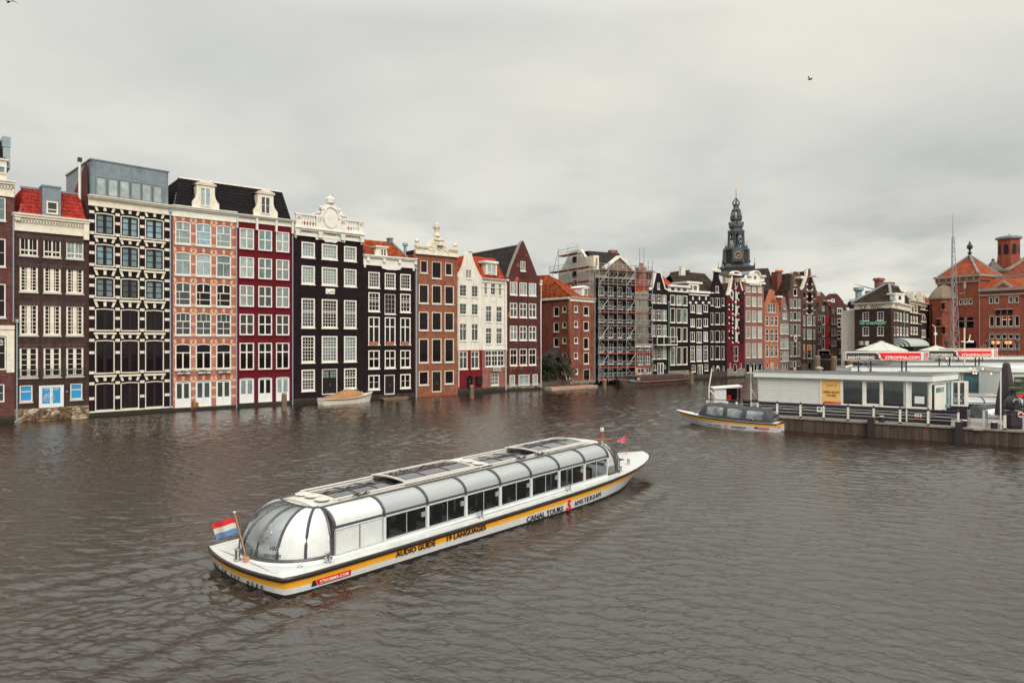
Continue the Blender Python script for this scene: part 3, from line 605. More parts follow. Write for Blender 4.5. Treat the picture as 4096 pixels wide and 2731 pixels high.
# --- houses 4 and 5 under one black mansard
def mansard(h,yt_l,yt_r,left,right,zt):
    zr=h.P(V2,*left,1.0)[1] if left else None
h=hse('striped_brick_house','pink and cream striped brick house with segmental arches and double glass water doors',690,945)
C=[(75,170),(198,292),(320,410)]
gr=[(350,488,dict(c=1,H=(.62,),V=(),bw=.05,g=[GC,GS,GC])),(532,673,dict(c=1,H=(.64,),g=GC)),(713,855,dict(c=1,H=(.6,),g=[GM,GD,GD])),(893,1032,dict(c=1,H=(.62,),g=GM)),(1080,1238,dict(c=1,H=(.66,),g=GD))]
arch_u=[]
for (y0,y1,st) in gr:
    z1=h.P(V2,122,y0)[1]; z0=h.P(V2,122,y1)[1]
    for a,b in C:
        u0=h.P(V2,a,y0)[0]; u1=h.P(V2,b,y0)[0]; s2=dict(st); g=s2.pop('g'); o=h.win(u0,u1,z0,z1,fm=WHITE,g=g,arch=.12,sill=GREYSILL,fw=.12,tb=.09,**s2)
        q=MB(); ww=u1-u0; hh=z1-z0; f=st['H'][0]
        if y0 in (350,713): q.box(ww/2-.05,.06,hh*f,ww/2+.05,.12,hh-.15); q.box(ww/4+.02,.07,.1,ww/4+.06,.115,hh*f-.1); q.box(.12,.07,hh*.27,ww-.12,.115,hh*.3)
        elif y0==893: q.box(ww/3,.07,hh*f,ww/3+.04,.115,hh-.15); q.box(ww*2/3,.07,hh*f,ww*2/3+.04,.115,hh-.15); q.box(ww/2-.03,.07,.1,ww/2+.03,.115,hh*f); q.box(.12,.07,hh*.3,ww-.12,.115,hh*.33)
        elif y0==1080: q.box(ww/2-.06,.06,.1,ww/2+.06,.12,hh*f)
        else: q.box(ww/2-.02,.07,.1,ww/2+.02,.115,hh*f)
        q.build('glazing_bar',WHITE,o)
z1=h.P(V2,122,1303)[1]; z0=h.P(V2,122,1462)[1]
for a,b in C: h.door(h.P(V2,a,1400)[0],h.P(V2,b,1400)[0],z0,z1,m=CWHITE,fm=CWHITE,glassz=.34,arch=.1,g=GM,handle=False)
zt=h.P(V2,60,285)[1]; h.finish(B_PINK,top=zt+.3,base=z0-.05,basem=B_BASE)
k=MB(); ul=h.P(V2,46,500)[0]
edges=[(0.14,.0)]
for (y0,y1,*_) in gr+[(1303,1462)]:
    z1=h.P(V2,122,y0)[1]; z0=h.P(V2,122,y1)[1]; hh=z1-z0
    cs=[h.P(V2,c,y0)[0] for c in (0,75,170,198,292,320,410,0)]
    for a,b in ((.12,cs[1]-.02),(cs[2]+.02,cs[3]-.02),(cs[4]+.02,cs[5]-.02),(cs[6]+.02,h.w-.02)):
        for f in ((.04,.5,.95) if y0!=1303 else (.35,.7,.97)): k.box(a,-.02,z0+hh*f-.13,b,-.002,z0+hh*f+.13)
    for ci in range(3):
        a=cs[1+2*ci]; b=cs[2+2*ci]; zz=z1+.03; R=(b-a)
        for f0,f1 in ((-.04,.1),(.42,.58),(.9,1.04)):
            s0=(f0-.5)*.25; s1=(f1-.5)*.25; zA=zz-.1*(2*abs(f0-.5))**2+.03; zB=zz-.1*(2*abs(f1-.5))**2+.03
            k.prism([(a+R*f0,zA),(a+R*f1,zB),(a+R*f1+s1,zB+.42),(a+R*f0+s0,zA+.42)],-.03,-.002)
k.build_each('stone_band',BAND,h.root)
k=MB()
for (y0,y1,*_) in gr+[(1303,1462)]:
    z1=h.P(V2,122,y0)[1]+.03; cs=[h.P(V2,c,y0)[0] for c in (75,170,198,292,320,410)]
    for ci in range(3):
        a,b=cs[2*ci],cs[2*ci+1]; p=[];q=[]
        for i in range(7): f=i/6; x=a+(b-a)*f; z=z1-.1*(2*abs(f-.5))**2+.03; p.append((x,z)); q.append((x+(f-.5)*.25,z+.38))
        k.prism(p+q[::-1],-.02,-.002)
k.build_each('arch_lintel',brick('rubbed red brick',(.45,.12,.07),(.36,.09,.06),(.3,.16,.12),.2,bw=.1,bh=.6,ms=.02),h.root)
for a,b in C:
    u0=h.P(V2,a,1250)[0]; u1=h.P(V2,b,1250)[0]; z=h.P(V2,122,1262)[1]
    o=h.boxpart('flower_box',GREYSILL,(u0+.15,-.35,z,u0+1.0,-.12,z+.2),(u1-1.0,-.35,z,u1-.15,-.12,z+.2)); k=MB(); k.smooth=False
    for i in range(50):
        x=random.uniform(u0+.15,u1-.15); r=.1; y=-.24+random.uniform(-.12,.1); zz=z+.2+random.uniform(-.05,.14); t=random.random()*6; k.add([(x,y,zz),(x+r*math.cos(t),y+.05,zz+r*math.sin(t)),(x+r*math.cos(t+1.8),y-.05,zz+r*math.sin(t+1.8))],[(0,1,2)])
    k.build('plants',mat('window box leaves',(.07,.09,.03),.8,noise=.5,nscale=5),o)
zt4=zt
for hh_ in (0,): h.cornice(h.P(V2,60,318)[1],h.P(V2,60,254)[1],m=WHITE,out=.5)
zc=h.P(V2,60,254)[1]; zr=h.P(V2,95,92,1.4)[1]
k=MB(); tiles(k,(.15,.1,zc),(h.w,.1,zc),(h.w,1.5,zr),(.95,1.5,zr)); tiles(k,(.15,8,zc),(.15,.1,zc),(.95,1.5,zr),(.95,7,zr)); k.quad((.95,1.5,zr-.02),(h.w,1.5,zr-.02),(h.w,9,zr-.02),(.95,9,zr-.02)); k.build('roof',T_BLK,h.root)
h.boxpart('ridge',WHITE,(.85,1.35,zr,h.w,1.8,zr+.14))
def dormer(h,V,x0,x1,yb,yt,xb0,xb1,wx,wy,g=GM,m=CREAM,back=2.2,c=2,xr=None,ped=True):
    xr=xr or (x0+x1)/2; u0=h.P(V,x0,yb)[0]; u1=h.P(V,x1,yb)[0]; z0=h.P(V,xr,yb)[1]; z1=h.P(V,xr,yt)[1]; s0=h.P(V,xb0,yb)[0]; s1=h.P(V,xb1,yb)[0]
    k=MB(); hh=z1-z0; zb=z0
    k.prism([(s0,zb),(s1,zb),(s1,zb+hh*.2),(u1+.1,zb+hh*.36),(u1,zb+hh*.5),(u1,zb+hh*.82),(u0,zb+hh*.82),(u0,zb+hh*.5),(u0-.1,zb+hh*.36),(s0,zb+hh*.2)] if ped else [(s0,zb),(s1,zb),(u1,zb+hh*.8),(u0,zb+hh*.8)],-.05,.25)
    k.box(u0,.25,zb+.1,u1,back,zb+hh*.8)
    k.box(u0-.12,-.2,zb+hh*.82,u1+.12,.3,zb+hh*.87)
    if ped: k.prism([(u0-.15,zb+hh*.87),(u1+.15,zb+hh*.87),((u0+u1)/2,zb+hh)],-.24,back)
    else: k.box(u0-.15,-.25,zb+hh*.87,u1+.15,back,zb+hh)
    k.build('dormer',m,h.root)
    a=h.P(V,wx[0],yt)[0]; b=h.P(V,wx[1],yt)[0]; return h.win(a,b,h.P(V,sum(wx)/2,wy[1])[1],h.P(V,sum(wx)/2,wy[0])[1],c=c,V=(.5,) if c==2 else (),fm=WHITE,g=g,hole=False,y=-.19,fw=.08,tb=.12,bw=.03,r=2 if c==2 else 1)
dormer(h,V2,203,312,274,107,177,338,(222,285),(152,262),g=GC,xr=255)
h.pipe(V2,47,285,1450)
# --- house 5
h=hse('dark_red_house','dark red plastered house with white windows and three white double doors at the water',945,1175)
C=[(460,547),(572,655),(678,758)]
h.grid(V2,C,[(392,518),(563,690),(732,860),(903,1030)],503,c=2,r=2,V=(.5,),H=(.52,),tb=.13,fm=WHITE,g=[GC,GS,GC,GC,GS,GC,GC,GM,GC,GM,GD,GM],sill=B_RED,fw=.12,bw=.03)
h.grid(V2,C,[(1075,1238)],503,V=(.5,),H=(.66,),tb=.13,fm=WHITE,g=GD,sill=B_RED,fw=.12)
z1=h.P(V2,503,1286)[1]; z0=h.P(V2,503,1435)[1]
for i,(a,b) in enumerate(C): h.door(h.P(V2,a,1400)[0],h.P(V2,b,1400)[0],z0,z1,m=CWHITE,fm=CWHITE,glassz=.36,arch=.08,g=[GC,GD,GC][i],handle=False)
zc=h.P(V2,450,308)[1]; h.finish(B_RED,top=zc-.4,base=z0-.03,basem=B_BASE)
h.cornice(h.P(V2,460,352)[1],zc,m=WHITE,out=.5)
k=MB()
for x in (440,560,675,772): u=h.P(V2,x,360)[0]; k.box(max(0.03,u-.1),-.35,zc-1.5,min(h.w-.03,u+.1),-.07,zc-.25)
k.build_each('console',WHITE,h.root)
ur=h.P(V2,745,190,1.4)[0]
k=MB(); tiles(k,(0,.1,zc),(h.w-.25,.1,zc),(h.w-.75,1.5,zr),(0,1.5,zr)); k.quad((0,1.5,zr-.02),(h.w-.75,1.5,zr-.02),(h.w-.75,9,zr-.02),(0,9,zr-.02)); k.quad((h.w-.25,.1,zc),(h.w-.25,9,zc),(h.w-.75,9,zr),(h.w-.75,1.5,zr)); k.build('roof',T_BLK,h.root)
h.boxpart('ridge',WHITE,(0,1.35,zr,h.w-.8,1.8,zr+.14))
dormer(h,V2,567,662,322,160,543,687,(585,640),(205,308),g=GM,xr=615)
h.pipe(V2,440,390,1465); h.pipe(V2,775,395,1445)
# --- house 6
h=hse('black_gable_house','tall black house with white carved attic, balustrade and crowned crest',1175,1452)
C=[(97,190),(238,347),(393,480)]
for ri,(y0,y1,r,Hs) in enumerate([(380,487,4,()),(545,672,5,()),(772,975,8,(.56,)),(1033,1218,7,(.57,))]):
    z1=h.P(V3,143,y0)[1]; z0=h.P(V3,143,y1)[1]
    for ci,(a,b) in enumerate(C):
        h.win(h.P(V3,a,y0)[0],h.P(V3,b,y0)[0],z0,z1,c=4 if ci!=1 else 5,r=r,H=Hs,fm=WHITE,g=GC if ri<2 or (ri==3 and ci) else [GM,GD],fw=.15,bw=.042,sill=WHITE,depth=.17)
z1=h.P(V3,143,1267)[1]; z0=h.P(V3,143,1415)[1]
for ci in (0,2): h.win(h.P(V3,C[ci][0],1300)[0],h.P(V3,C[ci][1],1300)[0],z0,z1,c=4,r=6,H=(.55,),fm=WHITE,g=[GM,GD],fw=.15,bw=.042,sill=WHITE,depth=.17)
u0=h.P(V3,240,1300)[0];u1=h.P(V3,347,1300)[0]; zd0=h.P(V3,290,1440)[1]
dr=h.door(u0,u1,zd0,z1,m=DOORG,fm=WHITE,dbl=True); ww=u1-u0
k=MB(); 
for a in (.14,ww/2+.1): k.box(a,.05,z1-zd0-1.0,a+ww/2-.26,.066,z1-zd0-.25)
k.build('door_light',GC,dr); k=MB()
for a in (.14,ww/2+.1):
    k.box(a+(ww/2-.26)/2-.03,.04,z1-zd0-1.0,a+(ww/2-.26)/2+.03,.049,z1-zd0-.25); k.box(a,.04,z1-zd0-.65,a+ww/2-.26,.049,z1-zd0-.6)
k.build('glazing_bar',DOORG,dr)
zt=h.P(V3,60,272)[1]; zf=h.P(V3,60,328)[1]
h.finish(B_BLACK,top=zt,base=.6,basem=B_BASE)
k=MB(); k.box(0,-.14,zf,h.w-.02,-.003,zt-.35); k.box(-.05,-.4,zt-.35,h.w,.2,zt-.16); k.box(-.08,-.55,zt-.16,h.w+.02,.2,zt)
k.box(.01,-.2,zf-.06,h.w-.03,-.141,zf+.06)
ub=[h.P(V3,x,300)[0] for x in (50,190,400,525)]
k.prism([(ub[1],zf),(ub[2],zf),(ub[2]-.1,zf-.35),(ub[2]-.9,zf-.22),(ub[2]-1.3,zf-.5),((ub[1]+ub[2])/2,zf-.45),(ub[1]+1.3,zf-.5),(ub[1]+.9,zf-.22),(ub[1]+.1,zf-.35)],-.16,-.004)
for x in (60,220,375,510): u=h.P(V3,x,300)[0]; u=min(max(u,.25),h.w-.3); k.box(u-.22,-.42,zt-1.0,u+.22,-.15,zt-.36); k.box(u-.3,-.45,zt-.55,u+.3,-.15,zt-.4)
for x in (.2,h.w-.25): k.lathe([(.02,zf-.45),(.16,zf-.3),(.16,zf-.1),(.1,zf)],8,x,-.1)
k.build('frieze',WHITE,h.root)
zbal=h.P(V3,60,178)[1]; k=MB(); k.box(0,-.42,zt,h.w,-.1,zt+.22); k.box(0,-.46,zbal-.18,h.w,-.06,zbal)
for a,b in ((50,92),(190,240),(240,345),(345,400),(485,523)): k.box(max(0.01,h.P(V3,a,200)[0]),-.4,zt+.22,min(h.w-.01,h.P(V3,b,200)[0]),-.12,zbal-.18)
for a,b in ((92,190),(400,485)):
    ua,uc=h.P(V3,a,200)[0],h.P(V3,b,200)[0]
    for i in range(5):
        x=ua+(uc-ua)*(i+.5)/5; q=zt+.22; H_=zbal-.18-q; k.lathe([(.1,q),(.1,q+H_*.1),(.05,q+H_*.2),(.13,q+H_*.35),(.06,q+H_*.75),(.1,q+H_*.88),(.1,q+H_)],8,x,-.26)
k.build('balustrade',WHITE,h.root)
# crest: curved pediment with shield, two seated putti blobs and a crown
uc=h.P(V3,290,200)[0]; zc_=h.P(V3,290,235)[1]; ztop=h.P(V3,292,100)[1]; k=MB(); k.smooth=False
k.prism([(uc-1.9,zbal),(uc-1.5,zbal+.25),(uc-1.2,zbal+.3),(uc-1.05,zbal+.9),(uc-.7,zbal+1.35),(uc,zbal+1.6),(uc+.7,zbal+1.35),(uc+1.05,zbal+.9),(uc+1.2,zbal+.3),(uc+1.6,zbal+.2),(uc+2.1,zbal)],-.4,-.05)
k.prism([(uc+.85*math.cos(t*PI/8),zbal-.2+1.1*math.sin(t*PI/8)) for t in range(16)],-.52,-.39)
for t in range(10): a=t*PI/9; k.tube([(uc+.98*math.cos(a),-.47,zbal-.1+1.25*math.sin(a)),(uc+.98*math.cos(a+.35),-.47,zbal-.1+1.25*math.sin(a+.35))],.09,6)
for sg in (-1,1):
    x=uc+sg*1.25; k.smooth=True
    k.tube([(x+sg*.35,-.3,zbal+.15),(x+sg*.1,-.32,zbal+.35),(x,-.3,zbal+.75)],.2,8,r1=.17); k.lathe([(.02,zbal+.85),(.14,zbal+.92),(.16,zbal+1.03),(.1,zbal+1.15),(.01,zbal+1.18)],8,x-sg*.03,-.3)
    k.tube([(x,-.35,zbal+.7),(x-sg*.3,-.45,zbal+.75),(x-sg*.5,-.45,zbal+1.05)],.07,6); k.tube([(x+sg*.1,-.4,zbal+.3),(x+sg*.5,-.45,zbal+.3),(x+sg*.75,-.45,zbal+.08)],.1,6,r1=.06)
    k.tube([(x+sg*.3,-.3,zbal+.2),(x+sg*.8,-.3,zbal+.12),(x+sg*1.1,-.3,zbal+.02)],.14,6,r1=.05)
k.smooth=False
zz=zbal+1.55; k.lathe([(.42,zz),(.5,zz+.12),(.45,zz+.2),(.5,zz+.42),(.36,zz+.5)],10,uc,-.22)
for i in range(10): a=2*PI*i/10; k.lathe([(.02,zz+.4),(.09,zz+.5),(.09,zz+.6),(.01,zz+.72)],5,uc+.42*math.cos(a),-.22+.42*math.sin(a))
k.lathe([(.3,zz+.45),(.26,zz+.75),(.1,zz+.88),(.08,zz+.95),(.12,zz+1.02),(.01,zz+1.12)],8,uc,-.22)
k.build('crest',WHITE,h.root)
GREYT=mat('grey lettering',(.10,.09,.09),.6)
def lt(h,V,s,x,y,hh,wd,yy=-.15,m=GREYT):
    u,z=h.P(V,x,y); text_on('lettering',s,m,h.root,(u,yy,z),width=wd,height=hh,ext=.012)
lt(h,V3,'OOST',140,303,.42,1.15); lt(h,V3,'VRIES',297,322,.42,1.3); lt(h,V3,'LANT',438,336,.42,1.2)
lt(h,V3,'AN',70,212,.38,.45,-.405); lt(h,V3,'17',213,232,.38,.4,-.405); lt(h,V3,'40',375,249,.38,.5,-.405); lt(h,V3,'NO',504,264,.38,.45,-.405)
u0,z1_=h.P(V3,265,702); u1,z0_=h.P(V3,328,742); k=MB(); k.box(u0,-.06,z0_,u1,-.002,z1_)
k.tube([(u0+.25,-.09,z0_+.2),(u0+.6,-.1,z0_+.38),(u0+1.1,-.1,z0_+.36),(u1-.15,-.09,z1_-.15)],.09,6); k.tube([(u0+.25,-.08,z0_+.1),(u0+.35,-.08,z0_+.35)],.04,5); k.tube([(u0+1.1,-.08,z0_+.1),(u0+1.05,-.08,z0_+.35)],.04,5)
k.build('plaque',WHITE,h.root)
MB().build('roof',T_ORG,h.root) if False else None
h.slope_roof(T_ORG,zt-.3,zt+1.2,1.8,.5,.5,y0=.6)
# --- house 7
h=hse('small_black_house','lower black house with orange tiled roof, white carved cornice and terracotta window boxes',1452,1660)
C=[(563,642),(677,752),(785,857)]
cz=lambda x,y: h.P(V3,x,y)[1]
h.grid(V3,C,[(588,698,dict(c=4,r=4,bw=.04))],603,fm=WHITE,g=[GM,GM,GD],fw=.13,sill=WHITE,depth=.16)
h.grid(V3,[C[0],None,C[2]],[(730,862,dict(c=3,r=4,V=(),H=(.6,),bw=.045,fw=.13,depth=.16,sill=WHITE))],603,fm=WHITE,g=GD)
h.grid(V3,[C[1]],[(742,880)],714,fm=WHITE,g=GD,fw=.07,sill=WHITE,c=3,r=4,bw=.02)
h.grid(V3,C,[(900,1093,dict(V=(.5,),H=(.66,),tb=.14,c=1,r=1)),(1133,1260,dict(c=2,r=2,V=(.5,),H=(.55,),tb=.1))],603,fm=WHITE,g=GD,fw=.13,depth=.16,sill=WHITE)
h.grid(V3,[C[0],C[2]],[(1305,1406)],603,c=2,r=2,V=(.5,),fm=WHITE,g=GD,fw=.13,depth=.16,sill=WHITE,tb=.12)
dd=h.door(h.P(V3,675,1300)[0],h.P(V3,747,1300)[0],cz(711,1440),cz(711,1303),fw=.1)
zt=cz(540,467); h.finish(B_BLACK,top=zt,base=.5,basem=B_BASE)
zf=cz(540,538); k=MB(); k.box(.02,-.14,zf,h.w-.03,-.003,zt-.3); k.box(-.02,-.38,zt-.3,h.w,.1,zt-.15); k.box(-.05,-.5,zt-.15,h.w+.02,.2,zt)
ub=[h.P(V3,x,500)[0] for x in (650,790)]; k.prism([(ub[0],zf),(ub[1],zf),(ub[1]-.15,zf-.28),(ub[1]-.8,zf-.4),(ub[0]+.8,zf-.4),(ub[0]+.15,zf-.28)],-.16,-.004)
for x in (555,668,775,885): u=h.P(V3,x,500)[0]; k.box(u-.18,-.36,zt-.75,u+.18,-.13,zt-.29)
for x in (.2,h.w-.25): k.lathe([(.02,zf-.4),(.14,zf-.28),(.12,zf)],8,x,-.1)
k.build('frieze',WHITE,h.root)
zr7=h.P(V3,640,370,2.3)[1]
k=MB(); tiles(k,(.02,.15,zt),(h.w-1.0,.15,zt),(h.w-2.1,2.6,zr7),(-.0,2.6,zr7),amp=.06,step=.05); tiles(k,(h.w-1.0,.15,zt),(h.w-1,9,zt),(h.w-2.1,9,zr7),(h.w-2.1,2.6,zr7)); k.quad((0,2.6,zr7-.02),(h.w-2.1,2.6,zr7-.02),(h.w-2.1,9,zr7-.02),(0,9,zr7-.02)); k.add([(.0,.15,zt),(.0,8,zt),(.0,2.6,zr7)],[(0,1,2)]); k.build('roof',T_ORG,h.root)
k=MB(); k.box(h.w-2.45,2.2,zr7-.2,h.w-1.95,2.9,zr7+.35); k.box(h.w-2.5,2.15,zr7+.35,h.w-1.9,2.95,zr7+.5); k.tube([(h.w-2.1,2.55,zr7+.1),(h.w-.95,.15,zt+.1)],.14,6); k.build('chimney',mat('lead grey cap',(.12,.14,.14),.6),h.root)
dormer(h,V3,618,690,488,408,606,698,(645,685),(427,478),g=GM,c=2,ped=False,xr=665)
k=MB(); u,z=h.P(V3,820,440,3); k.tube([(u,3,z-.6),(u,3,z+.6)],.2,10); k.lathe([(.2,z+.6),(.36,z+.62),(.36,z+.95),(.1,z+1.05)],10,u,3); k.build('roof_vent',ZINC,h.root)
TERRA=mat('terracotta',(.42,.10,.04),.7,noise=.3,nscale=6)
for a,b in C:
    u=(h.P(V3,a,1085)[0]+h.P(V3,b,1085)[0])/2-.1; z=cz(603,1090); h.boxpart('flower_box',TERRA,(u-.55,-.3,z,u+.55,-.05,z+.3))
h.pipe(V3,893,570,1465)
# --- house 8
h=hse('cream_gable_house','orange brown brick house with cream scrolled gable top and dark windows',1660,1830)
C=[(148,223),(250,325),(350,422)]; cz=lambda x,y: h.P(V4,x,y)[1]
h.grid(V4,C,[(563,712),(777,924),(988,1177)],185,fm=CREAM,g=GD,fw=.1,bm=DARKFR,c=4,r=6,bw=.025,depth=.15,sill=GREYSILL)
h.grid(V4,[C[0],C[2]],[(1243,1352)],185,fm=CREAM,g=GD,fw=.1,bm=DARKFR,c=4,r=3,bw=.025,depth=.15,sill=GREYSILL)
h.one(V4,160,217,375,474,fm=CREAM,g=GD,bm=DARKFR,c=3,r=3,bw=.025,sill=GREYSILL); h.one(V4,250,325,384,517,fm=CREAM,g=GD,bm=DARKFR,c=4,r=5,bw=.025,sill=GREYSILL); h.one(V4,355,410,394,492,fm=CREAM,g=GD,bm=DARKFR,c=3,r=3,bw=.025,sill=GREYSILL)
h.door(h.P(V4,250,1300)[0],h.P(V4,325,1300)[0],cz(287,1406),cz(287,1240),fm=CREAM,fw=.1)
zt=cz(120,322); h.finish(B_ORG,top=zt,base=cz(200,1440),basem=STONEW)
pp=[(115,322),(115,285),(120,262),(150,268),(208,268),(222,248),(240,218),(262,200),(268,182),(284,168),(304,182),(322,208),(336,212),(342,240),(372,272),(400,288),(438,300),(448,305),(448,345)]
P2=[]
for x,y in pp:
    u,z=h.P(V4,x,y); P2.append((min(max(u,.0),h.w),max(z,zt)))
k=MB(); me=upright(curve_mesh([P2],.22),.05); me.materials.append(CREAM); g8=obj('gable_top',me,h.root)
zs=h.P(V4,170,262)[1]
k.box(.0,-.3,zt-.02,h.w,-.17,zt+.18)
for x0,x1,y in ((118,212,262),(378,450,288)): a=h.P(V4,x0,y)[0]; b=h.P(V4,x1,y)[0]; z=h.P(V4,(x0+x1)/2,y)[1]; k.box(max(a,0),-.42,z-.12,min(b,h.w),.3,z+.08); k.box(max(a,0),-.36,z-.25,min(b,h.w),-.17,z-.13)
for x,y in ((134,215),(432,250)): u,z=h.P(V4,x,y); k.lathe([(.28,z-1.1),(.26,z-.5),(.14,z-.42),(.34,z-.15),(.34,z),(.1,z+.12),(.02,z+.3)],10,u,0)
u,z=h.P(V4,287,168); k.lathe([(.45,z-.3),(.4,z),(.22,z+.1),(.3,z+.5),(.5,z+.85),(.5,z+.95),(.3,z+1.0),(.36,z+1.25),(.1,z+1.4)],10,u,-.02)
ua=h.P(V4,262,210)[0]; ub_=h.P(V4,338,222)[0]; z=h.P(V4,300,212)[1]; k.box(ua,-.45,z-.12,ub_,.3,z+.06)
ua=h.P(V4,280,240)[0]; ub_=h.P(V4,330,240)[0]; z=h.P(V4,305,240)[1]; k.prism([(ua,z-.35),(ub_,z-.35),(ub_-.1,z),((ua+ub_)/2,z+.2),(ua+.1,z)],-.7,-.17)
for (x,y,r,s) in ((232,285,.42,1),(262,262,.5,1),(300,285,.42,-1),(345,290,.5,-1),(368,308,.35,-1),(250,305,.3,1),(322,270,.35,1)):
    u,z=h.P(V4,x,y); k.tube([(u+s*r*(1-t/14)*math.cos(t*.55),-.2,z+r*(1-t/14)*math.sin(t*.55)) for t in range(12)],.07,5)
k.build('ornament',CREAM,g8)
h.pipe(V4,126,375,1452)
MB().box(.3,.35,zt-.5,h.w-.3,9,zt+.6).build('roof',T_GRY,h.root)
# --- house 9, white neck gable over a red base
h=hse('white_gable_house','narrow white plastered house with pointed gable above a dark red ground floor',1830,1928)
cz=lambda x,y: h.P(V4,x,y)[1]
LGC=[GC,GM]
h.grid(V4,[(468,522),(562,612)],[(567,656,dict(c=2,r=3)),(712,798,dict(c=2,r=3)),(870,1003,dict(c=2,V=(.5,),H=(.72,),tb=.07))],495,fm=WHITE,g=GM,fw=.06,bw=.03,sill=WHITE)
h.one(V4,516,560,447,516,c=2,r=1,V=(.5,),fm=WHITE,g=GC,fw=.06,sill=WHITE)
h.grid(V4,[(465,530),(556,620)],[(1085,1226)],497,V=(.5,),H=(.68,),fm=WHITE,g=GM,fw=.12,sill=WHITE,tb=.1)
h.door(h.P(V4,520,1300)[0],h.P(V4,573,1300)[0],cz(547,1388),cz(547,1278),fm=DARKFR,dbl=True,arch=.2,glassz=.2)
o=[(0,-.6),(h.w,-.6)]+[(h.P(V4,x,y)) for x,y in ((640,500),(628,488),(600,432),(575,370),(560,308),(527,305),(516,330),(490,420),(470,462))]
o=[(min(max(a,0),h.w),b) for a,b in o]+[(0,h.P(V4,455,480)[1])]
h.out=o; ze=o[-1][1]; zb=cz(495,1078); h.finish(STUC,sidez=ze-.2)
MB().box(.0,-.05,.6,.0+.001,-.0,zb) 
# red base as a thin applied plaster with the openings left free
def veneer(h,zlo,zhi,m,name='painted_base',y=-.03,u0=.01,u1=None):
    u1=u1 or h.w-.01; hs=[p for p in h.holes if min(q[1] for q in p)<zhi and max(q[1] for q in p)>zlo]
    hs=[[(a,min(max(b,zlo+.005),zhi-.005)) for a,b in p] for p in hs]
    me=upright(curve_mesh([[(u0,zlo),(u1,zlo),(u1,zhi),(u0,zhi)]]+hs,abs(y)/2),y/2-.002); me.materials.append(m); return obj(name,me,h.root)
veneer(h,.75,zb,mat('faded red paint',(.15,.011,.014),.85,spec=.15,noise=.3,nscale=1.5)); veneer(h,-.5,.74,B_BASE,'foundation',y=-.05)
k=MB(); a,z=h.P(V4,592,1285); b=h.P(V4,632,1345)[0]; z0=cz(612,1345); k.box(a,-.35,z0,b,-.04,z); k.box(a-.1,-.45,z-.1,b+.1,-.03,z); k.box(a-.08,-.42,(z+z0)/2-.05,b+.08,-.36,(z+z0)/2+.1); k.build('shutter',BLACKP,h.root)
k=MB(); ul,zl=h.P(V4,452,478); ua,za=h.P(V4,520,305); 
za=h.P(V4,540,318)[1]; ur=h.w*.52
k=MB(); tiles(k,(-.15,.3,ze-.3),(-.15,10,ze-.3),(ur,10,za-.2),(ur,.3,za-.2)); tiles(k,(h.w,10,ze-.3),(h.w,.3,ze-.3),(ur,.3,za-.2),(ur,10,za-.2)); k.build('roof',T_RED if False else tilemat('vermilion roof tiles',(.37,.052,.022),.5),h.root)
T_VER=MC['vermilion roof tiles']
h.boxpart('gable_coping',LEAD,(ur-.35,-.05,za+.15,ur+.35,.4,za+.25))
h.pipe(V4,456,515,1370,m=WHITE)
# --- house 10
h=hse('white_house','narrow white plastered house with vermilion tiled mansard, big white dormer and brick ground floor',1928,2026)
cz=lambda x,y: h.P(V4,x,y)[1]
h.grid(V4,[(662,684),(712,748),(773,795)],[(553,642)],680,c=2,r=3,fm=WHITE,g=GM,fw=.05,bw=.03,sill=WHITE)
h.grid(V4,[(673,718),(755,800)],[(732,856),(904,1028)],695,c=2,r=4,H=(.68,),fm=WHITE,g=GM,fw=.06,bw=.03,sill=WHITE)
h.one(V4,667,818,1080,1205,c=6,r=3,V=(.33,.66),H=(.7,),tb=.16,fm=WHITE,g=GM,fw=.1,bw=.05,sill=WHITE)
h.one(V4,712,773,1257,1352,c=4,r=3,V=(.5,),fm=WHITE,g=GM,fw=.1,bw=.05,tb=.08,sill=WHITE)
zt=cz(640,515); h.finish(STUC,top=zt)
veneer(h,cz(700,1368),cz(700,1078),B_SALM,'brick_base'); veneer(h,-.5,cz(700,1370),B_BASE,'foundation',y=-.06)
h.boxpart('string_course',WHITE,(.01,-.1,cz(700,1076),h.w-.01,-.034,cz(700,1052)),(.01,-.08,zt-1.2,h.w-.2,-.003,zt-1.1))
h.cornice(zt-.5,zt+.05,m=WHITE,out=.45)
h.boxpart('pilaster',WHITE,(h.w-.28,-.12,cz(700,1050),h.w-.03,-.003,zt-.6))
h.boxpart('plaque',WHITE,(h.P(V4,710,650)[0],-.04,cz(728,695),h.P(V4,748,650)[0],-.003,cz(728,655)))
zr=h.P(V4,650,350,1.5)[1]
ul=h.P(V4,568,345,1.6)[0]
k=MB(); tiles(k,(.0,.0,zt+.02),(h.w-.1,.0,zt+.02),(h.w-.75,1.6,zr),(-.9,1.6,zr)); k.quad((-.9,1.6,zr-.02),(h.w-.75,1.6,zr-.02),(h.w-.75,8,zr-.02),(-.9,8,zr-.02)); k.quad((h.w-.1,0,zt),(h.w-.1,8,zt),(h.w-.75,8,zr),(h.w-.75,1.6,zr)); k.build('roof',T_VER,h.root)
a=h.P(V4,672,450)[0]; b=h.P(V4,758,450)[0]; k=MB(); k.box(a,-.05,cz(715,488),b,1.8,cz(715,398)); k.box(a-.35,-.3,cz(715,398),b+.1,1.8,cz(715,380)); k.build('dormer',WHITE,h.root)
h.win(h.P(V4,682,450)[0],h.P(V4,745,450)[0],cz(713,477),cz(713,402),c=4,r=1,V=(.5,),hole=False,y=-.19,fm=WHITE,g=GC,fw=.05,tb=.15,bw=.04)
k=MB(); a,b=h.P(V4,712,1230)[0],h.P(V4,773,1230)[0]; z0=cz(742,1236); k.box(a,-.5,z0-.06,b,-.1,z0); 
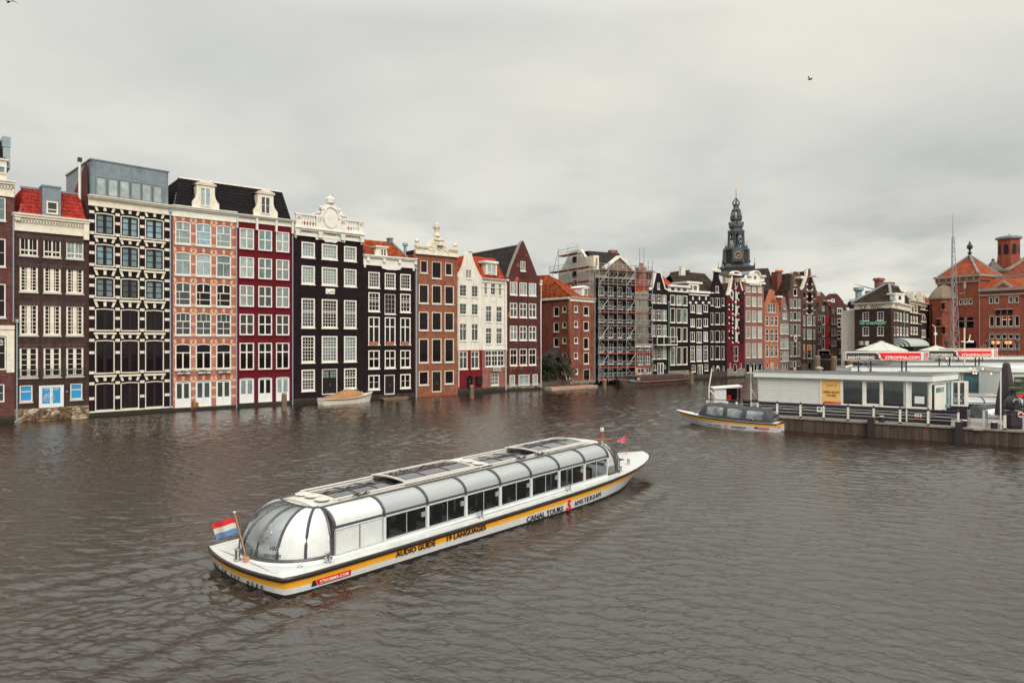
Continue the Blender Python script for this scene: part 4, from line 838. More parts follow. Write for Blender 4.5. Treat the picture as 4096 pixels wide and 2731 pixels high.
for z in (z0+.3,z0+.62): k.box(a,-.5,z,b,-.47,z+.04)
for i in range(9): x=a+(b-a-.03)*i/8; k.box(x,-.5,z0,x+.03,-.47,z0+.62)
k.build('balcony',WHITE,h.root); h.pipe(V4,826,1078,1390,m=WHITE); h.pipe(V4,818,545,1070,m=WHITE)
# --- house 11, brown spout gable
h=hse('brown_gable_house','dark brown brick house with steep pointed gable, long grey tiled roof and white windows',2026,2163)
cz=lambda x,y: h.P(V4,x,y)[1]; C=[(862,920),(937,995),(1010,1068)]
h.grid(V4,C,[(543,645,dict(c=3,r=1,V=(.5,),g=GC,tb=.05)),(706,820,dict(V=(.5,),H=(.6,),g=GM)),(887,1000,dict(V=(.5,),H=(.6,),g=[GC,GM,GM])),(1067,1198,dict(c=2,H=(.62,),bw=.03,V=(),g=GD))],890,fm=WHITE,fw=.12,tb=.12,bw=.06,sill=WHITE)
h.grid(V4,[(860,902),(930,1015),(1040,1080)],[(1272,1352,dict())],880,fm=WHITE,g=GC,fw=.12,bw=.05,sill=WHITE,c=2)
h.one(V4,945,983,381,458,V=(.5,),fm=WHITE,g=GC,fw=.09,tb=.06,sill=WHITE)
o=[(0,-.6),(h.w,-.6)]+[h.P(V4,x,y) for x,y in ((1100,528),(1086,522),(1055,440),(1005,310),(968,222),(955,222),(940,245),(905,330),(865,430),(842,505))]
anchors(h,V4,[(x,y) for y in (690,870,1050,1250) for x in (848,928,1003,1082)],.8)
h.out=[(min(max(a,0),h.w),b) for a,b in o]; ze=h.P(V4,842,520)[1]; za=h.P(V4,960,232)[1]; ur=h.P(V4,960,232)[0]
h.finish(B_BRN,sidez=ze-.3,base=.9,basem=STONEW,depth=14)
k=MB(); tiles(k,(-.15,.3,ze-.2),(-.15,14,ze-.2),(ur,14,za-.35),(ur,.3,za-.35),th=.4); tiles(k,(h.w+.05,14,ze-.3),(h.w+.05,.3,ze-.3),(ur,.3,za-.35),(ur,14,za-.35)); k.build('roof',T_GRY,h.root)
k=MB(); k.tube([(ur,.3,za-.3),(ur,14,za-.3)],.11,6)
pts=[h.P(V4,x,y) for x,y in ((842,508),(865,430),(905,330),(940,245),(957,220))]
for a,b in zip(pts,pts[1:]): k.add([(a[0]-.12,-.06,a[1]),(a[0]-.12,.34,a[1]),(b[0]-.12,.34,b[1]),(b[0]-.12,-.06,b[1]),(a[0]+.1,-.06,a[1]),(a[0]+.1,.34,a[1]),(b[0]+.1,.34,b[1]+.0),(b[0]+.1,-.06,b[1])],[(0,1,2,3),(0,3,7,4),(4,7,6,5),(1,5,6,2)])
k.build('coping',mat('weathered coping',(.22,.21,.19),.8),h.root)
h.boxpart('eaves_block',WHITE,(-.1,-.2,ze-.35,.3,.1,ze-.05),(h.w-.3,-.2,ze-.55,h.w+.15,.1,ze-.3)); h.pipe(V4,1102,545,1370,m=WHITE)
# --- house 12, corner building with two faces
K0=(4.7,110.5); K1=(8.9,105.0); K2=(13.25,109.9)
h=House('corner_house','red brick corner house with hipped orange tiled roof beside the overgrown yard','house',K1,K2,'canal houses along the water')
cz=lambda x,y: h.P(V5,x,y)[1]
BW=mat('brown window paint',(.30,.26,.20),.6)
h.grid(V5,[(440,475)],[(722,782),(858,915),(1005,1060),(1140,1197),(1288,1335)],457,c=2,r=2,fm=CREAM,g=GM,fw=.12,sill=GREYSILL,bm=DARKFR)
h.grid(V5,[(525,573)],[(727,812),(862,947),(1007,1112),(1140,1243)],549,c=2,r=3,fm=CREAM,g=GD,fw=.12,sill=GREYSILL,bm=DARKFR)
h.door(h.P(V5,525,1300)[0],h.P(V5,582,1300)[0],cz(552,1398),cz(552,1290),fm=CREAM,m=DARKFR,glassz=.25)
zt=cz(400,640); h.finish(B_CORN,top=zt,depth=.36,base=.9,basem=STONEW)
h.cornice(cz(400,678),zt,m=CREAM,out=.4)
anchors(h,V5,[(x,y) for y in (690,830,980,1120,1280) for x in (412,500,598)],1.3)
# left face as a second wall of the same building
g=House('tmp','x','x',K0,K1); bpy.data.objects.remove(g.root); g.root=h.root; 
ang=math.atan2(g.d.y,g.d.x)-math.atan2(h.d.y,h.d.x); R0=Vector(K0)-Vector(K1); lx=R0.dot(h.d); ly=R0.dot(h.n)
nk=set(o.name for o in h.root.children)
for (y0,y1) in [(730,818),(870,957),(1008,1092)]:
    g.win(g.P(V5,255,y0)[0],g.P(V5,305,y0)[0],g.P(V5,280,y1)[1],g.P(V5,280,y0)[1],fm=CREAM,g=GD,fw=.12,c=2,r=3,bm=DARKFR,sill=GREYSILL)
for (y0,y1) in [(725,780),(868,920),(1005,1060),(1147,1200)]:
    g.win(g.P(V5,335,y0)[0],g.P(V5,370,y0)[0],g.P(V5,352,y1)[1],g.P(V5,352,y0)[1],fm=CREAM,g=GD,fw=.1,c=2,r=2,bm=DARKFR,sill=GREYSILL)
g.door(g.P(V5,265,1200)[0],g.P(V5,315,1200)[0],g.P(V5,290,1300)[1],g.P(V5,290,1150)[1],fm=DARKFR)
uA=g.P(V5,225,1150)[0]; uB=g.P(V5,320,1150)[0]; zA=g.P(V5,270,1105)[1]; zB=g.P(V5,270,1165)[1]
k=MB(); k.add([(uA,0,zA),(uB,0,zA),(uB,-1.3,zB),(uA,-1.3,zB),(uA,-1.3,zB-.35),(uB,-1.3,zB-.35),(uB,0,zB-.35),(uA,0,zB-.35)],[(0,1,2,3),(3,2,5,4),(1,6,5,2),(0,3,4,7)]); k.build('awning',mat('black canvas',(.025,.02,.024),.8),h.root)
g.holes=g.holes; me=upright(curve_mesh([[(0,-.6),(g.w,-.6),(g.w,zt),(0,zt)]]+g.holes,.15),.15); me.materials.clear(); me.materials.append(B_CORN); obj('wall',me,h.root)
MB().box(0,-.25,zt-.35,g.w,.1,zt-.02).build('cornice',CREAM,h.root)
for o in list(h.root.children):
    if o.name not in nk:
        l=Vector(o.location); o.location=(lx+l.x*math.cos(ang)-l.y*math.sin(ang),ly+l.x*math.sin(ang)+l.y*math.cos(ang),l.z); o.rotation_euler=(0,0,ang)
# hipped roof in local coords of h
MB().vprism([(.3,.34),(h.w-.04,.34),(h.w-.04,ly),(lx+.4,ly-.1)],-.5,zt-.02).build('side_wall',B_CORN,h.root)
zr=h.P(V5,410,458,4)[1]; a0=(lx,ly,zt); k=MB()
pk=(lx*.42+h.w*.28,ly*.42+3.2,zr); pl=(lx*.95+.3,ly*.95+3.5,zr)
tiles(k,(h.w-.02,-.2,zt),(h.w-.02,-.2,zt),(h.w-.02,-.2,zt),(0,0,zt)) if False else None
tiles(k,(-.1,-.3,zt),(h.w,-.3,zt),(pk[0]+.05,pk[1],zr),pk,amp=.06,step=.05); tiles(k,(lx-.2,ly,zt),(-.1,-.3,zt),pk,pl,amp=.06,step=.05)
tiles(k,(h.w,-.3,zt),(h.w,7,zt),(pk[0]+.1,7,zr),(pk[0]+.05,pk[1],zr)); k.tube([pk,(-.1,-.3,zt+.1)],.14,6); k.tube([pl,pk],.14,6)
k.add([(lx,ly,zt),pl,(h.w,7,zt),(lx+2,7+ly,zt)],[(0,1,3)]); k.build('roof',T_ORG,h.root)
u0,z0=h.P(V5,508,632); u1,z1=h.P(V5,562,552); k=MB(); k.box(u0,-.05,z0,u1,2,z1-.25); k.prism([(u0-.2,z1-.25),(u1+.2,z1-.25),(u1+.05,z1-.05),((u0+u1)/2,z1+.15),(u0-.05,z1-.05)],-.2,2); k.build('dormer',WHITE,h.root)
h.win(h.P(V5,525,600)[0],h.P(V5,555,600)[0],cz(540,628),cz(540,572),c=2,r=2,hole=False,y=-.19,fm=WHITE,g=GM,fw=.06,bw=.04)
h.pipe(V5,620,690,1410)
GRAF=mat('white graffiti paint',(.55,.62,.58),.7)
k=MB()
for pts in ([(330,1310),(335,1345),(350,1335),(358,1305),(362,1350),(378,1340)],[(395,1318),(372,1325),(368,1355),(380,1385),(402,1380),(402,1350),(385,1352)]): k.tube([(g.P(V5,x,y)[0],-.02,g.P(V5,x,y)[1]) for x,y in pts],.09,5)
o=k.build('graffiti',GRAF,h.root); o.location=(lx,ly,0); o.rotation_euler=(0,0,ang)
# --- house 13 behind the scaffold
A13=gpt(2381,111.5);B13=gpt(2541,115.5)
h=House('scaffolded_house','tall black house with white pediment and white side gable behind scaffolding','house',A13,B13,'canal houses along the water')
cz=lambda x,y: h.P(V5,x,y)[1]
C=[(657,705),(742,790),(825,872),(905,955)]
h.grid(V5,C,[(548,630),(680,748),(808,870),(915,1008),(1062,1140),(1180,1245),(1290,1385)],680,c=2,r=2,fm=WHITE,g=[GM,GD,GD,GD],bm=WHITE,V=(.5,),H=(.6,),fw=.08,tb=.08,sill=WHITE)
zt=cz(640,400); h.finish(B_BLACK,top=zt,leftm=STUC,depth=11,base=.9,basem=B_BASE)
zf=cz(640,470); k=MB(); k.box(.02,-.12,zf,h.w-.02,-.003,zt-.4); k.box(-.1,-.5,zt-.4,h.w+.1,.2,zt); k.build('frieze',CREAM,h.root)
k=MB(); pu0,pz=h.P(V5,715,395); pu1=h.P(V5,960,415)[0]; pa=cz(838,300); um=(pu0+pu1)/2; k.prism([(pu0,zt),(pu1,zt),(um,pa)],-.1,.6); k.build('pediment',mat('dull brown render',(.20,.13,.09),.8,noise=.3,nscale=1),h.root)
k=MB(); 
for a,b in (((pu0-.2,zt+.05),(um,pa+.15)),((pu1+.2,zt+.05),(um,pa+.15))): k.add([(a[0],-.4,a[1]),(b[0],-.4,b[1]),(b[0],.7,b[1]),(a[0],.7,a[1]),(a[0],-.4,a[1]+.35),(b[0],-.4,b[1]+.35),(b[0],.7,b[1]+.35),(a[0],.7,a[1]+.35)],[(0,1,5,4),(4,5,6,7),(0,3,2,1),(2,3,7,6)])
k.build('pediment_cornice',CREAM,h.root)
for i,x in enumerate((745,805,865)): pass
k=MB()
def garl(x0,x1,y): 
    a=h.P(V5,x0,y); b=h.P(V5,x1,y); k.tube([(a[0]+(b[0]-a[0])*t/8,-.2,a[1]+.25-.55*math.sin(PI*t/8)) for t in range(9)],.09,5)
for a,b in ((725,775),(775,815),(815,850),(850,890)): garl(a,b,445)
k.build('garland',IRON,h.root)
# attic roof and white side gable
zr=h.P(V5,600,232,3)[1]; k=MB(); tiles(k,(.3,.8,zt),(h.w-.3,.8,zt),(h.w-1.0,3.2,zr),(.8,3.2,zr)); k.quad((.8,3.2,zr-.01),(h.w-1,3.2,zr-.01),(h.w-1,9,zr-.01),(.8,9,zr-.01)); k.quad((h.w-.3,.8,zt),(h.w-.3,10,zt),(h.w-1,9,zr),(h.w-1,3.2,zr)); k.build('roof',T_GRY,h.root)
k=MB(); k.vprism([(0,0),(0,0)],0,0) if False else None
zg=zr+.3; pr=[(.3,zt-.1),(11,zt-.1),(11,zt+.4),(9.5,zt+1.6),(7.4,zg),(4.2,zg),(2.6,zt+2.2),(.9,zt+.8),(.3,zt+.5)]
n=len(pr); k.add([(.0,y,z) for y,z in pr]+[(.45,y,z) for y,z in pr],[tuple(range(n)),tuple(range(2*n-1,n-1,-1))]+[(i,(i+1)%n,(i+1)%n+n,i+n) for i in range(n)]); k.build('side_gable',STUC,h.root)
k=MB()
for y,z in ((6,zt+2.3),(6,zt-.2),(6,zt-1.8)): k.box(-.03,y-.6,z-.6,-.001,y+.6,z+.5)
k.build('shuttered_opening',DARKFR,h.root)
for x0,x1 in ((625,672),(895,930)):
    a,z1=h.P(V5,x0,268 if x0<700 else 300); b,z0=h.P(V5,x1,345 if x0<700 else 370); MB().box(a,.3,zt,b,2.6,z1).build('dormer',CREAM,h.root); h.win(a+.35,b-.3,zt+.5,z1-.3,c=1,r=1,hole=False,y=.16,fm=CREAM,g=GD)
h.boxpart('chimney',B_SALM,(h.w-2.6,3.2,zr-.3,h.w-1.2,4.2,zr+.5))
# scaffold: its own thing
def scaffold():
    root=thing('scaffolding','galvanised tube scaffolding wrapped round the tall black house, red edged planks','scaffolding',(A13[0],A13[1],0),math.atan2(h.d.y,h.d.x))
    TUB=mat('galvanised tube',(.30,.31,.31),.45,metal=.3,noise=.3,nscale=3); PL=mat('scaffold plank',(.20,.115,.085),.8,noise=.4,nscale=4); RD=mat('red toe board',(.28,.05,.04),.7,noise=.3,nscale=3)
    W=h.w+2.8; x0=-.4; x1=x0+W; ys=(-1.6,-.5); lv=[h.P(V5,800,y,-1)[1] for y in (1375,1275,1150,1028,905,785,662,535,410)]
    nb=6; xs=[x0+W*i/nb for i in range(nb+1)]; tops=[lv[-1]+1.2,lv[-1]+1.2,lv[-1]+1.4,lv[-1]+1.2,lv[-1]+1.2,lv[-1]+4.2,lv[-1]+2.2]
    for i,x in enumerate(xs):
        for y in ys: MB().tube([(x,y,.4),(x,y,tops[i])],.055,6).build('standard',TUB,root)
    for z in lv:
        MB().box(x0,ys[0],z-.06,x1,ys[1],z).build('plank_deck',PL,root)
        MB().box(x0,ys[0]-.04,z,x1,ys[0]-.01,z+.17).build('toe_board',RD if random.random()<.35 else PL,root)
        k=MB(); 
        for dz in (.5,1.0): k.tube([(x0,ys[0]-.06,z+dz),(x1,ys[0]-.06,z+dz)],.04,5)
        k.build('guard_rail',TUB,root)
        k=MB(); a=True
        for i in range(nb):
            n=3; 
            for j in range(n):
                xa=xs[i]+(xs[i+1]-xs[i])*j/n; xb=xs[i]+(xs[i+1]-xs[i])*(j+1)/n; k.tube([(xa,ys[0]-.1,z+(.45 if j%2 else 1.0)),(xb,ys[0]-.1,z+(1.0 if j%2 else .45))],.03,4)
        k.build('lattice_brace',TUB,root)
    for i in range(0,8):
        for b in (0,3):
            za,zb=lv[i],lv[i+1]; xa,xb=(xs[b],xs[b+1]) if i%2 else (xs[b+1],xs[b]); MB().tube([(xa,ys[0]-.12,za),(xb,ys[0]-.12,zb)],.045,5).build('brace',TUB,root)
    # stair tower bay on the right and side platforms round the white gable
    for z in lv[3:]:
        MB().tube([(x1,-.6,z),(x1+.6,1.5,z+.9)],.04,5).build('outrigger',TUB,root)
    zs=[zt-1.9,zt+.4,zt+3.0]
    for j,z in enumerate(zs):
        a,b=(-.6 if j<2 else 2.8,11.5 if j<2 else 8.6)
        MB().box(-1.5,a,z-.06,-.4,b,z).build('plank_deck',PL,root); MB().box(-1.56,a,z,-1.52,b,z+.16).build('toe_board',RD,root)
        k=MB(); k.tube([(-1.56,a,z+.5),(-1.56,b,z+.5)],.04,5); k.tube([(-1.56,a,z+1.0),(-1.56,b,z+1.0)],.04,5); k.build('guard_rail',TUB,root)
    for y in (-.6,2.8,5.7,8.6,11.5):
        tz=zs[2]+1.4 if 2<y<9 else zs[1]+1.3; MB().tube([(-1.56,y,zs[0]-2.2),(-1.56,y,tz)],.05,6).build('standard',TUB,root)
    MB().tube([(-1.6,11.5,zs[0]),(-1.6,8.6,zs[2]+1)],.045,5).build('brace',TUB,root); MB().tube([(-1.6,2.8,zs[0]-1.5),(-1.6,5.7,zs[1])],.045,5).build('brace',TUB,root)
scaffold()
# --- house 14, low annex
A14=gpt(2541,113.5);B14=gpt(2607,115.6)
h=House('low_brick_annex','low brick annex with cream cornice and painted red base beside the scaffold','house',A14,B14,'canal houses along the water')
cz=lambda x,y: h.P(V5,x,y)[1]
h.grid(V5,[(1010,1055),(1080,1118)],[(1115,1250)],1032,c=2,r=4,V=(.5,),fm=WHITE,g=GM,fw=.12,tb=.1,bw=.05,sill=WHITE)
h.grid(V5,[(1008,1068),(1085,1130)],[(1285,1330)],1032,c=2,r=1,V=(.5,),fm=WHITE,g=GM,fw=.12,tb=.1,sill=WHITE)
zt=cz(1000,1065); h.finish(brick('old brick',(.16,.065,.05),(.12,.05,.04),(.12,.07,.06)),top=zt,depth=2.5,base=.8,basem=B_BASE); h.cornice(cz(1000,1090),zt,m=CREAM,out=.35)
veneer(h,.85,cz(1000,1265),mat('patchy red paint',(.42,.05,.03),.8,noise=.5,nscale=2.2,c2=(.5,.40,.34)))
# --- houses 15-24
def fh(name,label,a,b): return House(name,label,'house',FP[a],FP[b],'canal houses along the water')
h=fh('black_spout_house','black house with white edged spout gable, white balcony and red tiled side roof',2596,2672)
cz=lambda x,y: h.P(V6,x,y)[1]; C=[(15,55),(70,120),(132,172)]
h.grid(V6,C,[(592,682,dict(V=(.5,),H=(.5,))),(752,864,dict(V=(.5,),H=(.66,))),(910,1030,dict(H=(.66,),V=(.5,))),(1122,1268,dict(c=3,r=4))],35,fm=WHITE,g=[GM,GD,GC],fw=.14,tb=.1,bw=.06,sill=WHITE)
h.one(V6,76,103,470,540,V=(),fm=WHITE,g=GC,fw=.1,sill=WHITE)
h.door(h.P(V6,78,1400)[0],h.P(V6,145,1400)[0],cz(110,1445),cz(110,1308),m=WHITE,fm=WHITE,glassz=.2,g=GM); h.one(V6,38,62,1325,1385,fm=WHITE,g=GM,sill=WHITE); h.one(V6,151,166,1332,1372,fm=WHITE,g=GM)
PT=[(190,545),(158,540),(112,368),(55,368),(22,535),(-12,545)]; o=[(0,-.6),(h.w,-.6)]+[h.P(V6,x,y) for x,y in PT]; h.out=[(min(max(a,0),h.w),b) for a,b in o]; ze=h.out[2][1]; za=h.out[4][1]
h.finish(B_BLACK,sidez=ze-.3,leftm=STUC,base=.8,basem=B_BASE,depth=14)
k=MB(); 
def coping(h,pts,m,wd=.3,name='coping'):
    k=MB(); P=[h.P(V6,x,y) for x,y in pts]
    for a,b in zip(P,P[1:]):
        d=Vector((b[0]-a[0],b[1]-a[1])).normalized(); n=Vector((-d.y,d.x))*wd/2; k.prism([(a[0]-n.x,a[1]-n.y),(b[0]-n.x,b[1]-n.y),(b[0]+n.x,b[1]+n.y),(a[0]+n.x,a[1]+n.y)],-.08,.4)
    return k.build(name,m,h.root)
coping(h,[(-8,540),(22,530),(57,372)],WHITE,.35); coping(h,[(110,372),(158,535),(188,545)],WHITE,.22); h.boxpart('gable_cap',WHITE,(h.P(V6,52,370)[0],-.1,za-.05,h.P(V6,116,370)[0],.4,za+.15))
h.boxpart('gable_band',WHITE,(h.P(V6,52,380)[0],-.05,za-.9,h.P(V6,70,380)[0],-.002,za-.1)) if False else None
ur=h.w*.47; k=MB(); tiles(k,(-.1,.3,ze-.9),(-.1,14,ze-.9),(ur,14,za-1.0),(ur,.3,za-1.0),tw=.4,th=.5,amp=.07); tiles(k,(h.w,14,ze-.3),(h.w,.3,ze-.3),(ur,.3,za-1.0),(ur,14,za-1.0),tw=.4,th=.5,amp=.07); k.build('roof',T_VER,h.root)
h.boxpart('chimney',B_SALM,(h.P(V6,140,350)[0],6,za-2,h.P(V6,205,350)[0]+.3,7,za+1.6),(h.P(V6,160,350)[0],6.2,za+1.6,h.P(V6,182,350)[0]+.2,6.6,za+2.4))
zb=cz(100,1118); zb1=cz(100,1034); ua=h.P(V6,22,1100)[0]; ub=h.P(V6,235,1100)[0]; k=MB(); k.box(ua,-1.2,zb-.12,ub,-.01,zb+.05); k.box(ua,-1.2,zb1-.1,ub,-1.12,zb1)
for i in range(4): x=ua+(ub-ua-.1)*i/3; k.box(x,-1.2,zb,x+.1,-1.12,zb1)
k.build('balcony',WHITE,h.root); k=MB()
for i in range(40): x=ua+(ub-ua)*i/40; k.box(x,-1.17,zb,x+.025,-1.15,zb1)
k.build('railing_bars',IRON,h.root)
h=fh('black_attic_house','black house with white attic strip of three small windows on a stone base',2672,2755)
cz=lambda x,y: h.P(V6,x,y)[1]; C=[(211,260),(276,327),(339,388)]
h.grid(V6,C,[(600,703,dict(V=(.5,),H=(.5,))),(737,888,dict(c=2,H=(.6,))),(935,1085,dict(c=2,H=(.66,))),(1142,1330,dict(c=2,r=3,H=(.66,)))],235,fm=WHITE,bm=DARKFR,g=[GM,GC,GM,GD],fw=.16,bw=.07,tb=.1,sill=WHITE,depth=.2)
zt=cz(195,490); za=cz(195,562); h.grid(V6,[(220,257),(283,318),(343,380)],[(521,553)],238,fm=WHITE,g=[GD,GM,GM],fw=.04)
h.finish(B_BLACK,top=zt); veneer(h,za,zt-.02,WHITE,'attic_band'); h.boxpart('cornice',WHITE,(0,-.45,zt-.35,h.w,.2,zt)); veneer(h,-.5,cz(300,1388),STONEW,'foundation',y=-.1); h.pipe(V6,192,680,1470)
k=MB(); tiles(k,(.1,1,zt-.4),(h.w-2,1,zt-.4),(h.w-3,4,zt+2.2),(.1,4,zt+2.8),tw=.4,th=.5,amp=.07); k.build('roof',T_VER,h.root)
h.boxpart('roof_box',mat('black cladding',(.05,.035,.038),.7),(h.w-2.6,7,zt,h.w-.4,9,zt+3.2))
# brown tiled house with white stepped gable rising behind (the roofs between)
h=fh('black_cornice_house','black house with white dormer in a mossy brown roof and little white keystones',2755,2841)
cz=lambda x,y: h.P(V6,x,y)[1]
for cx0,cx1,dy in ((423,468,0),(487,540,-2),(560,605,-3)):
    for (y0,y1,st) in [(703,782,dict(V=(.5,))),(847,932,dict(V=(.5,))),(985,1087,dict(V=(.5,))),(1132,1295,dict(c=3,r=4,H=(.74,)))]:
        ex=14 if cx0==487 and y0<1100 else 0
        h.one(V6,cx0,cx1,y0+dy,y1+ex+dy*1.5,fm=WHITE,g=[GM,GC,GD],fw=.18,tb=.14,bw=.07,sill=WHITE,**st)
h.one(V6,435,476,1330,1402,c=2,r=2,fm=WHITE,g=GM,fw=.12,bw=.08,sill=WHITE); h.one(V6,571,608,1322,1390,c=2,r=2,fm=WHITE,g=GM,fw=.12,bw=.08,sill=WHITE)
h.door(h.P(V6,500,1400)[0],h.P(V6,552,1400)[0],cz(526,1452),cz(526,1325),m=WHITE,fm=WHITE,glassz=.2,g=GD)
zt=cz(410,560); h.finish(B_BLACK,top=zt,base=1.0,basem=B_BASE)
h.boxpart('cornice',WHITE,(0,-.35,zt-.25,h.w-.3,.1,zt+.15)); h.boxpart('string_course',WHITE,(0,-.15,cz(410,600),h.w-.5,-.003,cz(410,588)))
for x in (445,513,581): u,z=h.P(V6,x,634); h.boxpart('keystone',WHITE,(u-.15,-.12,z-.3,u+.15,-.002,z+.3))
for x in (418,478,550,612): u,z=h.P(V6,x,678); h.boxpart('impost',WHITE,(max(0.02,u-.28),-.12,z-.22,min(h.w-.02,u+.28),-.002,z+.16))
for x in (445,513,581):
    u,z=h.P(V6,x,690); k=MB(); n=8; R=1.25
    o_=[(u+R*math.cos(PI*t/n),z+R*math.sin(PI*t/n)) for t in range(n+1)]; k.prism(o_,-.012,-.002); k.build('blind_arch',BLACKP,h.root)
zr=h.P(V6,500,405,4)[1]; zr=h.P(V6,560,405,5)[1]; k=MB(); tiles(k,(-2,.2,zt-.6),(h.w+2,.2,zt-.6),(h.w+3.2,5,zr),(.6,5,zr-.3),tw=.4,th=.5,amp=.08,step=.06); k.quad((.6,5,zr-.3),(h.w+3.2,5,zr),(h.w+2,9,zt),(-2,9,zt)); k.build('roof',T_BRN,h.root)
a=h.P(V6,400,520)[0]; b=h.P(V6,512,520)[0]; z1=cz(460,480); k=MB(); k.box(a+.2,.0,zt,b,3.5,z1); k.box(a-.5,-.2,z1,b+.8,3.5,z1+.35); k.build('dormer',WHITE,h.root)
for x0,x1 in ((408,438),(450,487)): h.win(h.P(V6,x0,520)[0],h.P(V6,x1,520)[0],cz(470,550),cz(470,502),c=2,r=2,fm=WHITE,g=GD,hole=False,y=-.15,fw=.05,bw=.05)
h=fh('black_neck_gable_house','black house with neck gable topped by a small white arched cap',2841,2908)
cz=lambda x,y: h.P(V6,x,y)[1]
for (y0,y1,st) in [(630,712,dict(V=())),(783,908,dict(V=())),(972,1090,dict()),(1132,1272,dict())]:
    for i,(a,b) in enumerate([(635,662),(680,732),(750,777)]):
        s2=dict(st); ex=14 if (i==1 and y0==630) else 0
        if i==1 and y0==630: s2=dict(V=(.5,),tb=.14)
        h.one(V6,a,b,y0,y1+ex,fm=WHITE,g=GD,fw=.13,sill=WHITE,**s2)
h.one(V6,685,720,505,575,fm=WHITE,g=GM,fw=.16,sill=WHITE)
for a,b,y0,y1 in ((651,672,1338,1395),(757,778,1338,1392)): h.one(V6,a,b,y0,y1,arch=.35,fm=WHITE,g=GD,fw=.12)
h.door(h.P(V6,690,1400)[0],h.P(V6,732,1400)[0],cz(711,1440),cz(711,1335),fm=WHITE,arch=.6,dbl=False,handle=False)
PT=[(805,600),(790,592),(760,510),(725,430),(720,395),(720,350),(675,350),(675,395),(668,440),(645,520),(632,572)]
h.out=[(0,-.6),(h.w,-.6)]+[(min(max(a,0),h.w),b) for a,b in [h.P(V6,x,y) for x,y in PT]]; h.finish(B_BLACK,sidez=cz(640,600),base=cz(700,1392),basem=B_BASE)
u0=h.P(V6,667,350)[0]; u1=h.P(V6,728,350)[0]; z=cz(697,352); zt2=cz(697,334); k=MB(); n=8; uc=(u0+u1)/2
k.box(u0,-.35,z-.15,u1,.5,z+.1); k.prism([(u0,z+.1),(u1,z+.1)]+[(uc+(u1-uc)*math.cos(PI*t/n),z+.1+(zt2-z)*1.2*math.sin(PI*t/n)) for t in range(1,n)],-.3,.4); k.build('gable_cap',CREAM,h.root)
h.boxpart('eaves_block',WHITE,(.0,-.25,cz(635,582),.9,.1,cz(635,572)),(h.w-.5,-.25,cz(790,602),h.w-.02,.1,cz(790,592)))
zr=cz(700,402); k=MB(); tiles(k,(.0,.3,cz(632,572)-.2),(0,10,cz(632,572)-.2),(h.w*.5,10,zr-3.2),(h.w*.5,.3,zr-3.2),tw=.4,th=.5,amp=.08,step=.06); tiles(k,(h.w,10,cz(790,592)-.5),(h.w,.3,cz(790,592)-.5),(h.w*.5,.3,zr-3.2),(h.w*.5,10,zr-3.2),tw=.4,th=.5); k.build('roof',T_BRN,h.root)
# a cross roof seen to the right of the black gable
k=MB(); tiles(k,(h.w*.5,2.5,cz(760,600)),(h.w+3,2.5,cz(760,600)),(h.w+3,7.5,h.P(V6,780,397,7.5)[1]),(h.w*.5,7.5,h.P(V6,780,397,7.5)[1]),tw=.4,th=.5,amp=.08,step=.06); k.build('rear_roof',T_BRN,h.root)
# --- red warehouse
h=fh('red_warehouse','dark red warehouse with white scrolled neck gable and tall arched shutter openings',2908,2979)
cz=lambda x,y: h.P(V6,x,y)[1]
SHW=mat('weathered white shutter',(.50,.50,.45),.7)
for (y0,y1) in [(545,652),(690,800),(825,945),(965,1098)]:
    h.one(V6,866,922,y0,y1,arch=.95,fm=DARKFR,g=GD,fw=.06,H=(.42,),V=(),depth=.1)
    u,_=h.P(V6,893,y0); 
    k=MB(); a=h.P(V6,893,y0)[0]; b=h.P(V6,917,y0)[0]; z0=cz(893,y1)+.1; z1=cz(893,y0)-.75; k.box(a,-.02,z0,b,.09,z1); k.prism([(a,z1),(b,z1),(b-.15,z1+.3),(a,z1+.62)],-.02,.09); k.build('shutter',SHW,h.root)
    k=MB(); a=h.P(V6,925,y0)[0]; b=h.P(V6,971,y0)[0]; n=7; zz=cz(893,y1)+.1; top=cz(893,y0); 
    k.prism([(a,zz),(b,zz),(b,top-.0)]+[(b-(b-a)*math.sin(PI/2*t/n),top-(top-zz)*.45*(1-math.cos(PI/2*t/n))) for t in range(1,n+1)],-.35,-.28); k.build('shutter',BLACKP,h.root)
    for zz_ in (z0,z1+.2): h.boxpart('shutter_stone',WHITE,(h.P(V6,860,y0)[0]-.1,-.1,zz_-.2,h.P(V6,868,y0)[0]+.02,-.002,zz_+.12)); h.boxpart('shutter_stone',WHITE,(h.P(V6,918,y0)[0],-.1,zz_-.2,h.P(V6,926,y0)[0]+.1,-.002,zz_+.12))
    h.boxpart('keystone',WHITE,(h.P(V6,890,y0)[0]-.12,-.1,top+.05,h.P(V6,890,y0)[0]+.3,-.002,top+.6))
    if y0>600:
        h.one(V6,830,857,y0-10,y1-35,arch=.5,fm=DARKFR,g=GD,fw=.06,depth=.1)
        for yy in (y0+10,y1-50):
            for xx in (826,861): u,z=h.P(V6,xx,yy); h.boxpart('shutter_stone',WHITE,(u-.15,-.08,z-.15,u+.15,-.002,z+.15))
h.one(V6,878,921,1135,1293,c=2,r=1,H=(.35,),V=(),fm=WHITE,g=GD,fw=.14,tb=.1,bw=.03)
for a,b in ((829,852),(940,958)): h.one(V6,a,b,1140,1202,arch=.5,c=2,r=3,fm=DARKFR,g=GM,fw=.05,bw=.06)
for a,b in ((829,848),(940,958)): h.one(V6,a,b,1308,1366,arch=.5,fm=CREAM,g=GD,fw=.12)
h.door(h.P(V6,872,1350)[0],h.P(V6,908,1350)[0],cz(890,1408),cz(890,1318),fm=CREAM,arch=.7,dbl=False,handle=False)
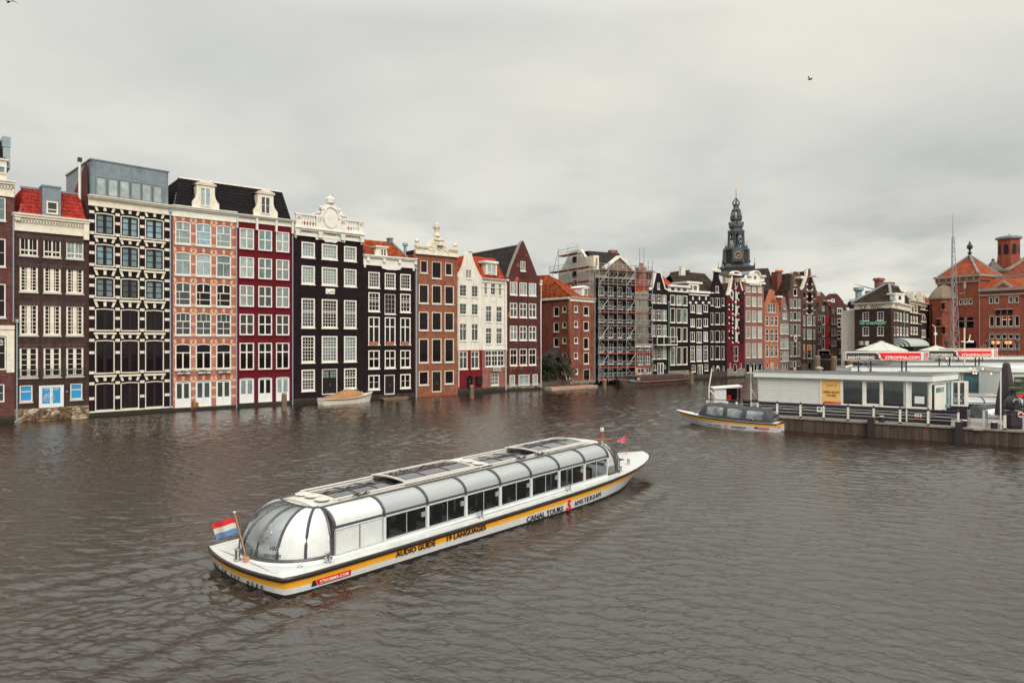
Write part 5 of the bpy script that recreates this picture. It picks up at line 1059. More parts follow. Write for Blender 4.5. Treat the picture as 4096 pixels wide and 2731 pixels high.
PT=[(990,598),(984,600),(955,530),(938,470),(930,440),(927,385),(905,360),(885,355),(862,362),(845,385),(845,430),(838,480),(828,540),(815,590)]
h.out=[(0,-.6),(h.w,-.6)]+[(min(max(a,0),h.w),b) for a,b in [h.P(V6,x,y) for x,y in PT]]+[(0,cz(805,600))]; h.finish(mat('warehouse red paint',(.12,.009,.015),.85,spec=.15,noise=.2,nscale=1,bump=.3,bscale=25),sidez=cz(805,620))
veneer(h,-.5,cz(830,1370),STONEW,'foundation',y=-.08)
coping(h,[(800,592),(822,588),(840,520),(852,440),(857,395)],WHITE,.5); coping(h,[(986,590),(962,540),(945,480),(935,430)],WHITE,.35)
u0=h.P(V6,842,380)[0]; u1=h.P(V6,940,385)[0]; uc=(u0+u1)/2; z=cz(890,384); zz=cz(890,348); k=MB(); k.box(u0,-.5,z-.2,u1,.4,z+.05); n=10; o_=[(uc+(u1-uc)*math.cos(PI*t/n),z+(zz-z)*math.sin(PI*t/n)) for t in range(n+1)]; i_=[(uc+(u1-uc)*.68*math.cos(PI*t/n),z+.05+(zz-z)*.6*math.sin(PI*t/n)) for t in range(n+1)]; k.prism(o_+i_[::-1],-.4,.3); k.build('gable_cap',WHITE,h.root)
h.boxpart('hoist_beam',WHITE,(h.P(V6,885,450)[0],-1.6,cz(900,465),h.P(V6,915,450)[0],0,cz(900,440)),(h.P(V6,878,450)[0],-1.7,cz(900,440),h.P(V6,930,450)[0],.0,cz(900,430)))
for x,y,r in ((850,592,.75),(898,485,.6)):
    u,z=h.P(V6,x,y); k=MB(); k.tube([(u+r*.6*math.cos(t*PI/6),-.1,z+r*1.05*math.sin(t*PI/6)) for t in range(13)],.13,6); k.build('oval_surround',WHITE,h.root); k=MB(); k.prism([(u+r*.5*math.cos(t*PI/6),z+r*.9*math.sin(t*PI/6)) for t in range(12)],-.06,-.01); k.build('oval_window',DARKFR,h.root)
# --- salmon house with baroque top
h=fh('baroque_top_house','salmon brick house with white baroque attic and grey lunette over dark stone arches',2979,3055.5)
cz=lambda x,y: h.P(V6,x,y)[1]; C=[(1004,1049),(1067,1111),(1129,1171)]
h.grid(V6,C,[(492,570,dict(r=4,H=(.55,))),(616,718,dict(r=6)),(760,880,dict(r=6)),(927,1052,dict(r=6)),(1102,1255,dict(r=8))],1026,c=4,fm=WHITE,g=[GM,GC,GC],fw=.18,bw=.07,tb=.1,sill=GREYSILL)
for a,b in ((1003,1047),(1060,1122),(1135,1172)): h.one(V6,a,b,1310,1415,arch=.5,V=(.5,) if a==1060 else (),fm=CREAM,g=GD,fw=.22,tb=.2)
zt=cz(1000,455); h.finish(B_SALM,top=zt); veneer(h,-.5,cz(1000,1278),mat('dark ashlar',(.10,.09,.09),.85,noise=.4,nscale=2),'foundation',y=-.1)
PT=[(1197,460),(1192,408),(1165,400),(1150,392),(1140,365),(1120,348),(1097,343),(1075,350),(1058,375),(1052,395),(1030,392),(1010,392),(990,420),(987,445)]
P2=[(min(max(a,0),h.w),max(b,zt-.4)) for a,b in [h.P(V6,x,y) for x,y in PT]]; uw0,uw1=h.P(V6,1084,420)[0],h.P(V6,1103,420)[0]; zw0,zw1=cz(1093,440),cz(1093,400)
me=upright(curve_mesh([P2+[(0.0,zt-.4)],[(uw0,zw0),(uw1,zw0),(uw1,zw1),(uw0,zw1)]],.25),.1); me.materials.append(WHITE); o=obj('baroque_attic',me,h.root)
k=MB(); k.box(0,-.45,zt-.45,h.w,-.16,zt-.1)
for x0,x1,y in ((1008,1055,398),(1145,1197,405)): a=h.P(V6,x0,y)[0]; b=min(h.P(V6,x1,y)[0],h.w); z=cz(x0,y); k.box(a,-.6,z-.1,b,.2,z+.2)
uc=h.P(V6,1097,380)[0]; z=cz(1097,392); R=h.P(V6,1140,380)[0]-uc; Rz=cz(1097,345)-z; n=10; k.prism([(uc+R*math.cos(PI*t/n),z+Rz*math.sin(PI*t/n)) for t in range(n+1)]+[(uc+R*.8*math.cos(PI*t/n),z+Rz*.8*math.sin(PI*t/n)) for t in range(n,-1,-1)],-.5,.5)
for i in range(5): u=h.w*(.25+.125*i); k.lathe([(.02,zt-.9),(.35,zt-.7),(.35,zt-.4)],8,u,-.1)
k.build('ornament',WHITE,o); h.win(uw0,uw1,zw0,zw1,fm=DARKFR,g=GM,hole=False)
k=MB(); n=10
for i in range(n): a0=PI*i/n; a1=PI*(i+1)/n; k.quad((uc+R*math.cos(a0),.5,z+Rz*math.sin(a0)),(uc+R*math.cos(a1),.5,z+Rz*math.sin(a1)),(uc+R*math.cos(a1)-.8,4,z+Rz*math.sin(a1)),(uc+R*math.cos(a0)-.8,4,z+Rz*math.sin(a0)))
k.build('vaulted_roof',LEAD,h.root); k=MB(); tiles(k,(-.3,.6,zt-.2),(h.w,.6,zt-.2),(h.w,5,zt+1.6),(-2.5,5,zt+1.6),tw=.5,th=.5); k.build('roof',T_BRN,h.root)
# --- orange gable house
h=fh('orange_gable_house','small orange brick house with plain pointed gable and arched french windows',3055.5,3117)
cz=lambda x,y: h.P(V6,x,y)[1]; C=[(1207,1242),(1256,1291),(1302,1337)]
h.grid(V6,C,[(822,920,dict(c=2,r=3,H=(.6,))),(956,1083,dict(c=2,r=3,H=(.62,)))],1225,fm=WHITE,g=GD,fw=.14,bw=.07,tb=.1,sill=GREYSILL)
h.grid(V6,C,[(1120,1247,dict(c=2,r=2,H=(.68,)))],1225,fm=WHITE,g=GM,fw=.16,bw=.07,arch=.25,sill=GREYSILL)
h.one(V6,1233,1311,688,784,c=6,r=2,V=(.33,.66),fm=WHITE,g=GD,fw=.12,bw=.05,tb=.2,sill=GREYSILL)
for a,b in ((1218,1240),(1310,1332)): h.one(V6,a,b,1310,1363,arch=.4,fm=CREAM,g=GM,fw=.12)
h.door(h.P(V6,1258,1300)[0],h.P(V6,1292,1300)[0],cz(1275,1395),cz(1275,1305),m=CREAM,fm=CREAM,glassz=.05,g=GD,handle=False)
PT=[(1352,705),(1345,700),(1335,690),(1283,540),(1258,540),(1215,660),(1197,680)]; h.out=[(0,-.6),(h.w,-.6)]+[(min(max(a,0),h.w),b) for a,b in [h.P(V6,x,y) for x,y in PT]]; h.finish(B_ORA,sidez=cz(1200,700)); veneer(h,-.5,cz(1200,1368),STONEW,'foundation',y=-.08)
za=cz(1270,560); ur=h.w*.46; ze=cz(1200,690); k=MB(); tiles(k,(-.1,.3,ze),(-.1,12,ze),(ur,12,za),(ur,.3,za),tw=.4,th=.5,amp=.08,step=.06); tiles(k,(h.w,12,ze),(h.w,.3,ze),(ur,.3,za),(ur,12,za),tw=.4,th=.5); k.build('roof',T_GRY,h.root)
h.boxpart('hoist_beam',CREAM,(h.P(V6,1265,620)[0],-1.5,cz(1290,630),h.P(V6,1325,620)[0],-.9,cz(1290,612)))
# tall grey roofed building behind it, with brick chimney
g2=House('rear_house','grey tiled rear house with tall brick chimney behind the small orange gable','house',gpt(3060,147),gpt(3175,150),None)
cz2=lambda x,y: g2.P(V6,x,y)[1]; zt=cz2(1200,560); g2.finish(B_BR2,top=zt); k=MB(); tiles(k,(-1,0,zt-2),(g2.w,0,zt-2),(g2.w,4,g2.P(V6,1460,396,4)[1]),(-1,4,g2.P(V6,1200,418,4)[1]),tw=.4,th=.5,amp=.08,step=.06); k.build('roof',T_GRY,g2.root)
g2.boxpart('eaves',WHITE,(0,-.4,zt-.3,g2.w,.1,zt)); a=g2.P(V6,1290,400)[0]; b=g2.P(V6,1336,400)[0]; g2.boxpart('chimney',B_CORN,(a,-1.2,zt-4,b,.6,cz2(1310,368)),(a-.1,-1.3,cz2(1310,368),b+.1,.7,cz2(1310,362)))
k=MB()
for i in range(3): k.lathe([(.3,cz2(1310,362)),(.25,cz2(1310,340))],8,a+.6+i*.75,-.3)
k.build('chimney_pot',MC['terracotta'],g2.root)
g2.win(g2.P(V6,1195,550)[0],g2.P(V6,1215,550)[0],cz2(1205,562)+.4,cz2(1205,545),hole=False,y=-.2,g=GD); g2.win(g2.P(V6,1220,550)[0],g2.P(V6,1250,550)[0],cz2(1205,562)+.4,cz2(1205,545),hole=False,y=-.2,g=GD)
# --- speckled narrow house
h=fh('speckled_house','very narrow speckled brick house full of white windows under a tiny gable',3117,3155)
cz=lambda x,y: h.P(V6,x,y)[1]; C=[(1362,1387),(1393,1419),(1425,1449)]
h.grid(V6,C,[(898,1005,dict(c=2,r=3,H=(.6,))),(1055,1160,dict(c=2,r=3,H=(.6,))),(1193,1293,dict(c=2,r=2,H=(.6,)))],1375,fm=WHITE,g=[GC,GC,GC,GC,GC,GC,GD],fw=.12,bw=.06,tb=.1,sill=WHITE)
h.one(V6,1397,1417,697,745,fm=WHITE,g=GM,c=2,fw=.1,sill=WHITE); h.one(V6,1384,1431,783,852,c=4,r=2,fm=WHITE,g=GC,V=(.5,),fw=.1,bw=.06,sill=WHITE)
h.one(V6,1365,1438,1322,1382,c=4,r=3,fm=WHITE,g=GD,fw=.1,bw=.08,V=(.3,.7),tb=.12)
PT=[(1450,790),(1410,615),(1395,615),(1355,780)]; h.out=[(0,-.6),(h.w,-.6)]+[(min(max(a,0),h.w),b) for a,b in [h.P(V6,x,y) for x,y in PT]]; h.finish(B_SPK,sidez=cz(1356,800))
za=cz(1400,635); ze=cz(1356,790); k=MB(); tiles(k,(-.6,.3,ze),(-.6,9,ze),(h.w*.45,9,za),(h.w*.45,.3,za),tw=.4,th=.5,amp=.08); tiles(k,(h.w,9,ze),(h.w,.3,ze),(h.w*.45,.3,za),(h.w*.45,9,za),tw=.4,th=.5); k.build('roof',T_VER,h.root)
# --- brown neck gable with medallion
h=fh('medallion_house','tall brown brick house with round topped neck gable and white oval medallion',3155,3206.5)
cz=lambda x,y: h.P(V6,x,y)[1]
for (y0,y1) in [(640,737),(775,865),(905,1025),(1085,1240)]:
    h.one(V6,1465,1488,y0,y1,fm=WHITE,g=GM,fw=.14,sill=WHITE); h.one(V6,1499,1538,y0,y1,fm=WHITE,g=GM,fw=.16,sill=WHITE,H=(.7,) if y0>1000 else ()); h.one(V6,1549,1571,y0+3,y1,fm=WHITE,g=GM,fw=.14,sill=WHITE)
h.one(V6,1499,1538,533,608,fm=WHITE,g=GD,fw=.16,sill=WHITE); h.one(V6,1505,1530,432,498,fm=WHITE,g=GM,fw=.12,sill=WHITE)
h.one(V6,1462,1496,1284,1350,c=2,fm=WHITE,g=GD,fw=.12,bw=.14); h.one(V6,1534,1571,1282,1345,c=2,fm=WHITE,g=GD,fw=.12,bw=.14); h.door(h.P(V6,1500,1300)[0],h.P(V6,1530,1300)[0],cz(1515,1384),cz(1515,1288),m=WHITE,fm=WHITE,glassz=.3,g=GD,dbl=False)
PT=[(1585,560),(1562,545),(1557,395),(1548,370),(1530,358),(1505,358),(1487,370),(1480,395),(1480,545),(1452,555)]; h.out=[(0,-.6),(h.w,-.6)]+[(min(max(a,0),h.w),b) for a,b in [h.P(V6,x,y) for x,y in PT]]; h.finish(B_BR2,sidez=cz(1460,570))
u,z=h.P(V6,1520,1052); k=MB(); k.prism([(u+.42*math.cos(t*PI/8),z+.72*math.sin(t*PI/8)) for t in range(16)],-.08,-.002); o=k.build('medallion',WHITE,h.root); k=MB(); k.prism([(u-.12,z-.4),(u+.05,z-.4),(u+.2,z+.1),(u+.05,z+.45),(u-.2,z+.1)],-.11,-.081); k.build('figure',BLACKP,o)
h.boxpart('hoist_beam',WHITE,(h.P(V6,1512,420)[0],-1.6,cz(1535,432),h.P(V6,1550,420)[0],-.01,cz(1535,408)))
k=MB(); n=8; uc=h.P(V6,1517,370)[0]; R=h.P(V6,1556,370)[0]-uc; z=cz(1517,385); Rz=cz(1517,355)-z
k.prism([(uc+R*1.1*math.cos(PI*t/n),z+Rz*1.1*math.sin(PI*t/n)) for t in range(n+1)]+[(uc+R*.85*math.cos(PI*t/n),z+Rz*.85*math.sin(PI*t/n)) for t in range(n,-1,-1)],-.2,.4); k.build('gable_cap',STONE,h.root)
ze=cz(1460,565); za=cz(1500,395); k=MB(); tiles(k,(-4.6,4,cz(1460,620)),(.3,4,cz(1460,620)),(.3,6,h.P(V6,1470,395,6)[1]),(-4.6,6,h.P(V6,1340,405,6)[1]),tw=.4,th=.5,amp=.08,step=.06); k.build('roof',T_GRY,h.root)
# --- big warehouse gable
h=fh('umber_warehouse','tall umber brick warehouse with pale edged spout gable and three arched loading doors',3206.5,3268)
cz=lambda x,y: h.P(V6,x,y)[1]
for y0,y1 in ((445,552),(572,677),(697,800)):
    h.one(V6,1646,1689,y0,y1,arch=.85,fm=DARKFR,g=GD,fw=.08,V=(.5,),H=(.45,),tb=.08,sill=WHITE)
    for xx in (1640,1694):
        for yy in (y1-8,y0+42): u,z=h.P(V6,xx,yy); h.boxpart('shutter_stone',WHITE,(u-.18,-.1,z-.14,u+.18,-.002,z+.14))
for y0,y1 in ((570,628),(697,748)):
    h.one(V6,1604,1621,y0,y1,fm=DARKFR,g=GD,fw=.05,sill=WHITE); h.one(V6,1707,1727,y0+10,y1+8,fm=DARKFR,g=GM,fw=.05,sill=WHITE)
for y0,y1 in ((820,918),(957,1060),(1118,1262)):
    h.one(V6,1603,1622,y0-5,y1,fm=WHITE,g=GM if y0<1100 else GD,fw=.14,sill=WHITE); h.one(V6,1643,1691,y0,y1,c=2,fm=WHITE,g=GC if y0<1000 else GD,fw=.2,H=(.35,),sill=WHITE); h.one(V6,1707,1727,y0,y1,fm=WHITE,g=GM,fw=.14,sill=WHITE)
h.one(V6,1652,1686,1292,1382,fm=WHITE,g=GD,fw=.18)
PT=[(1747,560),(1742,548),(1730,535),(1688,410),(1678,385),(1678,325),(1637,325),(1637,385),(1598,510),(1588,530)]; h.out=[(0,-.6),(h.w,-.6)]+[(min(max(a,0),h.w),b) for a,b in [h.P(V6,x,y) for x,y in PT]]; h.finish(B_BR2,sidez=cz(1590,545)); veneer(h,-.5,cz(1600,1318),STONEW,'foundation',y=-.1)
coping(h,[(1570,535),(1592,528),(1635,400),(1641,328)],CREAM,.5); coping(h,[(1676,328),(1682,400),(1735,535)],STONE,.22)
h.boxpart('hoist_beam',WHITE,(h.P(V6,1662,400)[0],-1.8,cz(1680,415),h.P(V6,1700,400)[0],0,cz(1680,400)))
anchors(h,V6,[(x,y) for y in (680,860,1075) for x in (1592,1635,1697,1737)],1.0)
h.boxpart('orange_blind',mat('orange slatted blind',(.75,.22,.03),.7,noise=.5,nscale=9,stretch=(1,1,6)),(h.P(V6,1648,1130)[0],.05,cz(1665,1180),h.P(V6,1686,1130)[0],.07,cz(1665,1124)),(h.P(V6,1606,1130)[0],.05,cz(1612,1180),h.P(V6,1619,1130)[0],.07,cz(1612,1120)))
ze=cz(1590,545); za=cz(1650,345); ur=h.w*.45; k=MB(); tiles(k,(-.2,.3,ze),(-.2,13,ze),(ur,13,za),(ur,.3,za),tw=.4,th=.5,amp=.08,step=.06); tiles(k,(h.w,13,ze),(h.w,.3,ze),(ur,.3,za),(ur,13,za),tw=.4,th=.5); k.build('roof',T_BRN,h.root)
k=MB(); tiles(k,(-11,8,cz(1400,560)),(1.2,8,cz(1400,560)),(1.2,11,h.P(V6,1600,337,11)[1]),(-9.5,11,h.P(V6,1350,365,11)[1]),tw=.4,th=.5,amp=.08,step=.06); k.build('rear_roof',T_BRN,h.root)
# rear house with white gable end behind the black ones
g2=House('rear_gable_house','mossy roofed rear house with whitewashed end gable and chimney behind the black attic house','house',gpt(2655,133),gpt(2778,137),None)
cz2=lambda x,y: g2.P(V6,x,y)[1]; zt=cz2(200,500); g2.finish(B_BR2,top=zt); zr=cz2(400,335)
k=MB(); tiles(k,(0,0,zt),(g2.w-1,0,zt),(g2.P(V6,415,340,4)[0],4,g2.P(V6,415,338,4)[1]),(g2.P(V6,215,350,4)[0],4,g2.P(V6,215,362,4)[1]),tw=.4,th=.5,amp=.08,step=.06); k.build('roof',T_BRN,g2.root)
a=g2.P(V6,400,400)[0]; k=MB(); k.prism([(a-.6,zt),(g2.P(V6,470,410)[0],zt),(g2.P(V6,447,345)[0],zr-.8),(g2.P(V6,442,325)[0],zr+.9),(g2.P(V6,416,325)[0],zr+.9),(g2.P(V6,414,350)[0],zr-.2)],2,3); k.build('end_gable',STUC,g2.root)
k=MB(); u=g2.P(V6,315,400)[0]; k.tube([(u,-.5,zr-3),(u,-.5,zr+.2)],.25,8); u=g2.P(V6,370,420)[0]; k.tube([(u,-.8,zr-6),(u,-.8,zr-3.6)],.45,8); k.build('flue',WHITE,g2.root)
# ---------------------------------------------------------------- canal end and right hand city
def blk(name,label,pa,da,pb,db,grp='canal end houses'): return House(name,label,'house',gpt(pa,da),gpt(pb,db),grp)
# dark quay wall at the canal end belongs to the street slab; brick facing
MB().add([(61.75,138.95,-1),(62.55,126.95,-1),(57.45,110.95,-1),(57.45,110.95,3.38),(62.55,126.95,3.38),(61.75,138.95,3.38),(61.7,138.9,-1)],[(0,1,4,5),(1,2,3,4)])
k=MB(); k.cm=0; P_=[(61.7,139.5),(62.5,127),(57.4,111)]
for a,b in zip(P_,P_[1:]): k.quad((a[0],a[1],-1),(b[0],b[1],-1),(b[0],b[1],3.39),(a[0],a[1],3.39))
structure(k.build('quay_wall',B_BASE))
h=blk('shuttered_house','narrow brown gabled house with three bright red shutters at the canal end',3266,144,3325,146)
cz=lambda x,y: h.P(V7,x,y)[1]
for y0,y1 in ((990,1083),(1102,1195),(1215,1315)): h.one(V7,212,241,y0,y1,fm=WHITE,g=GM,fw=.2,sill=WHITE)
for y0,y1 in ((988,1040),(1095,1158),(1212,1270)): h.one(V7,175,202,y0,y1,fm=WHITE,g=GM,fw=.14)
h.one(V7,212,237,898,952,c=2,r=4,fm=WHITE,g=GC,fw=.12,bw=.07)
for y0,y1 in ((992,1080),(1105,1195),(1207,1315)): h.boxpart('shutter',mat('bright red shutter paint',(.55,.01,.02),.5),(h.P(V7,245,y0)[0],-.1,cz(258,y1),h.P(V7,271,y0)[0],-.02,cz(258,y0)))
for y0,y1 in ((1095,1150),(1210,1268)): h.one(V7,273,288,y0,y1,fm=WHITE,g=GM,fw=.14)
h.out=[(0,-.6),(h.w,-.6),(h.w,cz(290,960)),(h.P(V7,238,860)[0],cz(238,860)),(h.P(V7,228,790)[0],cz(228,786)),(h.P(V7,208,790)[0],cz(208,786)),(h.P(V7,175,930)[0],cz(175,930)),(0,cz(165,945))]; h.finish(B_BR2,sidez=cz(165,950))
h.boxpart('shop_frame',WHITE,(h.P(V7,172,1330)[0],-.15,cz(230,1332),h.P(V7,288,1330)[0],-.003,cz(230,1322)),(h.P(V7,172,1330)[0],-.15,3.4,h.P(V7,178,1330)[0],-.003,cz(230,1332)),(h.P(V7,282,1330)[0],-.15,3.4,h.P(V7,288,1330)[0],-.003,cz(230,1332)))
h.boxpart('shop_window',GD,(h.P(V7,180,1330)[0],-.06,3.4,h.P(V7,280,1330)[0],-.004,cz(230,1334)))
h.boxpart('hoist_beam',WHITE,(h.P(V7,222,850)[0],-1.2,cz(238,858),h.P(V7,258,850)[0],-.1,cz(238,845)))
k=MB(); za=cz(218,800); tiles(k,(-.6,.3,cz(165,945)),(-.6,9,cz(165,945)),(h.w*.42,9,za),(h.w*.42,.3,za),tw=.5,th=.5); tiles(k,(h.w+.5,9,cz(300,950)),(h.w+.5,.3,cz(300,950)),(h.w*.42,.3,za),(h.w*.42,9,za),tw=.5,th=.5); k.build('roof',T_VER,h.root)
h=blk('narrow_brown_house','narrow brown house with orange roofed gable between red shutters and the bell gable',3322,145.5,3350,146)
cz=lambda x,y: h.P(V7,x,y)[1]
for y0,y1 in ((1012,1075),(1115,1185),(1230,1285)):
    for a,b in ((303,313),(321,334),(341,350)): h.one(V7,a,b,y0,y1,fm=CREAM,g=GD,fw=.07,sill=CREAM)
h.one(V7,315,330,932,972,fm=WHITE,g=GD,fw=.1)
h.out=[(0,-.6),(h.w,-.6),(h.w,cz(355,985)),(h.P(V7,330,890)[0],cz(330,892)),(h.P(V7,315,890)[0],cz(315,892)),(0,cz(298,985))]; h.finish(B_BR2,sidez=cz(355,990))
k=MB(); za=cz(320,900); zl=cz(298,990); tiles(k,(-1.6,1,zl),(.4,1,zl),(h.w*.45,1.6,za),(-2.5,4,za),tw=.4,th=.5); tiles(k,(h.w,6,zl),(h.w,.3,zl),(h.w*.45,.3,za),(h.w*.45,6,za),tw=.4,th=.5); k.build('roof',T_VER,h.root)
h=blk('bell_gable_house','broad brown house with rounded gable, long mossy roof and rooftop chimney block',3307,150,3392,154)
cz=lambda x,y: h.P(V7,x,y)[1]
h.one(V7,304,337,830,865,fm=WHITE,g=GM,fw=.25); h.one(V7,358,411,917,980,c=2,fm=WHITE,g=GM,V=(.5,),fw=.25)
for y0,y1 in ((1018,1108),(1137,1225)): h.one(V7,360,402,y0,y1,fm=WHITE,g=GD,fw=.25,H=(.55,),tb=.2)
h.one(V7,372,398,1310,1358,fm=CREAM,g=GM,fw=.2,sill=WHITE)
h.out=[(0,-.6),(h.w,-.6),(h.w,cz(440,955))]+[h.P(V7,x,y) for x,y in ((432,900),(415,850),(375,800),(350,780),(290,782),(268,800),(258,830))]+[(0,cz(258,860))]; h.out=[(min(max(a,0),h.w),b) for a,b in h.out]; h.finish(brick('wine brown brick',(.13,.055,.055),(.1,.045,.045),(.09,.05,.05)),sidez=cz(440,990))
k=MB(); tiles(k,(h.w*.6,1,cz(440,960)),(h.w+4,2,cz(500,900)),(h.w+4,7,cz(610,800)),(h.w*.5,6,cz(370,785)),tw=.4,th=.5,amp=.08,step=.06); k.build('roof',T_BRN,h.root)
k=MB(); tiles(k,(h.w*.7,8,cz(440,860)),(h.w+6.5,8,cz(440,860)),(h.w+6.5,11,h.P(V7,520,785,11)[1]),(h.w*.6,11,h.P(V7,400,795,11)[1]),tw=.4,th=.5,amp=.08); k.build('rear_roof',T_BRN,h.root)
h.boxpart('chimney_block',STONE,(h.P(V7,238,800)[0],3,cz(280,800),h.P(V7,318,800)[0],6,cz(280,758)),(h.P(V7,240,800)[0],3.5,cz(280,758),h.P(V7,312,800)[0],5.5,cz(280,752)))
# --- corner tavern
KA=gpt(3418.5,126);KB=gpt(3571,120);KC=gpt(3640,134)
h=House('corner_tavern','brown brick corner cafe with hipped tiled roof, white lettered fascia and green script sign','house',KA,KB,None)
cz=lambda x,y: h.P(V7,x,y)[1]
h.grid(V7,[(603,665),(745,808)],[(960,1044),(1102,1187)],634,c=2,r=3,fm=WHITE,g=GD,fw=.18,bw=.08,sill=WHITE)
h.one(V7,752,815,1235,1290,fm=CREAM,g=GD,fw=.15); h.one(V7,607,663,1262,1330,fm=DARKFR,g=GD)
zt=cz(520,880); zf=cz(520,935); h.finish(B_DARK,top=zt,depth=.36)
h.boxpart('fascia',CREAM,(0.0,-.12,zf,h.w,-.004,zt-.15)); h.boxpart('gutter',WHITE,(-.4,-.5,zt-.12,h.w+.4,.2,zt+.1))
def lt2(s,x,y,wd,hh,m,yy=-.14,bold=0): u,z=h.P(V7,x,y); return text_on('lettering',s,m,h.root,(u,yy,z),width=wd,height=hh,ext=.01,bold=bold)
lt2('"ICK   WAEC"',695,908,h.P(V7,822,900)[0]-h.P(V7,570,900)[0],.85,BLACKP)
TEAL=mat('mint script neon tube',(.25,.62,.52),.5,emit=(.2,.6,.5),estr=.15)
o=lt2('The Grasshopper',702,1066,h.P(V7,833,1060)[0]-h.P(V7,572,1060)[0],.9,TEAL,-.1); 
for v in o.data.vertices: v.co.x+=v.co.y*.3
g=House('tmp','x','x',KB,KC); bpy.data.objects.remove(g.root); g.root=h.root
ang=math.atan2(g.d.y,g.d.x)-math.atan2(h.d.y,h.d.x); R0=Vector(KB)-Vector(KA); lx=R0.dot(h.d); ly=R0.dot(h.n); nk=set(o.name for o in h.root.children)
g.grid(V7,[(900,918),(934,952),(965,982),(997,1015),(1028,1044)],[(955,1040),(1097,1182)],910,fm=WHITE,g=GC,fw=.35,H=(.5,),tb=.1,sill=WHITE)
me=upright(curve_mesh([[(0,-.6),(g.w,-.6),(g.w,zt),(0,zt)]]+g.holes,.15),.15); me.materials.clear(); me.materials.append(B_DARK); obj('wall',me,h.root)
g.boxpart('fascia',CREAM,(0,-.12,zf,g.w,-.004,zt-.15)); g.boxpart('gutter',WHITE,(0,-.5,zt-.12,g.w,.2,zt+.1))
STR=bpy.data.materials.new('striped awning canvas')
def stripes(m,c1,c2,scale,axis=0,mode='wave'):
    m.use_nodes=True; t=m.node_tree; b=t.nodes['Principled BSDF']; tc=t.nodes.new('ShaderNodeTexCoord'); s_=t.nodes.new('ShaderNodeSeparateXYZ'); t.links.new(tc.outputs['Object'],s_.inputs[0])
    mu=t.nodes.new('ShaderNodeMath'); mu.operation='MULTIPLY'; mu.inputs[1].default_value=scale; t.links.new(s_.outputs[axis],mu.inputs[0])
    fr=t.nodes.new('ShaderNodeMath'); fr.operation='FRACT'; t.links.new(mu.outputs[0],fr.inputs[0]); gt=t.nodes.new('ShaderNodeMath'); gt.operation='GREATER_THAN'; gt.inputs[1].default_value=.5; t.links.new(fr.outputs[0],gt.inputs[0])
    mx=t.nodes.new('ShaderNodeMixRGB'); t.links.new(gt.outputs[0],mx.inputs[0]); mx.inputs[1].default_value=(*c1,1); mx.inputs[2].default_value=(*c2,1); t.links.new(mx.outputs[0],b.inputs['Base Color']); b.inputs['Roughness'].default_value=.8
stripes(STR,(.50,.55,.50),(.14,.18,.15),1.1,0)
uA=g.P(V7,905,1210)[0]; uB=g.w+5.5; zA=g.P(V7,905,1208)[1]; zB=g.P(V7,905,1290)[1]; k=MB(); n=8
arc=[(-2.6*math.sin(PI/2*t/n),zB+(zA-zB)*math.cos(PI/2*t/n)) for t in range(n+1)]
for a,b in zip(arc,arc[1:]): k.quad((uA,a[0],a[1]),(uB,a[0],a[1]),(uB,b[0],b[1]),(uA,b[0],b[1]))
k.build('awning',mat('green grey awning canvas',(.36,.41,.37),.8,noise=.15,nscale=1),h.root)
k=MB()
for i in range(4):
    r0=1-i*.25; r1=r0-.125
    for a,b in zip(arc,arc[1:]): k.quad((uA-.01,a[0]*r0,zB+(a[1]-zB)*r0),(uA-.01,b[0]*r0,zB+(b[1]-zB)*r0),(uA-.01,b[0]*r1,zB+(b[1]-zB)*r1),(uA-.01,a[0]*r1,zB+(a[1]-zB)*r1))
k.build('awning_stripe',mat('dark green stripe',(.09,.12,.10),.8),h.root); k=MB(); k.poly([(uA,0,zB)]+[(uA,y,z) for y,z in arc]); k.build('awning_end',mat('pale awning end',(.45,.49,.45),.8),h.root)
g.pipe(V7,1000,950,1200)
for o in list(h.root.children):
    if o.name not in nk:
        l=Vector(o.location); o.location=(lx+l.x*math.cos(ang)-l.y*math.sin(ang),ly+l.x*math.sin(ang)+l.y*math.cos(ang),l.z); o.rotation_euler=(0,0,ang)
ca,sa=math.cos(ang),math.sin(ang)
def gl(u,y): return (lx+u*ca-y*sa,ly+u*sa+y*ca)
zr=h.P(V7,770,705,5)[1]; r1=(*[ (0*.5+a*.5) for a in (h.w*1.05,6.6)],zr); r1=(h.w*.62,3.6,zr); e2=gl(g.w,0); MB().vprism([(.05,.3),(h.w-.1,.3),gl(g.w-.05,.35),(.05,14)],2,zt-.02).build('side_wall',B_DARK,h.root); r2=(r1[0]+(e2[0]-lx)*.5,r1[1]+(e2[1]-ly)*.5,zr); k=MB()
tiles(k,(-.4,-.5,zt),(h.w+.1,-.5,zt),r1,(r1[0]-.6,r1[1],zr),tw=.5,th=.5,amp=.09,step=.07); tiles(k,(h.w+.1,-.5,zt),(*e2,zt),r2,r1,tw=.5,th=.5,amp=.09,step=.07); tiles(k,(-.4,8,zt),(-.4,-.5,zt),(r1[0]-.6,r1[1],zr),(r1[0]-.6,r1[1]+1,zr),tw=.5,th=.5)
k.build('roof',T_BRN,h.root); k=MB(); 
for a,b in (((-.4,-.5,zt+.15),(r1[0]-.6,r1[1],zr+.1)),((h.w+.1,-.5,zt+.15),(r1[0],r1[1],zr+.1)),((r1[0]-.6,r1[1],zr+.1),(r2[0],r2[1],zr+.1))): k.tube([a,b],.25,6)
k.build('lead_hip',LEAD,h.root)
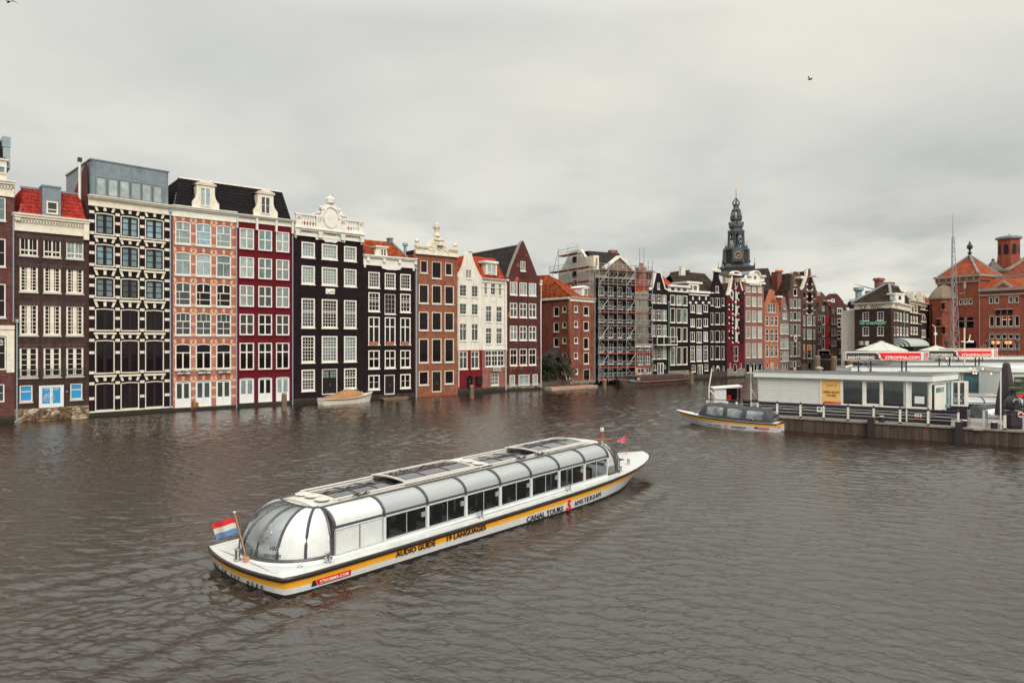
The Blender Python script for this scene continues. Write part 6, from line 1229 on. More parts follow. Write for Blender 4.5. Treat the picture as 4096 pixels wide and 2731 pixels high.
for x0,x1,y0,y1,off in ((707,773,628,712,4),(810,870,668,725,9)):
    a=h.P(V7,x0,y1,off)[0]; b,z1=h.P(V7,x1,y0,off); z0=h.P(V7,x0,y1,off)[1]; h.boxpart('chimney',B_SALM,(a+.2,off,z0-1.5,b-.2,off+1.5,z1-.5),(a,off-.15,z1-.5,b,off+1.65,z1))
a,z0=h.P(V7,885,835,2); b,z1=h.P(V7,970,775,2); h.boxpart('dormer',WHITE,(a+.5,.6,z0-.7,b-.1,3.5,z1-.3),(a,.4,z1-.3,b,3.6,z1)); h.win(h.P(V7,935,800)[0],h.P(V7,965,800)[0],z0-.3,z1-.6,hole=False,y=.42,c=2,g=GD,fm=WHITE)
MB().box(h.P(V7,600,1270)[0],-1.1,cz(635,1278),h.P(V7,668,1270)[0],-.05,cz(635,1238)).build('small_awning',STR,h.root)
h=House('white_side_building','blank white boarded building with a steel flue and rooftop fan beside the corner cafe','house',gpt(3365,128.5),gpt(3420,127),None)
cz=lambda x,y: h.P(V7,x,y)[1]; zt=cz(395,945); h.finish(brick('white painted blockwork',(.55,.52,.45),(.52,.49,.43),(.42,.40,.35),.12,bw=.9,bh=.3,ms=.02),top=zt,depth=5)
h.one(V7,448,500,1118,1197,H=(.5,),fm=CREAM,g=mat('cream panel',(.5,.48,.42)),fw=.08,tb=.06)
u=h.P(V7,565,800,1)[0]; k=MB(); k.tube([(u,1,cz(560,870)),(u,1,cz(565,760))],.55,10); k.lathe([(.5,cz(565,762)),(.9,cz(565,745)),(.9,cz(565,720)),(.2,cz(565,712))],10,u,1); k.build('flue',ZINC,h.root)
k=MB(); a=h.P(V7,468,900)[0]; b=h.P(V7,516,900)[0]; k.box(a,.5,zt,b,2,zt+2.2); k.build('air_conditioner',WHITE,h.root); k=MB(); k.tube([((a+b)/2,.45,zt+1.1),((a+b)/2,.49,zt+1.1)],.75,14); k.build('fan',DARKFR,h.root)
# --- ornate dark house and dark brick house
h=House('ornate_dark_house','ornate dark brick house with cream window surrounds, round arch and mansard dormers','house',gpt(3637,136),gpt(3710,150),None)
cz=lambda x,y: h.P(V7,x,y)[1]
for (y0,y1) in ((890,963),(995,1065),(1100,1175)): h.grid(V7,[(1068,1083),(1093,1110),(1118,1137)],[(y0,y1)],1075,fm=CREAM,g=GD,fw=.45,sill=CREAM,H=(.6,),tb=.3)
h.one(V7,1170,1182,885,935,fm=CREAM,g=GD,fw=.35,sill=CREAM); h.one(V7,1192,1206,885,935,fm=CREAM,g=GD,fw=.35,sill=CREAM)
h.one(V7,1168,1222,975,1060,arch=1.6,V=(.33,.66),fm=CREAM,g=GD,fw=.4,tb=.3); h.one(V7,1173,1212,1128,1205,V=(.33,.66),fm=CREAM,g=GD,fw=.4,tb=.3,sill=CREAM)
h.grid(V7,[(1095,1110),(1118,1140)],[(1215,1280)],1100,fm=CREAM,g=GD,fw=.3)
zt=cz(1060,845); h.finish(brick('black brown brick',(.045,.028,.03),(.035,.022,.024),(.03,.02,.02)),top=zt,depth=8)
h.cornice(cz(1060,880),zt,m=CREAM,out=.7)
h.boxpart('string_course',CREAM,(.1,-.3,cz(1060,968),h.w*.6,-.003,cz(1060,962)),(.1,-.3,cz(1060,1070),h.w*.6,-.003,cz(1060,1065)),(h.w*.55,-.3,cz(1200,945),h.w*.98,-.003,cz(1200,938)))
k=MB(); zm=cz(1060,755); k.add([(0,.3,zt),(h.w,.3,zt),(h.w,1.8,zm),(0,1.8,zm),(0,8,zt),(h.w,8,zt),(h.w,8,zm),(0,8,zm)],[(0,1,2,3),(0,3,7,4),(1,5,6,2),(3,2,6,7)]); k.build('roof',T_BLK,h.root)
h.boxpart('roof_edge',CREAM,(-.1,1.6,zm,h.w+.1,8,zm+.35))
for a,b in ((1090,1117),(1170,1198)): u0=h.P(V7,a,800)[0]; u1=h.P(V7,b,800)[0]; MB().box(u0,-.1,zt,u1,2,cz(a,762)).build('dormer',CREAM,h.root); h.win(u0+.5,u1-.5,zt+.5,cz(a,785),g=GD,fm=CREAM,hole=False,y=-.2,arch=.4)
k=MB(); tiles(k,(-14,2,zt+1),(-1,2,zt+1),(0,8,zm+1.2),(-9,8,zm+1.2),tw=.5,th=.5); k.build('side_roof',T_GRY,h.root)
h=House('pink_roof_house','plain dark brick house under a pink red tiled roof beside the exchange turret','house',gpt(3707,152),gpt(3752,154),None)
cz=lambda x,y: h.P(V7,x,y)[1]
h.grid(V7,[(1247,1258),(1286,1297),(1307,1318)],[(943,1040),(1085,1180)],1250,fm=CREAM,g=GM,fw=.14,H=(.6,))
zt=cz(1230,885); h.finish(brick('near black brick',(.04,.026,.03),(.03,.02,.024),(.025,.018,.02)),top=zt,depth=6)
k=MB(); tiles(k,(-2.2,.2,zt),(h.w+1,.2,zt),(h.w+1,5,h.P(V7,1320,785,5)[1]),(-2.2,5,h.P(V7,1205,802,5)[1]),tw=.45,th=.55,amp=.06,step=.05); k.build('roof',tilemat('pink red roof tiles',(.40,.10,.09),.2),h.root)
h.boxpart('shop_front',CREAM,(.3,-.25,cz(1270,1222),h.w-.4,-.004,cz(1270,1213)),(.5,-.2,3.4,.8,-.004,cz(1270,1222)),(1.8,-.2,3.4,2.2,-.004,cz(1270,1222)))
# --- exchange building
A=gpt(3749.4,150);B=gpt(3915,142.4)
h=House('exchange_building','big red brick exchange building with pyramid roofed corner tower and turret','building',A,B,None)
cz=lambda x,y: h.P(V7,x,y)[1]
GRS=mat('grey sandstone',(.25,.22,.18),.85,noise=.35,nscale=2)
h.grid(V7,[(1533,1565),(1578,1614),(1628,1663)],[(840,888)],1550,fm=WHITE,g=GM,fw=.12,sill=GRS)
h.one(V7,1577,1602,676,722,fm=CREAM,g=GM,fw=.15,sill=GRS)
h.one(V7,1532,1590,1008,1110,arch=1.6,fm=DARKFR,g=GD,H=(.7,),tb=.2); h.one(V7,1608,1675,1008,1110,arch=1.7,fm=DARKFR,g=GD,H=(.7,),tb=.2)
u0=h.P(V7,1552,1250)[0]; u1=h.P(V7,1712,1250)[0]; z1=cz(1632,1205); h.win(u0,u1,3.4,z1,arch=2.6,fm=B_BEU,g=GD,fw=.3)
zt=cz(1330,655); h.finish(B_BEU,top=zt,depth=8.5)
def band(x0,x1,y0,y1,m=GRS,name='stone_lintel',out=.12): return h.boxpart(name,m,(h.P(V7,x0,y0)[0],-out,h.P(V7,(x0+x1)/2,y1)[1],h.P(V7,x1,y0)[0],-.003,h.P(V7,(x0+x1)/2,y0)[1]))
band(1530,1667,825,838); band(1573,1604,665,675); band(1528,1690,1040,1048); band(1588,1609,1010,1110)
zc=cz(1330,622); h.boxpart('cornice',GRS,(-.5,-.6,zc-.5,h.w+.5,9,zc),(-.2,-.3,zt-.9,h.w+.2,-.003,zt-.5)); h.boxpart('parapet',B_BEU,(-.25,-.35,zt-.5,h.w+.25,8.8,zc-.5))
k=MB()
for i in range(6): x=h.w*(i+.5)/6; k.box(x-.15,-.5,zc-1.2,x+.15,-.36,zc-.5)
k.build('corbel',GRS,h.root)
za=h.P(V7,1550,425,4.2)[1]; cxm=h.w*.52; k=MB(); T_EX=tilemat('exchange roof tiles',(.36,.085,.036),.45)
ap=(cxm,4.2,za); e=.1
for a,b in (((e,e),(h.w-e,e)),((h.w-e,e),(h.w-e,8.5)),((e,8.5),(e,e)),((h.w-e,8.5),(e,8.5))): tiles(k,(a[0],a[1],zc+.05),(b[0],b[1],zc+.05),ap,ap,tw=.5,th=.42,amp=.02,step=.06)
k.build('roof',T_EX,h.root); k=MB()
for a in ((e,e),(h.w-e,e),(h.w-e,8.5)): k.tube([(a[0],a[1],zc+.1),(ap[0],ap[1],za+.1)],.25,5)
k.build('lead_hip',LEAD,h.root); k=MB(); k.lathe([(.4,za-.3),(.25,za+.3),(.5,za+.6),(.2,za+.9),(.2,za+1.3)],8,cxm,4.2); k.lathe([(.05,za+1.2),(.55,za+1.6),(.6,za+2.1),(.3,za+2.5),(.05,za+3.2)],8,cxm,4.2); k.build('finial',IRON,h.root)
# turret
ut=h.P(V7,1398,900)[0]; rt=2.7; zt2=cz(1400,838); k=MB(); k.lathe([(rt,-.5),(rt,zt2)],8,ut,-.3,PI/8); o=k.build('turret',B_BEU,h.root); k=MB(); k.lathe([(rt+.35,zt2),(rt+.35,zt2+.35),(rt*.88,zt2+1.5),(rt*.55,zt2+2.6),(.3,zt2+3.2),(.35,zt2+3.5),(.05,zt2+3.7)],8,ut,-.3,PI/8); k.build('turret_roof',mat('pale stone slates',(.20,.155,.105),.85,noise=.4,nscale=3,bump=.4),o)
for x,y0,y1 in ((1385,885,915),(1338,1045,1075),(1390,1118,1150)): u,z=h.P(V7,x,(y0+y1)/2,-2.8); h.boxpart('slit_window',GD,(u-.25,-3.05,z-.7,u+.25,-2.8,z+.7)); h.boxpart('stone_lintel',GRS,(u-.5,-3.1,z+.7,u+.5,-2.75,z+1.0),(u-.5,-3.15,z-.95,u+.5,-2.75,z-.7))
# statue in the niche
u,z=h.P(V7,1452,1300,-.8); k=MB(); k.smooth=True; k.box(u-.9,-1.4,3.4,u+.9,-.02,z+.2); k.tube([(u,-.8,z+.2),(u,-.8,z+1.6),(u,-.8,z+2.9),(u,-.8,z+3.3)],.75,8,r1=.45); k.lathe([(.05,z+3.2),(.35,z+3.4),(.4,z+3.75),(.3,z+4.05),(.05,z+4.15)],8,u,-.8); k.tube([(u-.5,-.9,z+3.0),(u-.85,-1.1,z+2.2),(u-.3,-1.4,z+1.9)],.2,6); k.tube([(u+.5,-.9,z+3.0),(u+.85,-1.1,z+2.2),(u+.3,-1.4,z+2.2)],.2,6); k.build('statue',GRS,h.root)
# wing: second wall of the same building
WA=B; WB=gpt(4250,131.8)
g=House('tmp','x','x',WA,WB); bpy.data.objects.remove(g.root); g.root=h.root
ang=math.atan2(g.d.y,g.d.x)-math.atan2(h.d.y,h.d.x); R0=Vector(WA)-Vector(A); lx=R0.dot(h.d); ly=R0.dot(h.n); nk=set(o.name for o in h.root.children); gz=lambda x,y: g.P(V7,x,y)[1]
g.grid(V7,[(1825,1862),(1878,1920),(2014,2056),(2070,2112)],[(822,877)],1843,fm=WHITE,g=GM,fw=.14,sill=GRS)
g.grid(V7,[(1885,1933),(1943,1993),(2003,2053)],[(938,990)],1909,fm=DARKFR,g=GD,fw=.1)
g.grid(V7,[(1828,1873),(1888,1936),(1948,1996),(2012,2058),(2073,2118)],[(1003,1098),(1178,1218),(1235,1308)],1850,fm=WHITE,g=GD,fw=.13,sill=GRS)
g.grid(V7,[(2180,2225),(2240,2285),(2300,2340)],[(822,877),(1003,1098),(1178,1218),(1235,1308)],2200,fm=WHITE,g=GD,fw=.13,sill=GRS)
zw=gz(1740,757); me=upright(curve_mesh([[(0,-.6),(g.w,-.6),(g.w,zw),(0,zw)]]+g.holes,.2),.2); me.materials.clear(); me.materials.append(B_BEU); obj('wall',me,h.root); g.boxpart('side_wall',B_BEU,(.02,.4,-.6,g.w,9,zw-.02))
def gb(x0,x1,y0,y1,m=GRS,name='stone_lintel',out=.12): xm=(x0+x1)/2; return g.boxpart(name,m,(g.P(V7,x0,y0)[0],-out,gz(xm,y1),g.P(V7,x1,y0)[0],-.003,gz(xm,y0)))
gb(1815,1925,808,820); gb(2005,2118,800,812); gb(1878,2058,924,936); gb(1815,1880,990,1001); gb(2055,2120,986,997); gb(1820,2125,1163,1175); gb(1825,2122,1104,1116); gb(1828,2122,1312,1330)
g.boxpart('cornice',GRS,(0,-.45,zw-.1,g.w,.3,zw+.45),(0,-.25,zw-1.1,g.w,-.003,zw-.8))
k=MB(); zr=g.P(V7,1760,637,5)[1]; tiles(k,(.1,.3,zw+.45),(g.w,.3,zw+.45),(g.w,5,zr),(.4,5,zr),tw=.5,th=.6,amp=.03,step=.07); k.quad((0,5,zr),(g.w,5,zr),(g.w,10,zw),(0,10,zw)); k.build('wing_roof',T_EX,h.root); g.boxpart('lead_ridge',LEAD,(.3,4.8,zr,g.w,5.3,zr+.35))
k=MB(); a,b,c=[g.P(V7,x,y) for x,y in ((1868,735),(1962,668),(2052,728))]; k.prism([(a[0],zw),(c[0],zw),(c[0],c[1]-.2),(b[0],b[1]-.3),(a[0],a[1]-.2)],-.2,.6); k.build('wall_gable',B_BEU,h.root); k=MB()
for p,q in ((a,b),(b,c)): k.add([(p[0],-.35,p[1]-.3),(q[0],-.35,q[1]-.3),(q[0],.7,q[1]-.3),(p[0],.7,p[1]-.3),(p[0],-.35,p[1]+.3),(q[0],-.35,q[1]+.3),(q[0],.7,q[1]+.3),(p[0],.7,p[1]+.3)],[(0,1,5,4),(4,5,6,7),(0,3,2,1),(2,3,7,6)])
k.build('gable_coping',GRS,h.root)
ORL=mat('lit orange globe lamp',(.9,.35,.1),.5,emit=(1,.30,.08),estr=.45)
for x in (1862,1910,1990,2025,2098): u,z=g.P(V7,x,1255); k=MB(); k.smooth=True; k.lathe([(.02,z-.33),(.25,z-.25),(.36,z),(.25,z+.25),(.02,z+.33)],10,u,.05); k.build('globe_lamp',ORL,h.root)
u,z=g.P(V7,1985,1030); g.boxpart('lit_sign',ORL,(u-.9,.02,z-.08,u+.9,.05,z+.08))
GOLD=mat('gilded letters',(.55,.33,.10),.5)
u,z=g.P(V7,1787,1278); text_on('lettering','MEET',GOLD,h.root,(u,-.05,z),width=1.1,height=.4); u,z=g.P(V7,1785,1290); text_on('lettering','BERLAGE',GOLD,h.root,(u,-.05,z-.1),width=1.7,height=.4)
g.pipe(V7,1733,760,1290)
for o in list(h.root.children):
    if o.name not in nk:
        l=Vector(o.location); R_=Matrix.Rotation(ang,4,'Z')@(o.rotation_euler.to_matrix().to_4x4()); o.location=(lx+l.x*math.cos(ang)-l.y*math.sin(ang),ly+l.x*math.sin(ang)+l.y*math.cos(ang),l.z); o.rotation_euler=R_.to_euler()
# hall roofline and octagon tower further back
h=House('exchange_hall','red brick exchange hall with stepped gable, small square turret and octagonal belfry behind the wing','building',gpt(3930,160),gpt(4330,158),None)
cz=lambda x,y: h.P(V7,x,y)[1]
h.one(V7,2050,2088,565,617,fm=CREAM,g=GD,fw=.2)
P_=[(2600,450),(2350,330),(2161,447),(2060,515),(1950,578),(1930,580)]; h.out=[(0,-.6),(h.w,-.6)]+[(min(max(a,0),h.w),b) for a,b in [h.P(V7,x,y) for x,y in P_]]+[(0,cz(1800,640))]; h.finish(B_BEU,sidez=cz(1800,660),depth=10)
coping(h,[],GRS) if False else None
k=MB(); P3=[h.P(V7,x,y) for x,y in ((1945,578),(2060,515),(2161,447),(2350,330))]
for a,b in zip(P3,P3[1:]): k.add([(a[0],-.4,a[1]-.3),(b[0],-.4,b[1]-.3),(b[0],.5,b[1]-.3),(a[0],.5,a[1]-.3),(a[0],-.4,a[1]+.35),(b[0],-.4,b[1]+.35),(b[0],.5,b[1]+.35),(a[0],.5,a[1]+.35)],[(0,1,5,4),(4,5,6,7),(0,3,2,1),(2,3,7,6)])
k.build('gable_coping',GRS,h.root)
u0=h.P(V7,1812,600)[0]; u1=h.P(V7,1940,600)[0]; zs=cz(1870,578); k=MB(); k.box(u0,-2,cz(1870,660),u1,3,zs); o=k.build('square_turret',B_BEU,h.root); um=(u0+u1)/2; k=MB(); k.box(u0-.3,-2.3,zs,u1+.3,3.3,zs+.5); k.lathe([((u1-u0)*.78,zs+.5),((u1-u0)*.4,zs+1.7),(.3,zs+2.8),(.4,zs+3.1),(.05,zs+3.4)],4,um,.5,PI/4); k.build('turret_roof',mat('brown stone slates',(.12,.095,.08),.85,noise=.4,nscale=3),o)
uc=h.P(V7,2072,300)[0]; R=h.P(V7,2168,300)[0]-uc; z0=cz(2072,560); z1=cz(2072,245); k=MB(); k.lathe([(R*1.08,z0-2),(R*1.08,z0+2.2),(R,z0+3.8),(R,z1)],8,uc,R,PI/8); o=k.build('belfry',B_BEU,h.root)
k=MB(); k.lathe([(R+.5,z1),(R+.5,z1+.5),(.2,cz(2072,200)),(.05,cz(2072,188))],8,uc,R,PI/8); k.build('belfry_roof',LEAD,o)
for i in range(8):
    a=PI/8+2*PI*i/8+PI/8; ap_=R*math.cos(PI/8); zl,zh=cz(2072,398),cz(2072,295); k=MB(); w_=.5
    P4=[(-w_,zl),(w_,zl),(w_,zh-.8)]+[(w_*math.cos(PI*t/6),zh-.8+.8*math.sin(PI*t/6)) for t in range(1,6)]+[(-w_,zh-.8)]
    k.add([(uc+ap_*1.012*math.cos(a)-x*math.sin(a),R+ap_*1.012*math.sin(a)+x*math.cos(a),z) for x,z in P4],[tuple(range(len(P4)))]); k.build('belfry_opening',DARKFR,o)
# --- church tower
TW=gpt(2944.4,264); U=264/F/3.483
def tz(y): return CH+(HZ-(700+y/3.483))*264/F
root=thing('church_tower','tall slender church spire with gilded clock faces rising behind the red warehouse','church tower',(TW[0],TW[1],0),math.radians(-18)*0-math.atan2(TW[0],TW[1])*0+math.radians(-10))
SL=mat('blue grey slate and lead',(.060,.074,.080),.6,noise=.45,nscale=.6); SLD=mat('dark slate',(.035,.04,.045),.7,noise=.4,nscale=.7); TB=brick('tower grey brick',(.060,.058,.057),(.042,.042,.044),(.05,.05,.05),.4,bw=.8,bh=.3)
GLD=mat('gilding',(.75,.48,.20),.35,metal=.4); TST=mat('cream sandstone',(.42,.36,.26),.8,noise=.3)
def oct_(name,prof,m,n=8,par=None,rot=PI/8): return MB().lathe([(a*U,tz(b)) for a,b in prof],n,0,0,rot).build(name,m,par or root)
oct_('stone_base',[(230,1700),(230,1400),(212,1400),(250,1380),(290,1372),(290,1360)],TST,4,rot=PI/4)
oct_('lower_gallery_floor',[(300,1362),(305,1340)],SLD,4,rot=PI/4)
k=MB(); r=300*U/math.sqrt(2)
for sx,sy in ((1,0),(-1,0),(0,1),(0,-1)):
    for i in range(22):
        t=-r+2*r*i/21; x,y=(sx*r,t) if sx else (t,sy*r); k.box(x-.1,y-.1,tz(1340),x+.1,y+.1,tz(1290))
    if sx: k.box(sx*r-.15,-r,tz(1295),sx*r+.15,r,tz(1285)); k.box(sx*r-.1,-r,tz(1320),sx*r+.1,r,tz(1312))
    else: k.box(-r,sy*r-.15,tz(1295),r,sy*r+.15,tz(1285)); k.box(-r,sy*r-.1,tz(1320),r,sy*r+.1,tz(1312))
k.build('lower_balustrade',SLD,root)
k=MB()
for sx in (1,-1):
    for sy in (1,-1): k.lathe([(.25,tz(1290)),(.25,tz(1262)),(.1,tz(1255)),(.05,tz(1180))],6,sx*r,sy*r)
k.build('pinnacle',SL,root)
oct_('skirt_roof',[(270,1300),(185,1245)],SL,4,rot=PI/4); oct_('drum',[(175,1290),(172,1245),(166,1240),(166,1060)],TB); oct_('drum_cornice',[(172,1062),(182,1055),(182,1046),(160,1040)],SL)
for i in range(8):
    a=PI/8+PI/4*i; x,y=166*U*math.cos(a),166*U*math.sin(a); k=MB(); k.lathe([(.55,tz(1240)),(.5,tz(1200)),(.42,tz(1195)),(.42,tz(1062))],6,x,y); k.build('corner_pilaster',SL,root)
for i in range(4):
    a=-PI/2+PI/2*i+math.radians(0); ca,sa=math.cos(a),math.sin(a); d0=166*U*math.cos(PI/8)
    def FP_(x,d,z): return (ca*d-sa*x,sa*d+ca*x,z)
    k=MB(); hw=60*U
    pr=[(-hw,tz(1195)),(hw,tz(1195)),(hw,tz(1048)),(0,tz(1018)),(-hw,tz(1048))]; n=len(pr)
    k.add([FP_(x,d0-1,z) for x,z in pr]+[FP_(x,d0+.55,z) for x,z in pr],[tuple(range(n)),tuple(range(2*n-1,n-1,-1))]+[(j,(j+1)%n,(j+1)%n+n,j+n) for j in range(n)]); k.build('clock_bay',SL,root)
    k=MB(); cz0=tz(1133); pr=[(52*U*math.cos(t*PI/16),cz0+52*U*math.sin(t*PI/16)) for t in range(32)]; k.add([FP_(x,d0+.62,z) for x,z in pr],[tuple(range(32))]); o=k.build('clock_face',IRON,root)
    k=MB()
    for t in range(12): 
        b=t*PI/6; rr=(38*U,50*U); 
        for s_ in (0,): k.add([FP_(rr[0]*math.cos(b)-.13*math.sin(b),d0+.66,cz0+rr[0]*math.sin(b)+.13*math.cos(b)),FP_(rr[1]*math.cos(b)-.16*math.sin(b),d0+.66,cz0+rr[1]*math.sin(b)+.16*math.cos(b)),FP_(rr[1]*math.cos(b)+.16*math.sin(b),d0+.66,cz0+rr[1]*math.sin(b)-.16*math.cos(b)),FP_(rr[0]*math.cos(b)+.13*math.sin(b),d0+.66,cz0+rr[0]*math.sin(b)-.13*math.cos(b))],[(0,1,2,3)])
    for b,l in ((math.radians(-12),34*U),(math.radians(-122),44*U)):
        k.add([FP_(-.1*math.sin(b),d0+.68,cz0+.1*math.cos(b)),FP_(l*math.cos(b),d0+.68,cz0+l*math.sin(b)),FP_(.1*math.sin(b),d0+.68,cz0-.1*math.cos(b))],[(0,1,2)])
        k.add([FP_(.3*l*math.cos(b)-.16*math.sin(b),d0+.69,cz0+.3*l*math.sin(b)+.16*math.cos(b)),FP_(l*math.cos(b),d0+.69,cz0+l*math.sin(b)),FP_(.3*l*math.cos(b)+.16*math.sin(b),d0+.69,cz0+.3*l*math.sin(b)-.16*math.cos(b))],[(0,1,2)])
    k.build('clock_hands_and_numerals',GLD,o)
    k=MB(); pr=[(-hw-.4,tz(1195)),(hw+.4,tz(1195)),(hw+.1,tz(1225)),(-hw-.1,tz(1225))]; k.add([FP_(x,d0-1,z) for x,z in pr]+[FP_(x,d0+.8,z) for x,z in pr],[(0,1,2,3),(4,7,6,5),(0,1,5,4),(1,2,6,5),(2,3,7,6),(3,0,4,7)]); k.build('bay_console',SLD,root)
oct_('gallery_floor',[(140,1046),(155,1038),(155,1030)],SL)
def gal(rad,y0,y1,n,name,m=SL):
    k=MB(); pts=[(rad*U*math.cos(PI/8+PI/4*i),rad*U*math.sin(PI/8+PI/4*i)) for i in range(9)]
    for a,b in zip(pts,pts[1:]):
        k.tube([(a[0],a[1],tz(y1)),(b[0],b[1],tz(y1))],.12,4); k.tube([(a[0],a[1],tz(y0)),(b[0],b[1],tz(y0))],.1,4)
        for j in range(n): f=j/n; x=a[0]+(b[0]-a[0])*f; y=a[1]+(b[1]-a[1])*f; k.box(x-.07,y-.07,tz(y0),x+.07,y+.07,tz(y1))
    k.build(name,m,root); k=MB()
    for a in pts[:8]: k.lathe([(.16,tz(y0)),(.16,tz(y1)),(.07,tz(y1-5)),(.04,tz(y1-60 if rad>100 else y1-50))],5,a[0],a[1])
    k.build('gallery_pinnacle',m,root)
    k=MB()
    for a in pts[:8]: zz=tz(y1-62 if rad>100 else y1-52); k.lathe([(.02,zz-.15),(.15,zz),(.02,zz+.15)],5,a[0],a[1])
    k.build('gilded_ball',GLD,root)
gal(152,1030,995,8,'upper_gallery')
k=MB()
for i in range(8):
    for da,rr in ((-.13,112),(.13,112)): a=PI/8+PI/4*i+da; k.tube([(rr*U*math.cos(a),rr*U*math.sin(a),tz(1030)),(rr*U*.93*math.cos(a),rr*U*.93*math.sin(a),tz(815))],.2,6)
k.build('lantern_columns',SL,root); oct_('lantern_core',[(30,1030),(30,815)],SLD)
k=MB(); 
for j,(rr,yy) in enumerate([(70,970),(60,930),(75,890),(62,900),(55,860),(72,950),(50,985),(66,915)]):
    a=j*PI/4+.3; k.lathe([(.75,tz(yy)),(.55,tz(yy)+.45),(.35,tz(yy)+.9),(.05,tz(yy)+1.1)],8,rr*U*math.cos(a),rr*U*math.sin(a))
k.build('carillon_bells',SLD,root)
oct_('lantern_entablature',[(108,828),(112,815),(116,800),(116,795),(80,775)],SL)
for i in range(8):
    a=PI/4*i; ca,sa=math.cos(a),math.sin(a); d0=108*U; k=MB(); hw=36*U; pr=[(-hw,tz(800)),(hw,tz(800)),(0,tz(768))]; k.add([(ca*d-sa*x,sa*d+ca*x,z) for d in (d0-1.5,d0+.1) for x,z in pr],[(0,1,2),(5,4,3),(0,1,4,3),(1,2,5,4),(2,0,3,5)]); k.build('gablet',SL,root)
oct_('bulb_roof',[(88,790),(82,760),(84,745),(98,730),(101,712),(96,690),(82,668),(70,650),(62,640),(80,632),(82,622)],SL)
k=MB()
for i in range(4): a=PI/2*i; k.box(98*U*.9*math.cos(a)-.35,98*U*.9*math.sin(a)-.35,tz(695),98*U*.9*math.cos(a)+.35,98*U*.9*math.sin(a)+.35,tz(655))
k.build('small_dormer',SLD,root)
gal(77,620,578,6,'small_gallery')
k=MB()
for i in range(8): a=PI/8+PI/4*i; k.tube([(60*U*math.cos(a),60*U*math.sin(a),tz(620)),(56*U*math.cos(a),56*U*math.sin(a),tz(500))],.2,6)
k.build('upper_lantern_columns',SL,root)
oct_('upper_lantern_roof',[(60,505),(64,492),(58,485),(44,470),(38,455),(40,425),(48,418),(48,412)],SL)
k=MB()
for i in range(8):
    a=PI/4*i; k.tube([(r_*U*math.cos(a),r_*U*math.sin(a),tz(y)) for r_,y in ((30,415),(48,402),(53,388),(44,370),(24,350),(10,330),(3,315))],.13,5)
k.build('open_crown',SL,root)
MB().lathe([(.12,tz(415)),(.22,tz(330)),(.12,tz(310)),(.08,tz(232))],6).build('spire_rod',SL,root); k=MB(); k.smooth=True; k.lathe([(.02,tz(232)),(.25,tz(229)),(.36,tz(221)),(.25,tz(213)),(.02,tz(210))],10); k.lathe([(.06,tz(215)),(.05,tz(120))],5); k.build('gilded_orb',GLD,root)
k=MB(); k.box(-.35,-.03,tz(175),.35,.03,tz(172)); k.add([(0,-.04,tz(120)),(.25,0,tz(112)),(.1,0,tz(95)),(-.1,0,tz(95)),(-.15,0,tz(115))],[(0,1,2,3,4)]); k.build('weather_vane',GLD,root)
# ---------------------------------------------------------------- tour boat
BWH=mat('boat white gelcoat',(.58,.59,.57),.3,noise=.11,nscale=2.5,coat=.3)
BYE=mat('boat yellow stripe',(.80,.36,.02),.35,noise=.08,nscale=2)
RUBR=mat('black rubbing strake',(.014,.010,.014),.4,noise=.5,nscale=6,c2=(.05,.032,.026))
BOOT=mat('dark hull bottom',(.02,.015,.017),.5)
BCR=mat('cream boat roof',(.55,.53,.48),.45,noise=.12,nscale=3)
FROST=mat('frosted roof glazing',(.29,.31,.305),.22,spec=.7,coat=.5,noise=.12,nscale=1.2,stretch=(.4,3,3))
RIB=mat('dark grey canopy rib',(.055,.05,.06),.4)
ALU=mat('brushed aluminium',(.42,.45,.46),.35,metal=.5,noise=.15,nscale=8)
CHR=mat('polished steel',(.55,.55,.53),.15,metal=1)
def clearglass(name,tint,mixf=.16,rough=.02):
    m=bpy.data.materials.new(name); m.use_nodes=True; t=m.node_tree; t.nodes.clear(); o=t.nodes.new('ShaderNodeOutputMaterial'); tr=t.nodes.new('ShaderNodeBsdfTransparent'); gl=t.nodes.new('ShaderNodeBsdfGlossy'); mx=t.nodes.new('ShaderNodeMixShader'); fr=t.nodes.new('ShaderNodeFresnel'); fr.inputs[0].default_value=1.5
    ad=t.nodes.new('ShaderNodeMath'); ad.operation='MULTIPLY_ADD'; ad.inputs[1].default_value=1.0; ad.inputs[2].default_value=mixf; t.links.new(fr.outputs[0],ad.inputs[0])
    tr.inputs[0].default_value=(*tint,1); gl.inputs[0].default_value=(.9,.95,.95,1); gl.inputs[1].default_value=rough; t.links.new(ad.outputs[0],mx.inputs[0]); t.links.new(tr.outputs[0],mx.inputs[1]); t.links.new(gl.outputs[0],mx.inputs[2]); t.links.new(mx.outputs[0],o.inputs[0]); MC[name]=m; return m
CG=clearglass('boat window glass',(.55,.58,.58),.02); CANG=clearglass('curved canopy glass',(.88,.92,.92),.32,.1); ROOFG=mat('dark roof hatch glass',(.03,.03,.04),.03,spec=1.0,coat=.6)
def loft(mb,rows,close=False):
    n=len(rows[0]); vs=[p for r in rows for p in r]; fs=[]
    for i in range(len(rows)-1):
        for j in range(n-1): fs.append((i*n+j,i*n+j+1,(i+1)*n+j+1,(i+1)*n+j))
    mb.add(vs,fs)
def gz_(s): return .56+.0009*s*s
def hw_(s,L=22.6):   # gunwale half width
    if s<13: return 2.3
    t=(s-13)/(L-13); return 2.3*max(0,1-t**2.6)**.62
